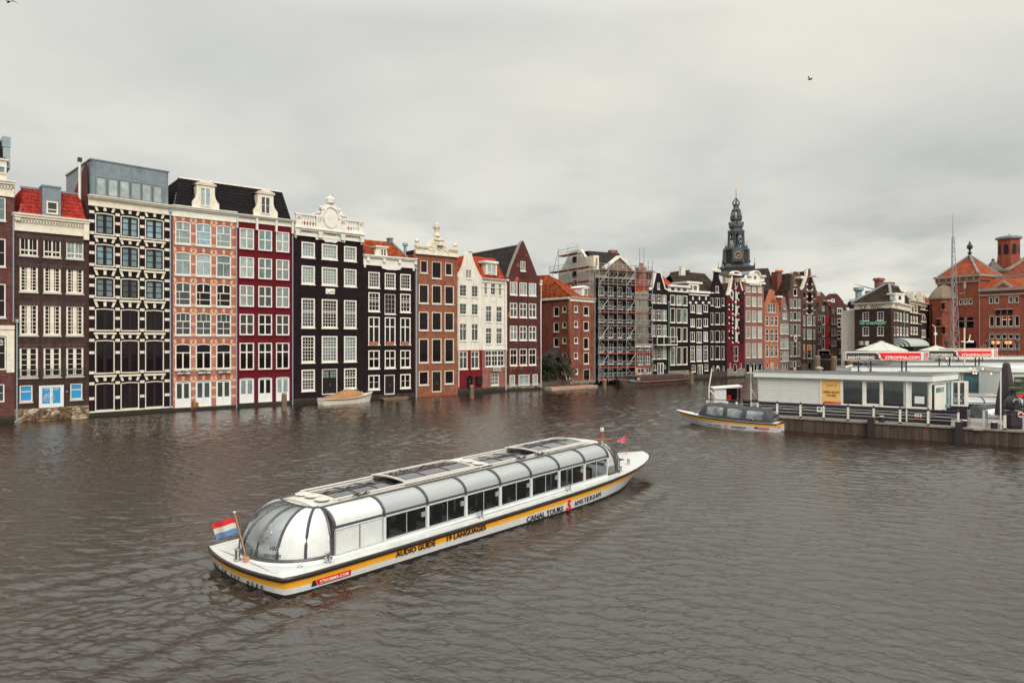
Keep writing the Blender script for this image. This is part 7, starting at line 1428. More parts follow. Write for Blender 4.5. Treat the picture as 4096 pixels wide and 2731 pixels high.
def tour_boat(label,group=None):
    r=thing('tour_boat',label,'boat',(0,0,0),0,group)
    L=22.6; S=[.0,.3,.8,2,4,7,10,13,14.5,16,17.5,18.8,20,21,21.8,22.3,22.55]
    def pt(s,k,side):   # k 0 gunwale .. 1 water
        w_=hw_(s); fl=max(0,(s-12)/10.6); inn=(.10+1.15*fl*fl)*k; ww=max(.0,w_-inn); x=s-(1.9*k*fl**3)
        if s<.8: ww=min(ww,2.3-.12*(1-s/.8)**2-.1*k); x=s+.12*k*(1-s/.8)
        return (x,side*ww,gz_(s)*(1-k)+(-.25)*k)
    def stern(k,n=10): # points across the transom from -y to +y, bulging aft
        w_=2.2-.1*k; res=[]
        for i in range(n+1):
            t=-1+2*i/n; res.append((-.02+.12*k-.32*(1-t*t)+.12*k*(1-t*t),t*w_,gz_(0)*(1-k)+(-.25)*k))
        return res
    ks={'rub':(.0,.14),'yel':(.14,.40),'wht':(.40,.62),'boot':(.62,1.0)}
    def strip(k0,k1,m,name,out=0):
        mb=MB(); mb.smooth=True; rows=[]
        def path(k):
            K=(lambda s:(gz_(s)-.07)/(gz_(s)+.25)) if k=='W' else (lambda s:1.0) if k=='B' else (lambda s:k/(gz_(s)+.25))
            p=[pt(s,K(s),-1) for s in S[::-1]]+stern(K(0))[1:-1]+[pt(s,K(s),1) for s in S]
            q=K(22.6); tip=(22.6-1.9*q,0,gz_(22.6)*(1-q)-.25*q); return [tip]+p+[tip]
        n=2
        for q in ((k0,k1) if isinstance(k1,str) else (k0,(k0+k1)/2,k1)):
            P_=path(q); 
            if out: P_=[(x+(.06 if x>22 else -.06 if x<.4 else 0),y+(out if y>0 else -out if y<0 else 0),z+(.0)) for x,y,z in P_]
            rows.append(P_)
        if out:
            a=path(k0); b=path(k1); rows=[a]+rows+[b]
        loft(mb,rows); return mb.build(name,m,r)
    hull=strip(.32,'W',BWH,'hull'); strip(.11,.32,BYE,'yellow_stripe'); strip('W','B',BOOT,'hull_bottom'); strip(-.02,.11,RUBR,'rubbing_strake',.06)
    # deck
    mb=MB(); P_=[(s,-hw_(s) if s>=.8 else pt(s,0,-1)[1],gz_(s)+.02) for s in S]; Q_=[(s,-y,z) for s,y,z in P_]
    loft(mb,[P_,[(s,y*.5,z+.03) for s,y,z in P_],[(s,0,z+.04) for s,y,z in P_],[(s,-y*.5,z+.03) for s,y,z in P_],Q_])
    st=stern(0); mb.add([(x,y,z+.02) for x,y,z in st]+[(.02,y,z+.03) for x,y,z in st],[(i,i+1,i+12,i+11) for i in range(10)]); mb.poly([(22.55,-.1,gz_(22.55)+.02),(22.6,0,gz_(22.6)+.02),(22.55,.1,gz_(22.55)+.02)]); mb.build('deck',BWH,r)
    # coaming and windows both sides
    sb=lambda s:.66+.019*(s-1.8); wt=lambda s: sb(s)+.75; re=lambda s:1.96+.019*(s-1.8)
    posts=[1.85]+[3.72+1.82*i for i in range(8)]; W=1.78
    for sd in (-1,1):
        mb=MB()
        mb.add([(1.8,sd*(W+.06),gz_(1.8)),(17.3,sd*(W+.06),gz_(17.3)),(17.3,sd*W,sb(17.3)),(1.8,sd*W,sb(1.8))],[(0,1,2,3)]); mb.build('coaming',BWH,r)
        for i in range(8):
            a,b=posts[i],posts[i+1]; y=sd*W; k=MB(); t=.05
            k.add([(a+.04,y-.03,sb(a)),(b-.04,y-.03,sb(b)),(b-.04,y-.03,wt(b)),(a+.04,y-.03,wt(a)),(a+.04,y+.03,sb(a)),(b-.04,y+.03,sb(b)),(b-.04,y+.03,wt(b)),(a+.04,y+.03,wt(a))],[])
            def beam(p,q,tt=t):
                k.tube([p,q],tt*.62,4)
            beam((a+.06,y,sb(a)),(b-.06,y,sb(b))); beam((b-.06,y,sb(b)),(b-.06,y,wt(b))); beam((b-.06,y,wt(b)),(a+.06,y,wt(a))); beam((a+.06,y,wt(a)),(a+.06,y,sb(a)))
            k.v=k.v; fr=k.build('window',ALU,r)
            g=MB().quad((a+.07,y,sb(a)+.03),(b-.07,y,sb(b)+.03),(b-.07,y,wt(b)-.03),(a+.07,y,wt(a)-.03)); g.build('pane',BWH if i==0 else CG,fr)
            k=MB(); m_=(a+b)/2; k.tube([(m_,y+sd*.01,sb(m_)+.03),(m_,y+sd*.01,wt(m_)-.03)],.018,4)
            if i: k.box(b-.28,y-.03,sb(b)+.42,b-.12,y+.04,sb(b)+.58)
            k.build('sash',RIB if i==0 else ALU,fr)
        k=MB(); 
        for a in posts[1:]: k.box(a-.05,sd*W-.035,sb(a)-.0,a+.05,sd*W+.035,wt(a))
        k.build('window_post',BWH,r)
        mb=MB(); mb.add([(1.8,sd*W,wt(1.8)),(16.6,sd*W,wt(16.6)),(16.6,sd*(W-.02),wt(16.6)+.11),(1.8,sd*(W-.02),wt(1.8)+.11)],[(0,1,2,3)]); mb.build('rail_band',RIB,r)
        # curved frosted roof side panels
        for i in range(8):
            a,b=(posts[i] if i else 1.85),posts[i+1]; mb=MB(); mb.smooth=True; rows=[]
            for x in (a,b):
                z0=wt(x)+.1; z1=re(x); rows.append([(x,sd*(W-.02-.72*(1-math.cos(t*PI/2/6))),z0+(z1-z0)*math.sin(t*PI/2/6)) for t in range(7)])
            loft(mb,rows); mb.build('roof_glazing',BWH if i==0 else FROST,r)
        for i,x in enumerate([1.88]+posts[1:]):
            z0=wt(x)+.1; z1=re(x); k=MB(); k.tube([(x,sd*(W-.0-.72*(1-math.cos(t*PI/2/8))),z0+(z1-z0)*math.sin(t*PI/2/8)+.01) for t in range(9)],.05,5); k.build('rib',RIB,r)
        k=MB(); k.tube([(1.9,sd*1.06,re(1.9)+.02),(16.5,sd*1.06,re(16.5)+.02)],.035,5); k.build('gutter',RIB,r)
        k=MB(); k.tube([(2.4,sd*.93,re(2.4)+.12),(16.3,sd*.93,re(16.3)+.12)],.03,6)
        for x in range(3,17,2): k.tube([(x,sd*.93,re(x)),(x,sd*.93,re(x)+.12)],.02,4)
        k.build('roof_rail',BCR,r)
    # roof centre: side beams, fixed caps with round vents, glass hatches
    rc=lambda x,y,dz=0: (x,y,re(x)+.08*(1-(y/1.0)**2)+dz)
    mb=MB(); 
    for sd in (-1,1): mb.add([(1.9,sd*1.05,re(1.9)),(16.6,sd*1.05,re(16.6)),(16.6,sd*.9,re(16.6)+.03),(1.9,sd*.9,re(1.9)+.03)],[(0,1,2,3)])
    mb.build('roof_beam',BCR,r)
    def capm(x0,x1,dz=.0,vents=True):
        mb=MB(); mb.smooth=True; loft(mb,[[rc(x,-.86+1.72*t/8,dz) for t in range(9)] for x in (x0,x1)]); mb.smooth=False
        for x in (x0,x1): 
            P_=[rc(x,-.86+1.72*t/8,dz) for t in range(9)]; mb.add([*P_,*[(a,b,c-.12) for a,b,c in P_]],[(i,i+1,i+10,i+9) for i in range(8)])
        o=mb.build('roof_cap',BCR,r)
        if vents:
            for y in (-.55,0,.55): k=MB(); k.lathe([(.12,0),(.14,.04),(.25,.05),(.25,.075),(.18,.1),(.02,.105)],14); v=k.build('roof_vent',BCR,o,rc((x0+x1)/2+.04,y,dz+.0))
    capm(1.75,2.7); capm(8.72,9.7,.05); capm(15.9,16.6)
    for x0,x1,dz in ((2.7,5.25,0),(5.25,8.7,.13),(9.7,12.45,0),(12.45,15.85,.13)):
        mb=MB(); mb.smooth=True; n=3 
        for j in range(n):
            a=x0+(x1-x0)*j/n+.02; b=x0+(x1-x0)*(j+1)/n-.02; loft(mb,[[rc(x,-.86+1.72*t/8,dz+.01) for t in range(9)] for x in (a,b)])
        o=mb.build('hatch_glass',ROOFG,r); k=MB()
        for y in (-.89,.89): p,q=rc(x0,y,dz+.02),rc(x1,y,dz+.02); k.add([(p[0],p[1]-.045,p[2]-.1),(q[0],q[1]-.045,q[2]-.1),(q[0],q[1]+.045,q[2]-.1),(p[0],p[1]+.045,p[2]-.1),(p[0],p[1]-.045,p[2]+.03),(q[0],q[1]-.045,q[2]+.03),(q[0],q[1]+.045,q[2]+.03),(p[0],p[1]+.045,p[2]+.03)],[(0,1,5,4),(1,2,6,5),(2,3,7,6),(3,0,4,7),(4,5,6,7)])
        if dz:
            for x in (x0+.04,x1-.04):
                P_=[rc(x,-.9+1.8*t/8,dz+.03) for t in range(9)]; k.tube(P_,.04,5)
        k.build('hatch_frame',BCR,o)
        k=MB()
        for j in range(1,n): x=x0+(x1-x0)*j/n; k.tube([rc(x,-.78+1.56*t/8,dz+.02) for t in range(9)],.015,4)
        k.tube([rc(x0,0,dz+.025),rc(x1,0,dz+.025)],.012,4); k.build('hatch_bar',RIB,o)
    # stern canopy: curved panels from deck to roof
    NB=10
    def base(t): a=t*PI/2; y=W*math.sin(a)if True else 0; x=.12+1.65*(1-math.cos(a))**1.1; return (x,y,gz_(0)+.13)
    def topp(t): y=1.05*math.sin(t*PI/2); return (1.55+.32*(1-math.cos(t*PI/2)),y,re(1.9))
    def sp(t,v):
        sg=1 if t>=0 else -1; b=base(abs(t)); u=topp(abs(t)); b=(b[0],sg*b[1],b[2]); u=(u[0],sg*u[1],u[2])
        h_=math.sin(v*PI/2); w_=1-math.cos(v*PI/2); return (b[0]+(u[0]-b[0])*w_,b[1]+(u[1]-b[1])*w_,b[2]+(u[2]-b[2])*h_)
    ts=[-1,-.72,-.42,-.14,.14,.42,.72,1]
    for i in range(7):
        mb=MB(); mb.smooth=True; a,b=ts[i],ts[i+1]; loft(mb,[[sp(a+(b-a)*j/5,v/8) for v in range(9)] for j in range(6)]); mb.build('stern_canopy_panel',BWH if i in(0,1,5,6) else CANG,r)
    mb=MB(); mb.smooth=True; loft(mb,[[tuple(Vector(sp(-.7+.13*j-.0,v/8))*1.0+Vector((.03,0,0))) for v in range(9)] for j in range(2)]); mb.build('inner_blind',BWH,r)
    for t in ts: k=MB(); k.tube([sp(t,v/9) for v in range(10)],.045,5); k.build('rib',RIB,r)
    k=MB(); k.tube([sp(-1+2*j/20,0) for j in range(21)],.06,6); k.tube([sp(-1+2*j/20,1) for j in range(21)],.04,6); k.build('canopy_base',RIB,r)
    mb=MB(); loft(mb,[[ (x-.14,y*1.06,gz_(0)+.03) for x,y,z in [sp(-1+2*j/20,0) for j in range(21)]],[sp(-1+2*j/20,0) for j in range(21)]]); mb.build('canopy_kerb',BWH,r)
    mb=MB(); mb.add([topp(0),*[sp(-1+2*j/12,1) for j in range(13)],(1.95,1.05,re(1.9)),(1.95,-1.05,re(1.9))],[(0,j+1,j+2) for j in range(12)]); mb.poly([sp(-1+2*j/12,1) for j in range(13)]); mb.build('roof_front',BCR,r)
    # wheelhouse at the bow
    k=MB(); k.smooth=True; za=lambda x: gz_(x)+.12
    def wp(t,v):
        sg=1 if t>=0 else -1; a=abs(t)*PI/2; b=Vector((18.35-1.15*(1-math.cos(a))**1.2,sg*1.78*math.sin(a),za(18))); u=Vector((17.55-.75*(1-math.cos(a)),sg*1.05*math.sin(a),re(17)+.0)); w_=1-math.cos(v*PI/2); hh=math.sin(v*PI/2)
        return (b.x+(u.x-b.x)*w_,b.y+(u.y-b.y)*w_,b.z+(u.z-b.z)*hh)
    tb_=[-1,-.62,-.22,.22,.62,1]
    for i in range(5):
        mb=MB(); mb.smooth=True; a,b=tb_[i],tb_[i+1]; loft(mb,[[wp(a+(b-a)*j/5,v/8) for v in range(9)] for j in range(6)]); mb.build('windscreen_panel',CANG,r)
    SMK=mat('dark bronze frame',(.10,.085,.075),.3,metal=.5)
    for t in tb_: k=MB(); k.tube([wp(t,v/9) for v in range(10)],.065,6); k.build('windscreen_rib',SMK,r)
    k=MB(); k.tube([wp(-1+2*j/20,0) for j in range(21)],.07,6); k.tube([wp(-1+2*j/20,1) for j in range(21)],.06,6); k.build('windscreen_base',SMK,r)
    for sd in (-1,1):
        mb=MB(); rows=[]
        for x in (16.5,17.25): z0=za(x); z1=re(x); rows.append([(x,sd*(W-.72*(1-math.cos(t*PI/2/6))),z0+.6*(0)+(z1-z0)*math.sin(t*PI/2/6)) for t in range(7)])
        loft(mb,rows); mb.build('cab_side_window',CANG,r); k=MB()
        for x in (16.5,17.25): z0=za(x); z1=re(x); k.tube([(x,sd*(W-.72*(1-math.cos(t*PI/2/8))),z0+(z1-z0)*math.sin(t*PI/2/8)) for t in range(9)],.07,6)
        k.tube([(16.5,sd*W,za(16.5)),(17.3,sd*W,za(17.3))],.07,6); k.build('cab_frame',SMK,r)
    mb=MB(); mb.poly([wp(-1+2*j/12,1) for j in range(13)]+[(16.6,1.05,re(16.6)+.02),(16.6,-1.05,re(16.6)+.02)]); mb.build('wheelhouse_roof',BCR,r)
    # interior: floor, seats
    MB().box(2.6,-1.6,.3,2.7,1.6,1.75).build('stern_bulkhead',BCR,r); MB().box(1.2,-1.3,.3,2.59,1.3,.75).build('stern_locker',BCR,r)
    MB().box(1.9,-1.65,.25,17.4,1.65,.3).build('floor',mat('dark boat floor',(.05,.035,.03),.7),r)
    SE=mat('dark red seat cloth',(.05,.02,.022),.7); seat=None
    for i in range(11):
        x=4.0+i*1.15
        for y in (-1.2,-.6,.6,1.2):
            if seat is None:
                k=MB(); k.box(-.22,-.22,.38,.22,.22,.46); k.box(.17,-.21,.46,.24,.21,.98); k.tube([(-.18,-.22,0),(.2,-.23,.45),(.22,-.23,.95),(.22,0,1.05),(.22,.23,.95),(.2,.23,.45),(-.18,.22,0)],.018,5); seat=k.mesh('seat',[SE])
            o=obj('seat',seat,r,None,(x,y,.3))
    WHL=mat('blue coat fabric',(.12,.22,.28),.8)
    k=MB(); k.box(15.0,-1.4,.7,15.6,-.9,1.2); k.build('helm_console',mat('helm wood',(.35,.17,.08),.5),r)
    # deck fittings
    for x,y in ((1.5,-2.0),(7.9,-2.02),(13.2,-2.02),(17.6,-1.75),(19.2,-1.2),(1.5,2.0),(7.9,2.02),(17.6,1.75)):
        k=MB(); k.smooth=False; z=gz_(x)+.03; k.lathe([(.1,z-.02),(.1,z+.02),(.065,z+.03),(.065,z+.24),(.085,z+.25),(.085,z+.28),(.02,z+.285)],12,x,y); k.tube([(x-.14,y,z+.16),(x+.14,y,z+.16)],.015,5); k.build('bollard',CHR,r)
    k=MB(); k.lathe([(.11,.6),(.11,.62),(.075,.63),(.075,.9),(.1,.92),(.02,.93)],12,-.12,.18); k.build('bollard',CHR,r)
    k=MB(); k.lathe([(.17,gz_(1)+.03),(.17,gz_(1)+.06),(.1,gz_(1)+.09),(.02,gz_(1)+.09)],14,.62,-1.25); k.build('deck_vent',BCR,r); k=MB(); k.lathe([(.08,gz_(1)+.05),(.07,gz_(1)+.07),(.02,gz_(1)+.07)],10,.75,-1.75); k.build('deck_filler',ALU,r)
    k=MB(); z=gz_(20)+.05; k.box(19.2,-.45,z,19.5,.45,z+.08); k.box(19.5,-.4,z,20.1,.4,z+.04); k.build('deck_hatch',IRON,r); k=MB(); k.tube([(19.0,.4,z),(19.1,.4,z+.2),(19.3,.4,z+.22)],.1,8); k.tube([(20.2,.3,z),(20.25,.3,z+.18),(20.4,.3,z+.2)],.08,8); k.build('cowl_vent',CHR,r)
    ORW=mat('orange red varnished mast',(.38,.09,.03),.4)
    k=MB(); z=gz_(20.2); k.tube([(20.2,.75,z),(20.0,.9,z+1.45)],.06,6,r1=.045); k.tube([(19.5,1.3,z+1.0),(20.4,.5,z+1.0)],.022,5); k.build('folding_mast',ORW,r); k=MB(); k.box(19.95,.83,z+1.4,20.08,.97,z+1.58); k.build('mast_lamp',WHITE,r)
    # ropes
    k=MB(); rnd=random.Random(4)
    for cx_,cy_ in ((3.3,-1.0),(11.2,-1.0),(12.4,-1.0)):
        p=[]; 
        for t in range(26): p.append((cx_+.28*math.cos(t*.9)+rnd.uniform(-.04,.04)+.01*t,cy_+.08*math.sin(t*1.3),re(cx_)+.1+.03*(t%3)))
        k.tube(p,.014,4)
    k.build('rope',IRON,r)
    # flags
    k=MB(); z=.66; k.tube([(.0,-.12,z),(-.36,-.12,z+1.42)],.02,6); k.box(-.08,-.2,.6,.06,-.04,.72); k.build('flagstaff',mat('varnished wood',(.45,.22,.10),.45),r); k=MB(); k.lathe([(.03,z+1.4),(.045,z+1.42),(.045,z+1.45),(.01,z+1.46)],8,-.36,-.12); k.build('staff_knob',BCR,r)
    def flag(nm,p0,dirv,updn,w_,h_,cols,par=r,shape=None):
        o=None
        for c,(m_,a,b) in enumerate(cols):
            mb=MB(); mb.smooth=True; rows=[]
            for j in range(13):
                f=j/12; wv=.05*math.sin(f*8+.6); dr=-.10*f*f
                p=[]
                for q in (a,(a+b)/2,b):
                    qq=q if shape is None else .5+(q-.5)*(1-.75*f) ; base_=Vector(p0)+Vector(dirv)*w_*f+Vector(updn)*h_*(1-qq); p.append(tuple(base_+Vector((wv*.6,wv,dr))))
                rows.append(p)
            loft(mb,rows); x=mb.build('flag_stripe' if o else 'flag',m_,o or par); o=o or x
    FR=mat('flag red',(.62,.02,.02),.75,noise=.15,nscale=5); FW=mat('flag white',(.62,.58,.50),.8,noise=.1,nscale=5); FB=mat('flag blue',(.10,.22,.42),.75,noise=.15,nscale=5)
    flag('flag',(-.24,-.12,z+.80),Vector((-.86,.38,-.05)),Vector((-.15,0,.48)),.62,1.0,[(FR,0,.34),(FW,.34,.67),(FB,.67,1.0)])
    k=MB(); z=gz_(21.3); k.tube([(21.3,.25,z),(21.3,.25,z+1.1)],.018,5); k.build('flagstaff',ORW,r)
    flag('flag',(21.3,.25,z+.6),Vector((-.75,.5,.05)),Vector((0,0,1)),.55,.45,[(mat('pennant red',(.60,.08,.06),.7),0,.7),(FB,.7,1.0)],shape=1)
    # lettering on the camera side
    BK=mat('black vinyl',(.02,.015,.018),.4)
    yo=-(2.3)
    def sidetext(s_,x,k,m_,wd,hh,bold=0,nm='lettering'):
        k=k/(gz_(x)+.25); z=gz_(x)*(1-k)-.25*k; o=text_on(nm,s_,m_,r,(x,yo+.10*k-.03,z),width=wd,height=hh,ext=.012,bold=bold,rot=(PI/2,-math.atan(.0018*x*(1-k)),0)); return o
    # text curve x increases with s on the camera side (right side seen from there)
    sidetext('AUDIO GUIDE',4.6,.225,BK,1.65,.17,.01); sidetext('19 LANGUAGES',6.9,.225,BK,1.9,.17,.01)
    sidetext('CANAL TOURS',11.3,.475,BK,2.3,.2); sidetext('AMSTERDAM',14.6,.50,BK,2.1,.2) if False else None
    RD=mat('emblem red',(.60,.01,.02),.4)
    def amst(x,k):
        w1=hw_(x); return None
    # AMSTERDAM lies where the side begins to curve in: follow the hull letter by letter
    xs_=[13.35+.235*i for i in range(9)]
    for ch,x in zip('AMSTERDAM',xs_):
        k_=.475/(gz_(x)+.25); p=pt(x,k_,-1); q=pt(x+.2,k_,-1); an=math.atan2(q[1]-p[1],q[0]-p[0]); text_on('lettering',ch,BK,r,(p[0],p[1]-.02,p[2]),width=.17 if ch!='M' else .21,height=.19,ext=.01,rot=(PI/2,0,an))
    p=pt(12.85,.49,-1); k=MB(); sc_=.17
    k.tube([(p[0]+a*sc_,p[1]-.03,p[2]+b*sc_) for a,b in ((.45,.9),(.2,1.15),(-.25,1.0),(-.35,.6),(0,.25),(.4,-.1),(.45,-.5),(.1,-.85),(-.4,-.8),(-.75,-1.0))],.05,5)
    k.tube([(p[0]+a*sc_,p[1]-.03,p[2]+b*sc_) for a,b in ((-.75,-.35),(-.6,-.8),(-.95,-1.05))],.03,4)
    for a in (-.2,.05,.3): k.tube([(p[0]+a*sc_,p[1]-.03,p[2]+1.25*sc_),(p[0]+a*1.2*sc_,p[1]-.03,p[2]+1.5*sc_)],.015,4)
    k.build('red_emblem',RD,r)
    # STROMMA.COM plate near the stern
    zp=.13; k=MB(); k.add([(.75,yo+.02,zp-.0),(1.75,yo+.02,zp+.0),(1.75,yo+.02,zp+.17),(.75,yo+.02,zp+.17)],[(0,1,2,3)]); 
    k.v=[(1.0,-2.3+.012,.15),(2.1,-2.3+.012,.15),(2.1,-2.3-.002,.31),(.93,-2.3-.002,.31)]; o=k.build('red_plate',RD,r)
    text_on('lettering','STROMMA.COM',WHITE,o,(1.52,-2.312,.23),width=.95,height=.085,ext=.006,bold=.01); k=MB(); k.v=[(.78,-2.3+.012,.15),(.97,-2.3+.012,.15),(.90,-2.3-.002,.31),(.82,-2.3-.002,.31)]; k.f=[(0,1,2,3)]; k.mi=[0]; k.sm=[False]; k.build('black_plate',BK,o)
    k=MB(); k.box(.2,-1.98,-.2,.24,-1.93,.5); k.build('corner_seam',BK,r)
    # phone number on the transom: letter by letter along the bulge
    st_=stern(.5,60); msg='+31 20 217 0500'; n_=len(msg)
    for i,ch in enumerate(msg):
        if ch==' ': continue
        t=.86-.105*i*.98; 
        idx=min(59,max(0,int((t+1)/2*60))); p=st_[idx]; q=st_[min(60,idx+1)]; an=math.atan2(p[1]-q[1],p[0]-q[0]); text_on('lettering',ch,BK,r,(p[0]-.035,p[1],p[2]+.0),width=.085 if ch!='1' else .035,height=.115,ext=.008,bold=.01,rot=(PI/2,0,an))
    for s_,dz,hh,ww in (('HN',.36,.13,.2),('02010869',.16,.09,.55)):
        p=Vector(sp(-.36,.22)); z_=gz_(0)+.13+dz
        v=math.asin(min(1,(z_-gz_(0)-.13)/(re(1.9)-gz_(0)-.13)))/(PI/2); a=Vector(sp(-.22,v)); b=Vector(sp(-.50,v)); c=(a+b)/2; dd=b-a; an=math.atan2(dd.y,dd.x); o=text_on('lettering',s_,BK,r,(c.x-.05,c.y-.05,z_),width=ww,height=hh,ext=.006,rot=(PI/2-.35,0,an))
    return r
TB_ANG=math.atan2(.751,.66)
tb=tour_boat('long white glass roofed tour boat with yellow stripe and flag, under way mid canal','canal tour boats')
tb.location=(-7.84,20.0,0); tb.rotation_euler=(0,0,TB_ANG)
# ---------------------------------------------------------------- open boat with grey canvas canopy
CANV=mat('dark canvas canopy',(.040,.040,.048),.75,noise=.25,nscale=3,bump=.5,bscale=4)
CLR=mat('clear vinyl canopy window',(.24,.27,.27),.12,spec=.9,coat=.4,noise=.55,nscale=1.6,bump=.6,bscale=3,c2=(.02,.02,.024))  # pale noise patches paint highlights into the dark vinyl
def open_boat(label,group):
    r=thing('open_boat',label,'boat',(0,0,0),0,group); L=8.8
    S=[0,.6,2,3.5,5,6.2,7.2,8,8.5,8.8]; HW=[1.12,1.22,1.3,1.3,1.22,1.02,.75,.42,.18,.02]; Z=[.66,.66,.67,.7,.76,.84,.92,1.0,1.05,1.1]
    def P_(i,k,sd): fl=max(0,(S[i]-4)/4.8); return (S[i]-1.5*k*fl*fl,sd*max(0,HW[i]-(.12+.5*fl)*k*min(1,HW[i]*2)),Z[i]*(1-k)-.2*k)
    def strip(k0,k1,m,nm,out=0):
        mb=MB(); mb.smooth=True
        for sd in (-1,1): loft(mb,[[(a,b+sd*out,c) for a,b,c in [P_(i,k,sd) for i in range(10)]] for k in (k0,(k0+k1)/2,k1)])
        mb.smooth=False; mb.quad(P_(0,k0,-1),P_(0,k0,1),P_(0,k1,1),P_(0,k1,-1)); return mb.build(nm,m,r)
    strip(.30,.8,BWH,'hull'); strip(.1,.30,BYE,'yellow_stripe'); strip(.8,1,BOOT,'hull_bottom'); strip(-.01,.1,RUBR,'rubbing_strake',.04)
    mb=MB(); loft(mb,[[P_(i,0,-1) for i in range(10)],[(a,0,c+.08) for a,b,c in [P_(i,0,1) for i in range(10)]],[P_(i,0,1) for i in range(10)]]); mb.build('deck',BWH,r)
    # canopy
    xs=[.45,.9,2.2,3.6,5.0,6.0,6.5]; tp=[1.25,1.72,1.78,1.85,1.98,1.9,1.2]; wd=[1.0,1.02,1.1,1.1,1.05,.9,.75]
    def sec(x,t,w_):
        i=0; zb=.7+.012*x*x*.3
        return [(x,-w_-.06,zb),(x,-w_-.02,zb+.25*(t-zb)),(x,-w_*.92,zb+.6*(t-zb)),(x,-w_*.72,zb+.88*(t-zb)),(x,-w_*.3,zb+.99*(t-zb)),(x,w_*.3,zb+.99*(t-zb)),(x,w_*.72,zb+.88*(t-zb)),(x,w_*.92,zb+.6*(t-zb)),(x,w_+.02,zb+.25*(t-zb)),(x,w_+.06,zb)]
    rows=[]; sub=[]
    for i in range(len(xs)-1):
        for j in range(4):
            f=j/4; sag=-.04*math.sin(PI*f); sub.append((xs[i]+(xs[i+1]-xs[i])*f,tp[i]+(tp[i+1]-tp[i])*f+sag,wd[i]+(wd[i+1]-wd[i])*f))
    sub.append((xs[-1],tp[-1],wd[-1])); mb=MB(); mb.smooth=True; loft(mb,[sec(*q) for q in sub]); mb.poly(sec(*sub[0])); mb.poly(sec(*sub[-1])); mb.build('canopy',CANV,r)
    for a,b in ((1.1,2.4),(2.75,3.95),(4.3,5.7)):
        for sd in (-1,1):
            mb=MB(); mb.smooth=True; rows=[]
            for j in range(9):
                x=a+(b-a)*j/8; 
                for q0,q1 in zip(sub,sub[1:]):
                    if q0[0]<=x<=q1[0]: f=(x-q0[0])/(q1[0]-q0[0]); t=q0[1]+(q1[1]-q0[1])*f; w_=q0[2]+(q1[2]-q0[2])*f; break
                zb=.7+.012*x*x*.3; e=abs(j/4-1)**6; lo=.18+.05*e; hi=.80-.07*e
                row=[]
                for m_ in range(5):
                    v=lo+(hi-lo)*m_/4; ww=w_+.02-(.10*w_+.02)*max(0,(v-.25)/.35) if v<.6 else w_*.92-(w_*.2)*((v-.6)/.28); row.append((x,sd*(ww+.03),zb+v*(t-zb)))
                rows.append(row)
            loft(mb,rows); mb.build('canopy_window',CLR,r)
    mb=MB(); mb.add([(.40,-.65,.85),(.40,.65,.85),(.62,.6,1.45),(.62,-.6,1.45)],[(0,1,2,3)]); mb.build('rear_window',CLR,r)
    for x in (1.75,4.9):
        for sd in (-1,1): k=MB(); k.tube([(x-.55,sd*1.16,1.5),(x,sd*1.22,.8),(x+.55,sd*1.16,1.5)],.018,5); k.build('canopy_bow',CHR,r)
    k=MB(); k.tube([(7.0+.15*math.cos(t),.2*math.sin(t*1.4),1.0) for t in range(9)],.02,4); k.build('rope',IRON,r)
    BK=MC['black vinyl']; RD=MC['emblem red']; sd=-1 if True else 1
    return r
ob=open_boat('white open tour boat with yellow stripe and dark canvas canopy moored at the concrete quay','small canopied boats')
bow=Vector((14.3,58.7)); ste=Vector((21.05,53.3)); dv=bow-ste; ob.location=(ste.x,ste.y,0); ob.rotation_euler=(0,0,math.atan2(dv.y,dv.x))
cc=copy_tree(ob); cc.name='open_boat'; cc['label']='canopied open boat lying behind the deck gate at the right, mostly hidden by clear covers'; cc.location=(43.0,54.2,0); cc.rotation_euler=(0,0,PI*.985)
BK=MC['black vinyl']; RD=MC['emblem red']
def obtext(s_,x,k,wd,hh,m=BK,par=ob):
    # camera side of this boat is its local +y side, so the lettering runs from bow to stern
    y=1.3-.12*k if x<5 else 1.22-.2*k; z=(.70)*(1-k)-.2*k; return text_on('lettering',s_,m,par,(x,y+.035,z),width=wd,height=hh,ext=.01,rot=(PI/2,0,PI))
obtext('CANAL TOURS',5.05,.56,1.25,.13); obtext('AMSTERDAM',2.95,.56,1.2,.13)
k=MB(); k.tube([(3.95+a*.12,1.3,.22+b*.12) for a,b in ((-.45,.9),(-.1,1.15),(.25,.9),(.2,.4),(-.3,0),(-.35,-.5),(.1,-.9),(.6,-.9))],.03,5); k.build('red_emblem',RD,ob)
k=MB(); k.box(.55,1.22,.2,1.5,1.235,.34); o=k.build('red_plate',RD,ob); text_on('lettering','STROMMA.COM',WHITE,o,(1.0,1.24,.27),width=.8,height=.07,ext=.005,rot=(PI/2,0,PI))
k=MB(); k.box(1.52,1.22,.2,1.7,1.235,.34); k.build('black_plate',BK,o)
k=MB(); k.box(-.02,.3,.3,-.01,.95,.44); o=k.build('red_plate',RD,ob); text_on('lettering','STROMMA.COM',WHITE,o,(-.025,.62,.37),width=.5,height=.06,ext=.005,rot=(PI/2,0,-PI/2))
obtext('MEMORIES FOR LIFE',7.0,.2,.9,.06) if False else None
# moored tour boat further back
t2=copy_tree(tb); t2['label']='second glass roofed tour boat lying between the piers behind the deck railing'; t2.location=(52.0,61.0,0); t2.rotation_euler=(0,0,PI)
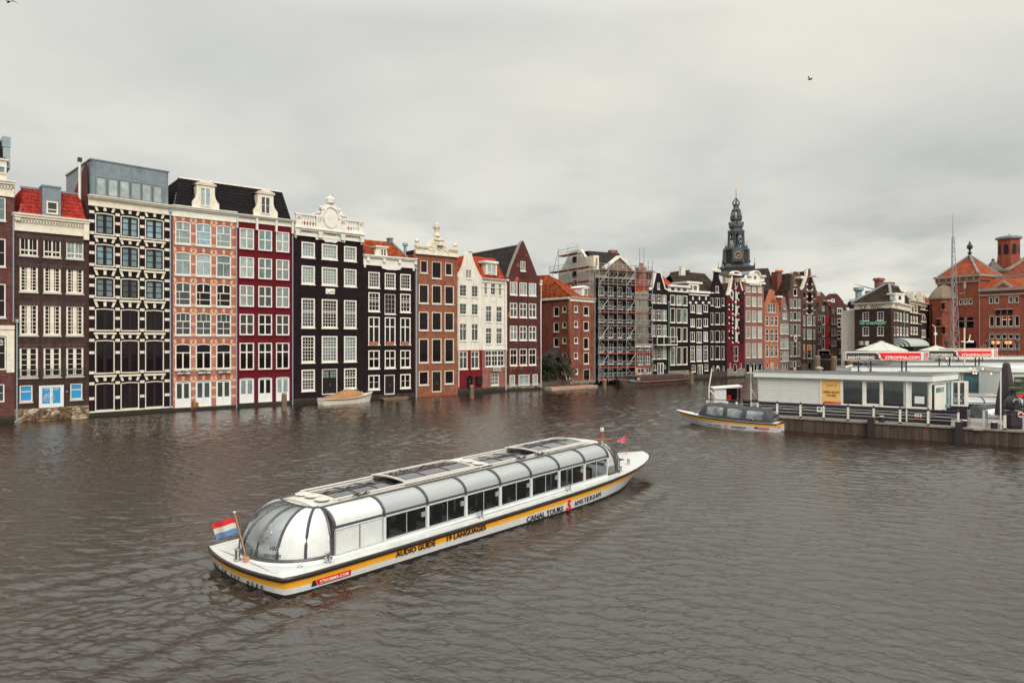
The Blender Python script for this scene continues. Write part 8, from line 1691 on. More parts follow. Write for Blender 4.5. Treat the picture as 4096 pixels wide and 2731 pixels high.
# ---------------------------------------------------------------- white sloop with tan cover
def loc_thing(name,label,cat,p,rz=0,group=None,z=0): return thing(name,label,cat,(p[0],p[1],z),rz,group)
a=Vector((-21.1,75.3)); b=Vector((-16.2,80.2)); dv=b-a
r=thing('sloop','small cream sloop under a tan tarpaulin moored at the black house','boat',(a.x,a.y,0),math.atan2(dv.y,dv.x))
S=[0,1,2.5,4,5.2,6.1,6.7]; HW=[.8,1.0,1.1,1.05,.8,.45,.03]; Z=[.72,.68,.66,.72,.85,1.0,1.15]
SLW=mat('cream sloop hull',(.72,.67,.56),.5,noise=.12,nscale=2); WOOD=mat('varnished rail',(.28,.10,.04),.5)
def hp(i,k,sd): return (S[i]-.45*k*(i/6)**2,sd*HW[i]*(1-.3*k),Z[i]*(1-k)-.15*k)
mb=MB(); mb.smooth=True
for sd in (-1,1): loft(mb,[[hp(i,k,sd) for i in range(7)] for k in (0,.35,.7,1)])
mb.smooth=False; mb.poly([hp(0,0,-1),hp(0,0,1),hp(0,1,1),hp(0,1,-1)]); loft(mb,[[hp(i,0,-1) for i in range(7)],[hp(i,0,1) for i in range(7)]]); mb.build('hull',SLW,r)
for sd in (-1,1): k=MB(); k.tube([(x,y*1.03,z-.1) for x,y,z in [hp(i,0,sd) for i in range(7)]],.05,5); k.build('rubbing_rail',WOOD,r)
mb=MB(); mb.smooth=True; rows=[]
for x,w_,h_ in ((.3,.55,.72),(1.0,.85,.95),(2.0,1.0,1.15),(3.0,1.0,1.5),(3.4,1.0,1.62),(4.2,.95,1.45),(4.8,.8,1.35),(5.0,.75,.9)): rows.append([(x+random.uniform(-.04,.04),w_*math.cos(PI*t/8),.7+(h_-.7)*math.sin(PI*t/8)**.8) for t in range(9)])
loft(mb,rows); mb.build('tarpaulin',mat('tan tarpaulin',(.34,.17,.075),.85,noise=.3,nscale=2.5,bump=.8,bscale=3),r)
mb=MB(); mb.add([(4.75,-.7,.95),(5.25,-.6,.9),(4.85,-.55,1.35),(4.75,.7,.95),(5.25,.6,.9),(4.85,.55,1.35)],[(0,1,2),(3,4,5),(1,4,5,2)]); mb.build('windscreen',GC,r)
k=MB(); k.tube([(.3,-.6,.7),(.4,-.6,1.5)],.02,5); k.tube([(6.0,-.2,1),(5.9,-.2,1.6)],.02,5); k.tube([(.4,-.6,1.5),(3.4,-.4,1.65)],.006,3) if False else None; k.build('stanchion',CHR,r)
# flat punt, pontoon, barge, posts
DW=mat('weathered dock wood',(.22,.14,.09),.85,noise=.45,nscale=3); 
p=gpt(1523,80.5); r=thing('punt','flat wooden punt with rope moored under the small black house door','punt',(p[0],p[1],0),math.radians(38)); k=MB(); k.add([(0,-.5,.32),(3.6,-.5,.32),(3.6,.5,.32),(0,.5,.32),(.4,-.35,-.1),(3.2,-.35,-.1),(3.2,.35,-.1),(.4,.35,-.1)],[(0,1,2,3),(0,1,5,4),(1,2,6,5),(2,3,7,6),(3,0,4,7)]); k.build('hull',DW,r); k=MB(); k.tube([(1.2+.3*math.cos(t),.25*math.sin(t*1.3),.36) for t in range(9)],.03,4); k.tube([(3.4,0,.3),(3.4,.1,.6),(3.5,.15,.3)],.02,4); k.build('rope',IRON,r)
p=gpt(2195,98.5); q=gpt(2403,105.5); dv=Vector(q)-Vector(p); r=thing('pontoon','long pale floating beam pontoon below the corner house','pontoon',(p[0],p[1],0),math.atan2(dv.y,dv.x)); MB().box(0,-.6,-.2,dv.length*.88,.9,.35).build('beam',mat('pale concrete pontoon',(.36,.26,.19),.85,noise=.3,nscale=2),r); k=MB(); k.tube([(1+.35*t,-.1+.1*math.sin(t*2),.4) for t in range(18)],.06,4); k.build('hose',mat('orange hose',(.6,.14,.03),.6),r)
A_=Vector(gpt(2470,105.2)); B_=Vector(gpt(2741,117.3)); dv=B_-A_; Lb=dv.length; r=thing('barge','long black work barge moored below the scaffolding, number on its bow','barge',(A_.x,A_.y,0),math.atan2(dv.y,dv.x))
BG=mat('black tarred steel',(.028,.02,.02),.6,noise=.5,nscale=1.5,c2=(.09,.05,.035)); mb=MB(); S=[0,.8,2,4,Lb-4,Lb-1.5,Lb-.4,Lb]; HW=[.1,1.0,1.7,2.0,2.0,1.7,1.0,.1]; Z=[1.5,1.35,1.15,1.05,1.05,1.15,1.3,1.4]
for sd in (-1,1): loft(mb,[[(S[i],sd*HW[i],Z[i]) for i in range(8)],[(S[i]+(.5 if i==0 else -.5 if i==7 else 0),sd*HW[i]*.85,-.3) for i in range(8)]])
loft(mb,[[(S[i],-HW[i],Z[i]-.05) for i in range(8)],[(S[i],HW[i],Z[i]-.05) for i in range(8)]]); mb.build('hull',BG,r)
k=MB(); k.box(3.2,-1.5,1.0,Lb-2.6,1.5,1.55); k.build('hold_coaming',BG,r); k=MB()
for sd in (-1,1): k.tube([(S[i],sd*HW[i]*1.02,Z[i]-.35) for i in range(8)],.08,5)
k.build('rubbing_rail',mat('rusty rail',(.26,.10,.05),.8,noise=.5,nscale=2),r); k=MB(); k.box(1.2,-1.42,.9,3.2,-1.36,1.12); o=k.build('blue_band',mat('blue barge paint',(.05,.28,.40),.5),r); o.rotation_euler=(0,0,-.12); text_on('lettering','252',WHITE,r,(2.7,-1.95,1.2),width=.8,height=.35)
k=MB(); k.lathe([(.15,1.05),(.15,1.5)],8,Lb-1.2,0); k.build('bollard',mat('red post',(.5,.05,.03),.6),r)
PW=mat('old mooring post wood',(.16,.11,.075),.9,noise=.5,nscale=3,stretch=(4,4,.6))
for px,d,zt_,lb,rr in ((1137,69.0,1.75,'rust capped mooring post standing off the dark red house',.28),(1887,84.4,1.55,'pale topped mooring post in front of the white gable house',.28),(2418,101.5,1.35,'dark mooring post at the bow of the black barge',.33),(2766,112.0,1.9,'mooring post between the stone based black houses',.35),(3269,93.0,5.0,'tall weathered mooring pile leftmost of three at the dark canal end',.42),(3336,94.0,4.9,'tall mooring pile in the middle of the dark canal end wall',.42),(3400,95.0,4.4,'tall mooring pile partly behind the left end of the pier sign',.42)):
    p=gpt(px,d); r=thing('mooring_post',lb,'mooring post',(p[0],p[1],0),0,'mooring posts in the water'); k=MB(); k.lathe([(rr,-1),(rr,zt_*.5),(rr*.9,zt_-.12),(rr*.8,zt_)],9); k.build('post',PW,r); k=MB(); k.lathe([(rr*.92,zt_-.1),(rr*.85,zt_+.06),(.05,zt_+.08)],9); k.build('post_cap',mat('rusty cap',(.36,.18,.10),.8,noise=.3,nscale=6),r)
# shrubs in the yard beside the corner house, plus its yard ground
def shrub(name,label,loc,rad,hh,n,cols,grp=None,leaf=.16):
    r=thing(name,label,'shrub',loc,0,grp); k=MB(); rr=random.Random(hash(label)%1000 if False else int(abs(loc[0]*100)))
    for i in range(7): a=rr.random()*6.28; k.tube([(0,0,0),(rad*.3*math.cos(a),rad*.3*math.sin(a),hh*.4),(rad*.6*math.cos(a),rad*.6*math.sin(a),hh*.75)],.05,5,r1=.015)
    k.build('trunk',PW,r)
    for ci,cm_ in enumerate(cols):
        k=MB(); cl=[(rr.uniform(-.75,.75)*rad,rr.uniform(-.75,.75)*rad,hh*rr.uniform(.15,.85),rr.uniform(.3,.6)*min(rad,hh)*.75) for _ in range(9)]
        for i in range(n//len(cols)):
            c=cl[rr.randrange(9)]; d=Vector((rr.gauss(0,1),rr.gauss(0,1),rr.gauss(0,1))).normalized()*c[3]*rr.uniform(.55,1.0); p=Vector(c[:3])+d
            if p.z<.02: p.z=.05
            u_=Vector((rr.gauss(0,1),rr.gauss(0,1),rr.gauss(0,1))).normalized(); v_=u_.cross(Vector((rr.gauss(0,1),rr.gauss(0,1),rr.gauss(0,1)))).normalized(); L_=leaf*rr.uniform(.6,1.3)
            k.add([p-u_*L_,p+v_*L_*.5,p+u_*L_,p-v_*L_*.5],[(0,1,2,3)])
        k.build('crown' if ci==0 else 'foliage',cm_,r)
    return r
LF1=mat('dark shrub leaves',(.022,.028,.014),.8,noise=.5,nscale=3); LF2=mat('olive shrub leaves',(.05,.048,.022),.8,noise=.5,nscale=3)
structure(MB().vprism([gpt(2163,100.2),gpt(2279,104.8),gpt(2230,112),gpt(2150,112)],-1,1.0).build('yard_ground',mat('yard earth',(.07,.055,.045),.95)))
p=gpt(2188,102.8); shrub('overgrown_shrub','tall dark overgrown shrub hugging the brown gable house at the yard',(p[0],p[1],1.0),1.9,4.3,3400,[LF1,LF2],'shrubs in the yard')
p=gpt(2236,103.6); shrub('overgrown_shrub','low spreading bush below the graffiti on the corner house',(p[0],p[1],1.0),2.6,3.8,3400,[LF1,LF2],'shrubs in the yard')
p=gpt(822,67.2); shrub('water_weed','orange brown tuft of weed growing at the waterline of the striped house',(p[0]-1,p[1],.25),.45,.8,260,[mat('orange weed',(.35,.18,.04),.8,noise=.4,nscale=5)],None,.12)
# ---------------------------------------------------------------- landing stage
Q0=Vector((22.4,53.2)); QE=Vector((.827,-.562)); QN=Vector((.562,.827)); QA=math.atan2(QE.y,QE.x); DZ=1.05
def qs(px,off=0):   # distance along the quay line (shifted off metres inland) seen at photo column px
    o=Q0+QN*off; r=Vector(((px-2048)/F,1)); det=r.x*(-QE.y)+QE.x*r.y; u=(r.x*o.y-r.y*o.x)/det; t=(o.x*(-QE.y)+QE.x*o.y)/det; return (r*t-o).dot(QE)
def qp(s,off=0): v=Q0+QE*s+QN*off; return (v.x,v.y)
def on_quay(name,label,cat,s,off,group=None,z=DZ,rz=0): p=qp(s,off); return thing(name,label,cat,(p[0],p[1],z),QA+rz,group)
CONC=mat('stained quay concrete',(.085,.055,.038),.85,noise=.65,nscale=1.0,stretch=(2.2,2.2,.35),bump=.5,bscale=6,c2=(.018,.011,.010))
PLNK=mat('grey deck boards',(.24,.225,.21),.85,noise=.25,nscale=2,stretch=(.6,14,1))
r=thing('landing_stage','long concrete edged landing stage with grey boarded deck','jetty',(Q0.x,Q0.y,0),QA)
k=MB(); k.box(-7.4,0,-1,26,7.4,DZ-.04); k.build('pontoon_wall',CONC,r)
k=MB(); k.vprism([(-7.4,-.05),(26,-.05),(26,7.4),(-7.4,7.4)],DZ-.04+.002,DZ); k.build('deck',PLNK,r)
k=MB(); k.box(-7.42,-.09,DZ-.1,26,-.052,DZ+.015); k.build('edge_strip',mat('worn edge beam',(.24,.20,.16),.8,noise=.4,nscale=3),r)
for px in (3487,3838): s_=qs(px); MB().box(s_-.25,-.32,-1,s_+.2,-.0,DZ+.38).build('fender_post',IRON,r)
k=MB()
for i in range(66): x=-7.3+i*.5; k.box(x,-.012,-1,x+.02,-.002,DZ-.1)
k.build('plank_joint',BOOT,r)
# railing
POSTX=[2829,2909,2947,3031,3109,3202,3295,3392.5,3495,3600.5,3713,3833.7]
r=on_quay('railing','black cable railing with white posts along the edge of the landing stage','railing',0,.12)
ss=[qs(px,.12) for px in POSTX]
for x in ss: k=MB(); k.box(x-.07,-.05,.12,x+.07,.05,1.02); o=k.build('post',WHITE,r); k=MB(); k.box(x-.08,-.06,0,x+.08,.06,.119); k.lathe([(.06,1.021),(.07,1.12),(.05,1.2),(.02,1.24)],8,x,0); k.build('post_cap',IRON,o)
for z,rr in ((1.1,.035),(.85,.012),(.62,.012),(.4,.012)): k=MB(); k.tube([(ss[0],0,z),(ss[-1],0,z)],rr,5); k.build('rail',IRON if rr>.02 else CHR,r)
k=MB(); 
for i in range(len(ss)-4): 
    a,b=ss[i+3],ss[i+4]; k.tube([(a+(b-a)*t/6,.03,.78-.12*math.sin(PI*t/6)) for t in range(7)],.014,4)
k.build('light_cord',mat('clear light cord',(.4,.4,.4),.2,coat=.5),r)
k=MB(); x=(ss[6]+ss[5])/2+.55; k.box(x-.18,-.1,.55,x+.18,-.02,.92); o=k.build('meter_box',CWHITE,r); MB().box(x-.1,-.105,.7,x+.1,-.101,.85).build('display',IRON,o)
# main pavilion
PA=Vector((20.3,56.3)); PB=Vector((30.4,49.5)); PC=Vector((34.3,53.0))
CLAP=brick('white clapboard',(.62,.63,.60),(.60,.61,.585),(.30,.31,.30),.06,bw=40,bh=.14,ms=.012,bump=.5)
h=House('ticket_pavilion','long low white boarded pavilion with flat roof, yellow poster and big dark windows','pavilion',PA,PB,None); h.far=False
hz=lambda V,x,y: h.P(V,x,y)[1]; zsk=2.08; zf0=hz(VZ4,1150,165); zf1=zf0+.42
def U(V,x): return h.P(V,x,300)[0]
TINT=clearglass('tinted pavilion glass',(.45,.62,.60),.10); MC['tinted pavilion glass']=TINT
for V,a,b,y0,y1 in ((VZ5,205,447,500,795),(VZ5,480,652,515,790),(VZ5,677,937,508,820),(VZ5,1015,1222,515,828)):
    h.one(V,a,b,y0,y1,fm=WHITE,g=TINT,fw=.05)
me=upright(curve_mesh([[(0,zsk),(h.w,zsk),(h.w,zf0),(0,zf0)]]+h.holes,.06),.06); me.materials.clear(); me.materials.append(CWHITE); obj('wall',me,h.root)
ub=U(VZ4,1855); h.boxpart('clapboard',CLAP,(.0,-.03,zsk,ub,-.003,zf0-.02)); h.boxpart('skirt',mat('black boarding',(.035,.025,.03),.7,noise=.3,nscale=3),(.0,.02,.3,h.w,.1,zsk-.002))
k=MB()
for i in range(6): k.box(0,-.0,1.15+i*.15,h.w,.018,1.16+i*.15)
k.build('skirt_groove',IRON,h.root)
h.boxpart('post',WHITE,(ub,-.06,zsk,ub+.1,-.002,zf0)); 
for V,x in ((VZ5,197),(VZ5,458),(VZ5,662),(VZ5,968),(VZ5,1240)): u=U(V,x); h.boxpart('post',WHITE,(u-.07,-.05,zsk,min(h.w-.01,u+.07),-.002,zf0))
YEL=mat('yellow poster',(.72,.42,.13),.5,noise=.05,nscale=2)
a,b=U(VZ4,1870),U(VZ4,2100); z0,z1=hz(VZ4,1985,478),hz(VZ4,1985,200); k=MB(); k.box(a,-.045,z0,b,-.003,z1); o=k.build('poster',YEL,h.root)
text_on('lettering','OPEN BOAT',BLACKP,o,((a+b)/2,-.05,z0+(z1-z0)*.475),width=(b-a)*.86,height=.19,ext=.004,bold=.02); text_on('lettering','TOURS',BLACKP,o,((a+b)/2,-.05,z0+(z1-z0)*.335),width=(b-a)*.5,height=.19,ext=.004,bold=.02)
text_on('lettering','CANAL TOURS\nAMSTERDAM',mat('ochre print',(.35,.18,.05),.6),o,(a+(b-a)*.43,-.05,z0+(z1-z0)*.77),width=(b-a)*.38,height=.16,ext=.004)
k=MB(); ex=a+(b-a)*.73; ez=z0+(z1-z0)*.77; k.tube([(ex+q*.09,-.05,ez+w_*.1) for q,w_ in ((.4,.8),(0,1),(-.35,.6),(.2,0),(.35,-.5),(-.2,-.9),(-.7,-.9))],.025,5); k.build('red_emblem',RD,o)
MB().box(a+.15,-.05,z0,b,-.046,z0+.14).build('red_strip',RD,o); text_on('lettering','STROMMA.COM',WHITE,o,(b-.3,-.055,z0+.05),width=.45,height=.05,ext=.003)
h.boxpart('notice_board',CWHITE,(U(VZ5,1060),-.08,hz(VZ5,1118,778),U(VZ5,1175),-.05,hz(VZ5,1118,692)))
k=MB(); 
for x0,x1,y0,y1 in ((1045,1115,650,820),(1175,1222,655,825)):
    ua,ub2=U(VZ5,x0),U(VZ5,x1); n=7
    for i in range(n): za=hz(VZ5,x0,y1)+(hz(VZ5,x0,y0)-hz(VZ5,x0,y1))*i/n; k.box(ua,.22,za,ub2,.26,za+.12)
k.build('brochure_rack',mat('coloured brochures',(.20,.32,.36),.6,noise=.8,nscale=9,c2=(.5,.15,.05)),h.root)
k=MB(); k.tube([(U(VZ5,965),-.1,zf0+.1),(U(VZ5,965),-.12,1.1)],.05,8); k.build('downpipe',WHITE,h.root)
k=MB()
for x in (1072,1101,1132): u=U(VZ5,x); k.box(u-.05,-.12,1.5,u+.05,-.03,1.72)
o=k.build('socket',WHITE,h.root); k=MB()
for x in (1072,1101,1132): u=U(VZ5,x); k.box(u-.05,-.125,1.42,u+.05,-.03,1.499)
k.build('plug',RD,h.root)
# footprint polygon in local coordinates for floor, roof and fascia
def lc(p): d=Vector(p)-PA; return (d.dot(h.d),d.dot(h.n))
c3=lc(PC); cb0=lc((20.9,58.2)); cb1=lc((34.5,53.3))
MB().vprism([(.1,.13),(h.w-.2,.13),c3,cb0],.8,1.1).build('floor',IRON,h.root)
k=MB(); ov=.3; rf=[(-ov,-ov),(h.w+.1,-ov),(c3[0]+ov,c3[1]-.1),(cb1[0]+.1,cb1[1]+.2),cb0]; k.vprism(rf,zf0,zf1); k.build('fascia',CWHITE,h.root)
k=MB(); k.vprism([(-ov-.05,-ov-.05),(h.w+.13,-ov-.05),(c3[0]+ov+.05,c3[1]-.12),(cb1[0]+.15,cb1[1]+.25),(cb0[0]-.05,cb0[1]+.04)],zf1+.001,zf1+.05); k.build('roof_edge',ZINC,h.root)
k=MB(); k.vprism([(0,0),(h.w,0),(c3[0],c3[1]),(cb0[0]+.2,cb0[1]-.1)],zf1+.051,zf1+.07); k.build('roof',mat('bitumen roof',(.11,.095,.085),.9,noise=.4,nscale=1.5),h.root)
bwd=Vector(cb1)-Vector(cb0)
def bw_quad(f0,f1,z0,z1,nm,m_,dy=0):
    a=Vector(cb0)+bwd*f0; b=Vector(cb0)+bwd*f1; k=MB(); k.add([(a.x,a.y-dy,z0),(b.x,b.y-dy,z0),(b.x,b.y-dy,z1),(a.x,a.y-dy,z1),(a.x,a.y+.1,z0),(b.x,b.y+.1,z0),(b.x,b.y+.1,z1),(a.x,a.y+.1,z1)],[(0,1,2,3),(7,6,5,4)]); return k.build(nm,m_,h.root)
bw_quad(0,1,1.1,2.4,'counter_wall',IRON); bw_quad(0,1,2.4,zf0,'back_wall',CLAP); k=MB(); k.add([(.05,.13,1.1),(cb0[0]+.05,cb0[1],1.1),(cb0[0]+.05,cb0[1],zf0),(.05,.13,zf0)],[(0,1,2,3)]); k.build('end_wall',CLAP,h.root)
k=MB(); rr=random.Random(5)
for i in range(16): x=5+rr.random()*6.5; y=.6+rr.random()*1.0; hh=.7+rr.random()*.8; k.box(x,y,1.1,x+.3+rr.random()*.6,y+.4,1.1+hh)
for x in (8.0,9.6): k.box(x,1.5,1.1,x+.12,1.62,zf0)
k.build('interior_furniture',mat('dark shop furniture',(.03,.025,.03),.6),h.root)
k=MB(); k.lathe([(.2,zf1+.07),(.2,zf1+.25),(.32,zf1+.27),(.3,zf1+.38),(.05,zf1+.47)],12,U(VZ4,1640)*1.0+1.0,1.6); k.build('roof_vent',STONE,h.root)
# chamfered side with its open door
g=House('tmp','x','x',PB,PC); bpy.data.objects.remove(g.root); g.root=h.root; ang=math.atan2(g.d.y,g.d.x)-h.root.rotation_euler.z; nk=set(o.name for o in h.root.children)
g.boxpart('side_wall',CWHITE,(.0,.02,zf0-.25,g.w,.1,zf0)); g.boxpart('post',WHITE,(0.0,-.0,1.1,.14,.1,zf0-.25),(g.w*.62,-.0,1.1,g.w*.62+.12,.1,zf0-.25),(g.w-.12,0,1.1,g.w,.1,zf0-.25))
dz_=lambda y: g.P(VZ5,1340,y)[1]; ua,ub2=g.P(VZ5,1285,700)[0]+.05,g.P(VZ5,1418,700)[0]
k=MB(); k.box(ua,-.06,1.12,ub2,-.01,zf0-.3); o=k.build('door',WHITE,h.root); MB().box(ua+.25,-.075,zf0-.85,ub2-.45,-.061,zf0-.5).build('door_light',GS,o); k=MB(); k.tube([(ub2-.15,-.1,2.0),(ub2-.15,-.1,2.3)],.02,5); k.build('handle',CHR,o); MB().box(ua+.1,-.07,1.2,ub2-.3,-.061,1.9).build('door_panel',GD,o)
g.boxpart('side_window',GS,(g.w*.66,.03,1.9,g.w-.15,.06,zf0-.3))
for o in list(h.root.children):
    if o.name not in nk: l=Vector(o.location); o.location=(h.w+l.x*math.cos(ang)-l.y*math.sin(ang),l.x*math.sin(ang)+l.y*math.cos(ang),l.z); o.rotation_euler=(0,0,ang)
# black panel and glazed wind screen on the deck
def flat_at(name,label,cat,px0,px1,d0,d1,group=None):
    a=Vector(gpt(px0,d0)); b=Vector(gpt(px1,d1)); v=b-a; return thing(name,label,cat,(a.x,a.y,DZ),math.atan2(v.y,v.x),group),v.length
r,w_=flat_at('wind_screen','white framed glass wind screen standing on a black panel on the deck','screen',3795,3872,52.6,52.2)
MB().box(0,-.03,0,w_,.03,.98).build('panel',BLACKP,r); k=MB()
for x in (.22,w_*.52,w_-.18,w_-.05): k.box(x-.07,-.04,.985,x+.07,.04,2.9)
for z in (1.0,2.8): k.box(.15,-.035,z,w_,.035,z+.12)
k.build('frame',WHITE,r); MB().box(.28,-.01,1.1,w_-.2,.01,2.8).build('pane',CG,r)
s1=qs(3728,.35); r=on_quay('gate_panel','low black gate panel below the white pavilion door','gate',qs(3722,1.0),1.0); MB().box(0,-.03,0,1.25,.03,1.0).build('panel',BLACKP,r)
# far pavilions
def pavil(label,px0,px1,d,zroof,wins,poster=None):
    a=gpt(px0,d); b=gpt(px1,d); h=House('pier_pavilion',label,'pavilion',a,b,'white pier pavilions'); h.far=False
    zf=zroof-.45
    for x0,x1,y0,y1,g_ in wins: 
        u0=h.P(VZ5,x0,y0,.5)[0]; u1=h.P(VZ5,x1,y0,.5)[0]; z1=min(zf-.05,h.P(VZ5,x0,y0,.5)[1]); z0=max(1.3,h.P(VZ5,x0,y1,.5)[1]); h.win(u0,u1,z0,z1,fm=WHITE,g=g_,fw=.06,hole=False,y=.34)
    h.boxpart('wall',CLAP,(.3,.5,.4,h.w-.3,2.8,zf)); h.boxpart('fascia',CWHITE,(0,0,zf,h.w,3.0,zroof)); h.boxpart('roof_edge',ZINC,(-.05,-.05,zroof+.001,h.w+.05,3.05,zroof+.05)); h.boxpart('roof',MC['bitumen roof'],(.3,.3,zroof+.051,h.w-.3,2.8,zroof+.07)); h.boxpart('pontoon',CONC,(-.5,-1.6,-1,h.w+.5,9.5,.95))
    return h
TQ=glass('teal shop window',(.07,.16,.19),spec=.9); DKS=glass('dark shop window',(.05,.02,.015),spec=.6)  # teal is the base colour of the glass
h2=pavil('second white pavilion with teal reflecting windows, behind the deck gate',3405,4030,65.0,4.55,[(1500,1585,425,655,TQ),(1615,1830,412,655,TQ),(1890,1995,412,540,TQ),(1890,1995,545,660,DKS),(2005,2060,420,655,DKS)])
for x in (1845,1870,2075): u=h2.P(VZ5,x,500,.4)[0]; h2.boxpart('post',WHITE,(u-.1,.3,.96,u+.1,.49,4.09))
h3=pavil('third white pavilion roof, behind the front pier sign posts',3628,4180,80.0,4.55,[])
h4=pavil('rearmost white pavilion roof with a row of tiny lamps along its edge',3780,4180,96.0,4.9,[])
k=MB()
for i in range(12): k.lathe([(.02,4.66),(.06,4.7),(.02,4.76)],6,h4.w*(i+.5)/12,-.08)
k.build('edge_lamps',MC['lit orange globe lamp'],h4.root)
r=thing('white_kiosk','white kiosk with red striped window beyond the closed parasol','kiosk',(*gpt(4040,60),0),0,None); k=MB(); k.box(0,0,.9,6,4,4.3); k.build('wall',CWHITE,r); MB().box(-.1,-.3,4.3,6.3,4.2,4.7).build('roof',CWHITE,r); MB().box(.35,-.05,2.0,1.3,-.003,3.9).build('window',GM,r); MB().box(.35,-.1,2.05,1.3,-.052,2.35).build('red_board',RD,r); MB().box(-.2,-.4,-1,6.3,4.2,.89).build('pontoon',CONC,r)
# signs
SRED=mat('sign red',(.70,.003,.012),.4); SBK=mat('sign black',(.03,.02,.026),.4); SWH=mat('sign white',(.66,.64,.58),.45)
def pier_sign(label,px0,d,num,w_=6.55):
    p=gpt(px0,d); r=thing('pier_sign',label,'sign',(p[0],p[1],4.6),0,'red and black pier signs'); z0,z1=.87,1.58
    MB().box(0,0,z0,w_,.5,z1).build('sign_box',SWH,r)
    k=MB(); n=8; cv=[(.36+.085*(t/n)+.016*math.sin(2*PI*t/n),t/n) for t in range(n+1)]; W=w_
    k.prism([(.06,z0+.07),(.06,z1-.09)]+[(x*W,z1-.09-(z1-z0-.16)*t) for x,t in cv],-.03,-.002); k.build('black_field',SBK,r)
    k=MB(); k.prism([(W*.918,z0+.07),(W*.918,z1-.09)]+[((x+.028)*W,z1-.09-(z1-z0-.16)*t) for x,t in cv],-.03,-.002); k.build('red_field',SRED,r)
    text_on('lettering','SIGHTSEEING',SWH,r,(W*.185,-.035,z0+.24),width=W*.33,height=.24,ext=.004,bold=.035); text_on('lettering','STROMMA.COM',SWH,r,(W*.69,-.035,z0+.24),width=W*.42,height=.25,ext=.004,bold=.04)
    MB().box(W-.24,-.1,z0-.0,W+.02,-.003,z1+.02).build('end_panel',SWH,r); k=MB(); k.box(W-.2,-.12,z0+.06,W-.03,-.101,z1-.05); o=k.build('number_plate',SRED,r)
    text_on('lettering',num,SWH,o,(W-.115,-.125,z0+.27),width=.1,height=.3,ext=.003); text_on('lettering','PIER',SWH,o,(W-.115,-.125,z1-.13),width=.12,height=.07,ext=.003)
    for x in (1.15,2.15,4.65,5.0): k=MB(); k.box(x-.035,.2,-.0,x+.035,.3,z0-.001); k.box(x-.3,.1,-.03,x+.3,.4,.0); k.build('leg',IRON,r)
    for a,b in ((1.25,1.75),(2.1,1.65)): k=MB(); k.tube([(a,.25,0),(b,.25,z0)],.025,4); k.build('brace',IRON if a>2 else CHR,r)
    return r
pier_sign('front pier sign numbered six standing on the ticket pavilion roof',3383,54.8,'6')
pier_sign('middle pier sign numbered five on the second pavilion roof',3715.6,65.7,'5')
pier_sign('rear pier sign numbered four, mostly hidden behind the middle one',3767,81.0,'4')
# poles, bollards, bin, parasol, planter, bucket
def pole(px,d,zt_,label,strut,r_=.05):
    p=gpt(px,d); r=thing('white_pole',label,'pole',(p[0],p[1],DZ),0,'white poles on the landing stage'); k=MB(); top=(strut[2] if len(strut)>2 else 0); k.tube([(0,0,0),(0,0,(zt_-DZ)*.55),(top,0,zt_-DZ)],r_,6); k.build('pole',WHITE,r)
    if strut[0]: k=MB(); k.tube([(0,0,(zt_-DZ)*.52),(strut[0],-.1,strut[1])],.045,6); k.build('strut',WHITE,r)
    return r
pole(2836,57.5,4.75,'slanting white pole with strut at the far left end of the jetty',(1.7,.15,.25)); pole(3004,56.9,4.85,'white pole with strut beside the black waste container',(1.0,.6,0)); pole(4003,46.6,5.0,'tall white pole in front of the closed black parasol',(0,0),.045)
for i,(px,lb) in enumerate(((3527,'squat black bollard before the pavilion window wall'),(3858,'squat black bollard left of the steel gate'),(3977,'squat black bollard between steel gate and white pole'))):
    s_=qs(px,.5); r=on_quay('bollard',lb,'bollard',s_,.5,'black bollards on the quay'); k=MB(); k.lathe([(.2,0),(.2,.42),(.17,.44)],12); k.build('post',IRON,r); k=MB(); k.lathe([(.175,.441),(.14,.47),(.02,.475)],12); k.build('cap',WHITE,r); k=MB(); k.tube([(-.38,0,.28),(.38,0,.28)],.02,5); k.build('bar',IRON,r)
sA=qs(3874,.1); sB=qs(3946,.1); r=on_quay('steel_gate','stainless steel gangway gate frame with threshold on the quay edge','gate',sA,.1)
for x in (0,sB-sA): k=MB(); k.box(x-.06,-.05,0,x,.05,1.15); k.box(x+.03,-.05,0,x+.09,.05,1.15); k.box(x-.08,-.07,1.15,x+.11,.07,1.24); k.build('gate_post',CHR,r)
MB().box(-.15,-.2,.0,sB-sA+.15,.12,.06).build('threshold',ALU,r); MB().box(.25,-.26,-.12,sB-sA-.2,-.18,.0).build('step',mat('worn step wood',(.36,.27,.16),.8),r)
s_=qs(3936,1.6); r=on_quay('white_post','short white post with black cap behind the steel gate','post',s_,1.9); MB().box(-.07,-.05,0,.07,.05,1.1).build('post',WHITE,r)
s_=qs(4020,.15); r=on_quay('end_post','white railing post at the right with black cap beside the litter bin','post',s_,.15); MB().box(-.08,-.06,.12,.08,.06,1.0).build('post',WHITE,r); k=MB(); k.box(-.1,-.08,0,.1,.08,.119); k.lathe([(.07,1.001),(.09,1.08),(.05,1.25)],8); k.build('post_cap',IRON,r); k=MB(); k.tube([(0,0,1.05),(3,0,1.05)],.03,5); k.build('rail',IRON,r)
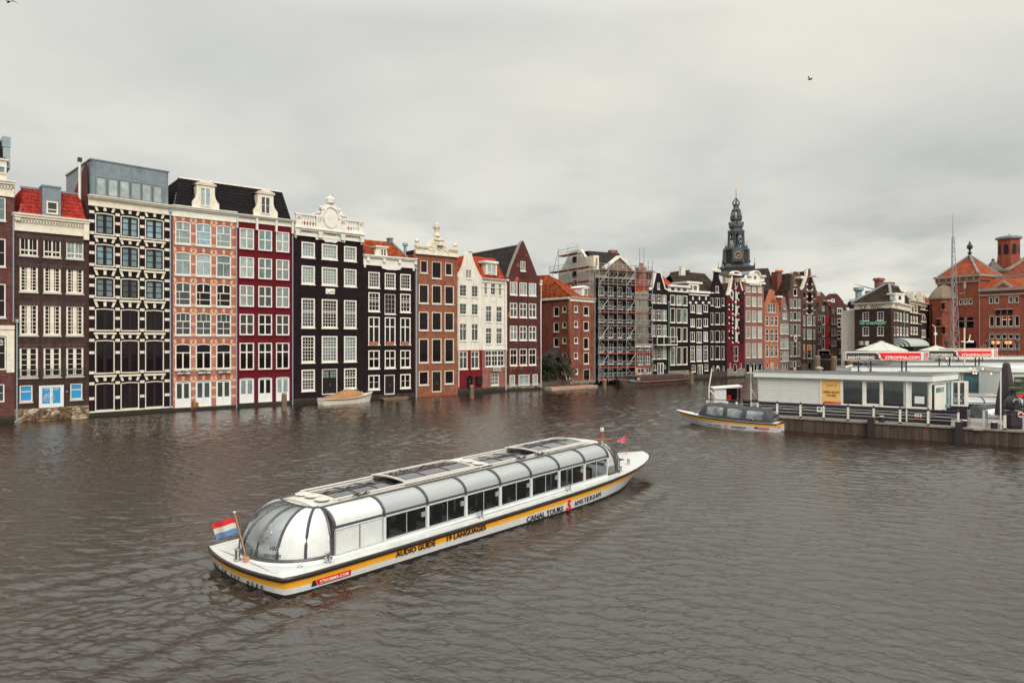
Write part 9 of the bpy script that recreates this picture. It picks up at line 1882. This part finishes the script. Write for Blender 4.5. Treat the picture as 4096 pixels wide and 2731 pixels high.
def litter_bin():
    p=gpt(4051,46.6); r=thing('litter_bin','black woven litter bin with domed smoker shaped lid and round red sticker','litter bin',(p[0],p[1],DZ),0)
    k=MB(); n=4; k.lathe([(.50,0),(.50,.22)],4,0,0,PI/4); 
    z0,z1=.22,1.28; k2=MB(); k2.lathe([(.54,.22),(.62,1.28)],4,0,0,PI/4); k2.build('basket_core',BLACKP,r); k.build('base',BLACKP,r)
    WV=mat('woven plastic',(.09,.085,.10),.35); k=MB()
    for j in range(12):
        for i in range(7):
            z=z0+.04+j*.087; f=(z-z0)/(z1-z0); hw=(.54+.08*f)*.7071; x=-hw+2*hw*(i+.5)/7; d=.05; 
            if (i+j)%2: k.box(x-.05,-hw-.02,z,x+.045,-hw-.003,z+.03)
            else: k.box(x-.015,-hw-.02,z-.02,x+.015,-hw-.003,z+.055)
            if (i+j)%2: k.box(-hw-.02,x-.05,z,-hw-.003,x+.045,z+.03)
            else: k.box(-hw-.02,x-.015,z-.02,-hw-.003,x+.015,z+.055)
    k.build('weave',WV,r)
    LID=mat('satin black lid',(.022,.02,.024),.3); k=MB(); k.smooth=True; k.lathe([(.50,1.3),(.52,1.34),(.50,1.75),(.44,1.95),(.30,2.15),(.22,2.25),(.2,2.3),(.2,2.62),(.22,2.66),(.02,2.68)],18); k.build('lid',LID,r)
    k=MB(); k.tube([(-.16,-.42,1.87),(-.16,-.55,1.85)],.19,16); o=k.build('flap',IRON,r); k=MB(); k.tube([(-.16+.21*math.cos(PI*t/8),-.56,1.85+.21*math.sin(PI*t/8)) for t in range(9)],.02,5); k.build('white_arc',WHITE,o)
    text_on('lettering','KEEP IT CLEAN',WHITE,r,(-.1,-.53,1.45),width=.34,height=.03,ext=.003) if False else None
    k=MB(); pz=[(.2*math.cos(t*PI/12),1.02+.2*math.sin(t*PI/12)) for t in range(24)]; k.prism([(a+.18,b) for a,b in pz],-.50,-.47); o=k.build('sticker',WHITE,r); k=MB(); k.prism([(a*.7+.18,b*.7+.306) for a,b in pz],-.51,-.501); k.build('sticker_disc',RD,o); k=MB(); k.prism([(.1,.95),(.16,.93),(.28,1.08),(.22,1.12)],-.52,-.511); k.build('sticker_mark',BLACKP,o)
    k=MB(); rr=random.Random(2); pts=[(.66*.72*math.cos(t*PI/12),.66*.72*math.sin(t*PI/12),1.28+rr.uniform(-.07,.05)) for t in range(25)]; k.tube(pts,.035,5); k.build('bag_edge',mat('plastic bag',(.30,.36,.36),.3),r)
litter_bin()
p=gpt(4026,48.0); r=thing('closed_parasol','tall closed black parasol standing on the deck','parasol',(p[0],p[1],DZ),0); k=MB(); k.smooth=True
n=24; rows=[]
for rr_,z in ((.62,.75),(.6,1.2),(.52,2.0),(.42,2.7),(.3,3.6),(.2,4.3),(.17,4.42),(.03,4.48)): rows.append([((rr_*(1+.13*math.sin(6*(2*PI*j/n))))*math.cos(2*PI*j/n),(rr_*(1+.13*math.sin(6*(2*PI*j/n))))*math.sin(2*PI*j/n),z) for j in range(n+1)])
loft(k,rows); k.build('canopy',mat('black parasol cloth',(.04,.03,.037),.8,noise=.3,nscale=3,stretch=(1,1,.3)),r); k=MB(); k.tube([(0,0,0),(0,0,1)],.05,6); k.build('pole',IRON,r)
def palm():
    p=gpt(4100,46.4); r=thing('potted_palm','fan palm in a round white planter at the right picture edge','potted palm',(p[0],p[1],DZ),0); k=MB(); k.smooth=False; k.lathe([(.30,0),(.40,.6),(.43,.9),(.47,.95),(.47,1.02),(.38,1.03)],20); k.build('planter',WHITE,r); k=MB(); rr=random.Random(9); k.tube([(0,0,.9),(.03,0,1.6),(0,0,2.75)],.1,7,r1=.09)
    for i in range(160): z=1.1+rr.random()*1.6; a=rr.random()*6.28; k.add([(.08*math.cos(a),.08*math.sin(a),z),(.17*math.cos(a),.17*math.sin(a),z+.1),(.08*math.cos(a+.4),.08*math.sin(a+.4),z+.02)],[(0,1,2)])
    k.build('trunk',mat('palm fibre',(.16,.085,.05),.9,noise=.4,nscale=8),r); LF=mat('palm leaf',(.13,.15,.05),.6,noise=.5,nscale=4)
    for i in range(22):
        a=i*2.4+rr.random()*.4; el=rr.uniform(-.7,1.1); st_=Vector((math.cos(a)*math.cos(el),math.sin(a)*math.cos(el),math.sin(el))); hub=Vector((0,0,2.8))+st_*rr.uniform(.45,.65); k=MB(); k.tube([(0,0,2.75),hub],.014,4); side=st_.cross(Vector((0,0,1))).normalized(); up=side.cross(st_)
        for j in range(15):
            b=-1.25+2.5*j/14; d=(st_*math.cos(b)+side*math.sin(b)).normalized(); L_=rr.uniform(.45,.62); tip=hub+d*L_+Vector((0,0,-.12*L_)); mid=hub+d*L_*.5; nn=d.cross(up).normalized()*.018; k.add([hub,mid+nn,tip,mid-nn],[(0,1,2,3)])
        k.build('frond',LF,r)
    k=MB()
    for i in range(14): a=i*.9; k.add([(0,0,1.0),(.3*math.cos(a)-.02,.3*math.sin(a),1.35+.2*math.sin(i)),(.42*math.cos(a),.42*math.sin(a),1.25+.25*math.sin(i)),(.3*math.cos(a)+.03,.3*math.sin(a),1.3+.2*math.sin(i))],[(0,1,2,3)])
    k.build('undergrowth',LF,r)
palm()
p=gpt(4080,47.6); r=thing('red_bucket','bright red tapered tub behind the woven bin','tub',(p[0],p[1],DZ),0); k=MB(); k.lathe([(.42,0),(.34,.95),(.02,.96)],14); k.build('tub',mat('red plastic',(.65,.01,.01),.35),r)
p=gpt(3002,57.2); r=thing('waste_container','black wheeled waste container with red and white label at the pavilion end','waste container',(p[0]-.45,p[1],DZ),-.1); k=MB(); k.add([(.1,0,0),(1.0,0,0),(1.0,.7,0),(.1,.7,0),(0,-.05,.95),(1.1,-.05,.95),(1.1,.8,.95),(0,.8,.95)],[(0,1,5,4),(1,2,6,5),(2,3,7,6),(3,0,4,7),(4,5,6,7)]); k.build('body',BLACKP,r); k=MB(); k.box(-.05,-.1,.951,1.15,.85,1.05); k.build('lid',BLACKP,r); k=MB(); k.add([(.5,-.08,.2),(1.0,-.08,.2),(1.02,-.09,.88),(.5,-.09,.88)],[(0,1,2,3)]); o=k.build('label_panel',WHITE,r); text_on('lettering','Restafval',RD,o,(.76,-.1,.55),width=.42,height=.1,ext=.003); MB().box(.51,-.105,.2,1.0,-.09,.38).build('red_band',RD,o)
for x in (.2,.9): k=MB(); k.tube([(x-.04,.35,.08),(x+.04,.35,.08)],.09,10); k.build('wheel',IRON,r)
p=gpt(2857,58.3); r=thing('deck_hut','small black hut with white boarded side and pale roof on the jetty end','hut',(p[0],p[1],DZ),-.12); MB().box(0,0,.0,1.0,1.4,1.9).build('boarded_side',CLAP,r); k=MB(); k.box(1.0,.1,0,2.15,1.4,.9); k.box(1.0,1.2,.9,2.15,1.4,1.9); k.box(2.05,.1,.9,2.2,.25,1.95); k.build('wall',BLACKP,r); k=MB(); k.add([(-.1,-.15,1.9),(2.3,-.15,2.05),(2.3,1.6,2.05),(-.1,1.6,1.9),(-.1,-.15,2.0),(2.3,-.15,2.2),(2.3,1.6,2.2),(-.1,1.6,2.0)],[(0,1,5,4),(4,5,6,7),(0,3,2,1),(1,2,6,5),(3,0,4,7)]); k.build('roof',WHITE,r)
k=MB(); k.lathe([(.14,.91),(.17,1.35),(.02,1.36)],10,1.35,.6); k.build('red_bucket',SRED,r)
# mast
p=gpt(3819,90); r=thing('lattice_mast','tall thin grey lattice radio mast in front of the exchange tower','mast',(p[0],p[1],2),0); GAL=mat('grey mast steel',(.25,.26,.27),.5,metal=.3); hm=20.0
def mr(z): return .62*(1-z/hm)+.12
zs=[0,2.2,4.4,6.4,8.4,10.2,11.8,13.2,14.5,15.7,16.8,17.8,18.7]
ang3=[PI/2+.25+i*2*PI/3 for i in range(3)]; of=lambda z: -.012*z
mp_=lambda i,z: (mr(z)*math.cos(ang3[i])+of(z),mr(z)*math.sin(ang3[i]),z)
for i in range(3): k=MB(); k.tube([mp_(i,0),mp_(i,18.7)],.04,5); k.build('leg',GAL,r)
k=MB()
for z in zs:
    for i in range(3): k.tube([mp_(i,z),mp_((i+1)%3,z)],.035,4)
k.build('ring',GAL,r); k=MB()
for a,b in zip(zs,zs[1:]):
    for i in range(3): k.tube([mp_(i,a),mp_((i+1)%3,b)],.022,4); k.tube([mp_((i+1)%3,a),mp_(i,b)],.022,4) if a<12 else None
k.build('cross_brace',GAL,r); k=MB(); k.tube([(of(18.7),0,18.6),(of(21.8),0,21.8)],.06,5,r1=.02); k.tube([(of(11),0,1),(of(11),0,11)],.06,5); k.build('antenna',GAL,r); k=MB(); k.tube([(.5,-.2,11.3),(1.1,-.3,11.3),(1.1,-.3,12.4)],.04,5); k.lathe([(.09,11.9),(.09,12.9)],6,1.1,-.3); k.build('aerial_arm',GAL,r)
# street furniture on the street: lamps, parasols, camera post
def street_lamp(px,d,label,zt_=None):
    p=gpt(px,d); r=thing('street_lamp',label,'street lamp',(p[0],p[1],3.4),0,'black lantern street lamps'); s_=d/130; k=MB(); k.lathe([(.2,0),(.2,.5),(.09,.7),(.07,2.6),(.12,2.7)],8); k.build('post',IRON,r); k=MB(); k.lathe([(.12,2.7),(.38,3.45),(.36,3.5)],6); o=k.build('lantern',GM,r); k=MB(); k.lathe([(.42,3.5),(.46,3.56),(.25,3.85),(.08,3.95),(.1,4.1),(.02,4.2)],8); k.build('lantern_cap',IRON,o)
for px,d,l in ((3786.5,118,'black lantern street lamp in front of the stone statue'),(3949.5,116,'black lantern street lamp before the exchange wall lettering'),(4069.5,118,'black lantern street lamp nearest the right picture edge')): street_lamp(px,d,l)
def big_parasol(px,d,w2,za,ze,label):
    p=gpt(px,d); r=thing('market_parasol',label,'parasol',(p[0],p[1],3.4),.2,'striped terrace parasols'); k=MB(); n=8; PS=bpy.data.materials.get('striped parasol cloth')
    if not PS: PS=bpy.data.materials.new('striped parasol cloth'); stripes(PS,(.60,.57,.46),(.36,.38,.33),3.2,2); PS=PS
    for i in range(n):
        a=2*PI*i/n+PI/8; b=2*PI*(i+1)/n+PI/8; m_=4
        for j in range(m_):
            f0,f1=j/m_,(j+1)/m_; g0=za-(za-ze)*f0**.9; g1=za-(za-ze)*f1**.9; k.add([(w2*f0*math.cos(a),w2*f0*math.sin(a),g0),(w2*f1*math.cos(a),w2*f1*math.sin(a),g1),(w2*f1*math.cos(b),w2*f1*math.sin(b),g1),(w2*f0*math.cos(b),w2*f0*math.sin(b),g0)],[(0,1,2,3)])
        k.quad((w2*math.cos(a),w2*math.sin(a),ze),(w2*math.cos(b),w2*math.sin(b),ze),(w2*math.cos(b),w2*math.sin(b),ze-.12),(w2*math.cos(a),w2*math.sin(a),ze-.12))
    k.build('canopy',PS,r); k=MB(); k.tube([(0,0,0),(0,0,za+.1)],.06,6)
    for i in range(n): a=2*PI*i/n+PI/8; k.tube([(0,0,za-.02),(w2*math.cos(a),w2*math.sin(a),ze-.02)],.03,4)
    k.build('frame',CREAM,r)
big_parasol(3526,112,4.05,3.65,2.12,'wide striped cream parasol in front of the corner cafe'); big_parasol(3745,112,2.65,2.95,2.12,'smaller striped parasol between cafe awning and exchange turret')
p=gpt(3742,125); r=thing('white_lamp_post','slim white modern lamp post beside the exchange turret','lamp post',(p[0],p[1],3.4),0); k=MB(); k.tube([(0,0,0),(0,0,5.6),(-.1,0,6.3),(-.6,0,6.6)],.07,6); k.build('post',WHITE,r); MB().box(-.25,-.1,4.8,.25,.1,5.2).build('sign_plate',WHITE,r)
p=gpt(3858,70); r=thing('camera_post','white T shaped post carrying a swivelled white floodlight','post',(p[0],p[1],1.0),0); k=MB(); k.tube([(0,0,0),(0,0,7.4)],.07,6); k.tube([(-.35,0,6.0),(.45,0,5.9)],.06,6); k.build('post',WHITE,r); k=MB(); k.tube([(.35,0,6.0),(.85,-.1,5.95)],.12,8); k.tube([(.45,0,6.0),(.6,0,6.7)],.05,5); k.build('floodlight',WHITE,r)
p=gpt(3396,55.2); r=thing('security_camera','white bullet security camera on the pavilion roof','camera',(p[0],p[1],4.75),0); k=MB(); k.tube([(-.3,0,.15),(.25,0,.3)],.1,8); k.build('body',WHITE,r); k=MB(); k.tube([(.2,0,-.15),(.2,0,.25)],.03,5); k.build('bracket',WHITE,r)
# string lights
r=thing('string_lights','hanging cord of small warm bulbs in front of the second pavilion','string lights',(0,0,0),0); k=MB(); b_=MB(); b_.smooth=True
prev=None
for px,py in ((3880,1470),(3894,1489),(3905,1489),(3931,1471),(3965,1490),(4010,1487),(4046,1512),(4080,1468)):
    d=60; x,y=gpt(px,d); z=CH-(py-HZ)*d/F
    if prev: m_=[(prev[0]+(x-prev[0])*t/5,y,prev[2]+(z-prev[2])*t/5-.1*math.sin(PI*t/5)) for t in range(6)]; k.tube(m_,.012,3)
    b_.lathe([(.01,z-.16),(.06,z-.12),(.07,z-.06),(.03,z)],7,x,y); prev=(x,y,z)
k.build('cord',IRON,r); b_.build('bulb',mat('warm bulb',(.9,.6,.3),.4,emit=(1,.55,.25),estr=1.0),r)
# bicycles at the canal end
def bicycle():
    r=thing('bicycle','dark parked bicycle in the rack at the canal end','bicycle',(0,0,0),0,'bicycles parked at the canal end')
    for x in (-.55,.55): k=MB(); k.tube([(x+.34*math.cos(t*PI/8),0,.36+.34*math.sin(t*PI/8)) for t in range(17)],.025,4); k.build('wheel',IRON,r)
    k=MB()
    for a,b in (((-.55,.36),(-.2,.85)),((-.2,.85),(.38,.85)),((.38,.85),(0,.36)),((0,.36),(-.2,.85)),((-.55,.36),(0,.36)),((.38,.95),(.55,.36)),((-.2,.85),(-.22,1.0))): k.tube([(a[0],0,a[1]),(b[0],0,b[1])],.025,4)
    k.build('frame',DARKFR,r); k=MB(); k.tube([(.38,-.25,1.08),(.4,0,1.0),(.38,.25,1.08)],.02,4); k.build('handlebar',CHR,r); MB().box(-.35,-.07,1.0,-.1,.07,1.05).build('saddle',IRON,r); return r
bk=bicycle(); rr=random.Random(11)
for i in range(14):
    o=bk if i==0 else copy_tree(bk); f=i/13; x=62.0+.75*f-(0); a=Vector((61.95,138)); b=Vector((62.75,127.8)); q=a+(b-a)*f; o.location=(q.x+.6+rr.random()*.6,q.y,3.4); o.rotation_euler=(0,rr.uniform(-.1,.1),rr.uniform(-.6,.9)); o['label']='dark bicycle in the row along the quay edge left of the white boarded building'
for i in range(8):
    o=copy_tree(bk); o.location=(*gpt(3272+i*11,139+rr.random()),3.4); o.rotation_euler=(0,rr.uniform(-.1,.1),rr.uniform(-.5,.5)); o['label']='dark bicycle crowded before the red shuttered house shop window'; o['group']='bicycles before the shop window'
# people on the terrace
def person_mesh(coat,kind):
    V=[(0,0,.48),(0,.02,.75),(0,.03,1.0),(0,.03,1.12),(0,.0,1.22),(0,-.01,1.34),(.19,.03,.98),(.25,-.05,.74),(.2,-.28,.70),(-.19,.03,.98),(-.25,-.05,.74),(-.2,-.28,.70),(.1,0,.46),(.12,-.42,.47),(.12,-.42,.08),(.12,-.55,.04),(-.1,0,.46),(-.12,-.42,.47),(-.12,-.42,.08),(-.12,-.55,.04)]
    E_=[(0,1),(1,2),(2,3),(3,4),(4,5),(2,6),(6,7),(7,8),(2,9),(9,10),(10,11),(0,12),(12,13),(13,14),(14,15),(0,16),(16,17),(17,18),(18,19)]
    Rr=[.15,.15,.17,.06,.09,.085,.075,.055,.04,.075,.055,.04,.1,.08,.05,.05,.1,.08,.05,.05]
    me=bpy.data.meshes.new('person'); me.from_pydata(V,E_,[]); o=bpy.data.objects.new('p',me); COL.objects.link(o); mo=o.modifiers.new('s','SKIN'); mo.use_smooth_shade=True
    for i,x in enumerate(me.skin_vertices[0].data): x.radius=(Rr[i],Rr[i]*.85); x.use_root=(i==0)
    o.modifiers.new('b','SUBSURF').levels=1
    dg=bpy.context.evaluated_depsgraph_get(); m2=bpy.data.meshes.new_from_object(o.evaluated_get(dg)); bpy.data.objects.remove(o)
    m2.materials.clear(); m2.materials.append(coat); m2.materials.append(mat('skin',(.42,.24,.17),.6)); m2.materials.append(mat('dark trousers',(.03,.03,.045),.8))
    for p in m2.polygons:
        c=p.center; p.material_index=1 if c.z>1.13 or (c.y<-.24 and c.z>.6) else (2 if c.z<.55 else 0)
    return m2
HAIR=mat('dark hair',(.03,.02,.015),.7)
PPL=[('a black coat',(.02,.02,.025)),('a pale blue jacket',(.22,.34,.42)),('a white top',(.55,.53,.5)),('a dark red sweater',(.30,.03,.03)),('a grey hooded coat',(.16,.16,.17)),('a navy jacket',(.03,.05,.10)),('a cream jumper',(.45,.38,.28)),('an orange jacket',(.5,.14,.04))]
PX=[(3995,121),(4010,124),(4022,120),(4036,125),(4049,122),(4062,127),(4076,121),(4090,124)]
CH_=None
for (desc,colr),(px,d) in zip(PPL,PX):
    p=gpt(px,d); rz=random.uniform(-.8,.8); r=thing('person','person in '+desc+' seated on the exchange terrace','person',(p[0],p[1],3.4),rz,'people seated on the terrace'); obj('body',person_mesh(mat('cloth '+desc,colr,.8),0),r); k=MB(); k.smooth=True; k.lathe([(.02,1.47),(.09,1.45),(.115,1.38),(.11,1.3),(.08,1.26)],10,0,.015); k.build('hair',HAIR,r)
    c=thing('terrace_chair','dark cafe chair under the person in '+desc,'chair',(p[0],p[1],3.4),rz,'chairs on the exchange terrace'); k=MB(); k.box(-.22,-.22,.38,.22,.22,.42); k.build('seat',DARKFR,c); k=MB(); k.box(-.22,.2,.42,.22,.24,.85); k.build('backrest',DARKFR,c)
    for x in (-.2,.2):
        for y in (-.2,.2): k=MB(); k.box(x-.015,y-.015,0,x+.015,y+.015,.38); k.build('leg',CHR,c)
# raised terrace under them
# gulls
def gull(px,py,d,lb,sp_):
    x,y=gpt(px,d); r=thing('bird',lb,'bird',(x,y,CH+(HZ-py)*d/F),.6); k=MB(); k.smooth=True; k.lathe([(.01,-.25),(.06,-.1),(.07,.05),(.03,.2),(.01,.24)],7); b=k.build('body',BLACKP,r); b.rotation_euler=(PI/2,0,.3)
    for sg in (-1,1): k=MB(); k.add([(0,-.06,.02),(sg*.3,-.02,.02+.16*sp_),(sg*.62,.1,.02+.02*sp_),(sg*.3,.08,.02+.14*sp_),(0,.08,.02)],[(0,1,3,4),(1,2,3)]); k.build('wing',BLACKP,r)
gull(33,8,48,'small dark bird flying in the top left corner of the sky',1); gull(3240,318,70,'small dark bird flying above the far houses, right of the spire',1.6)
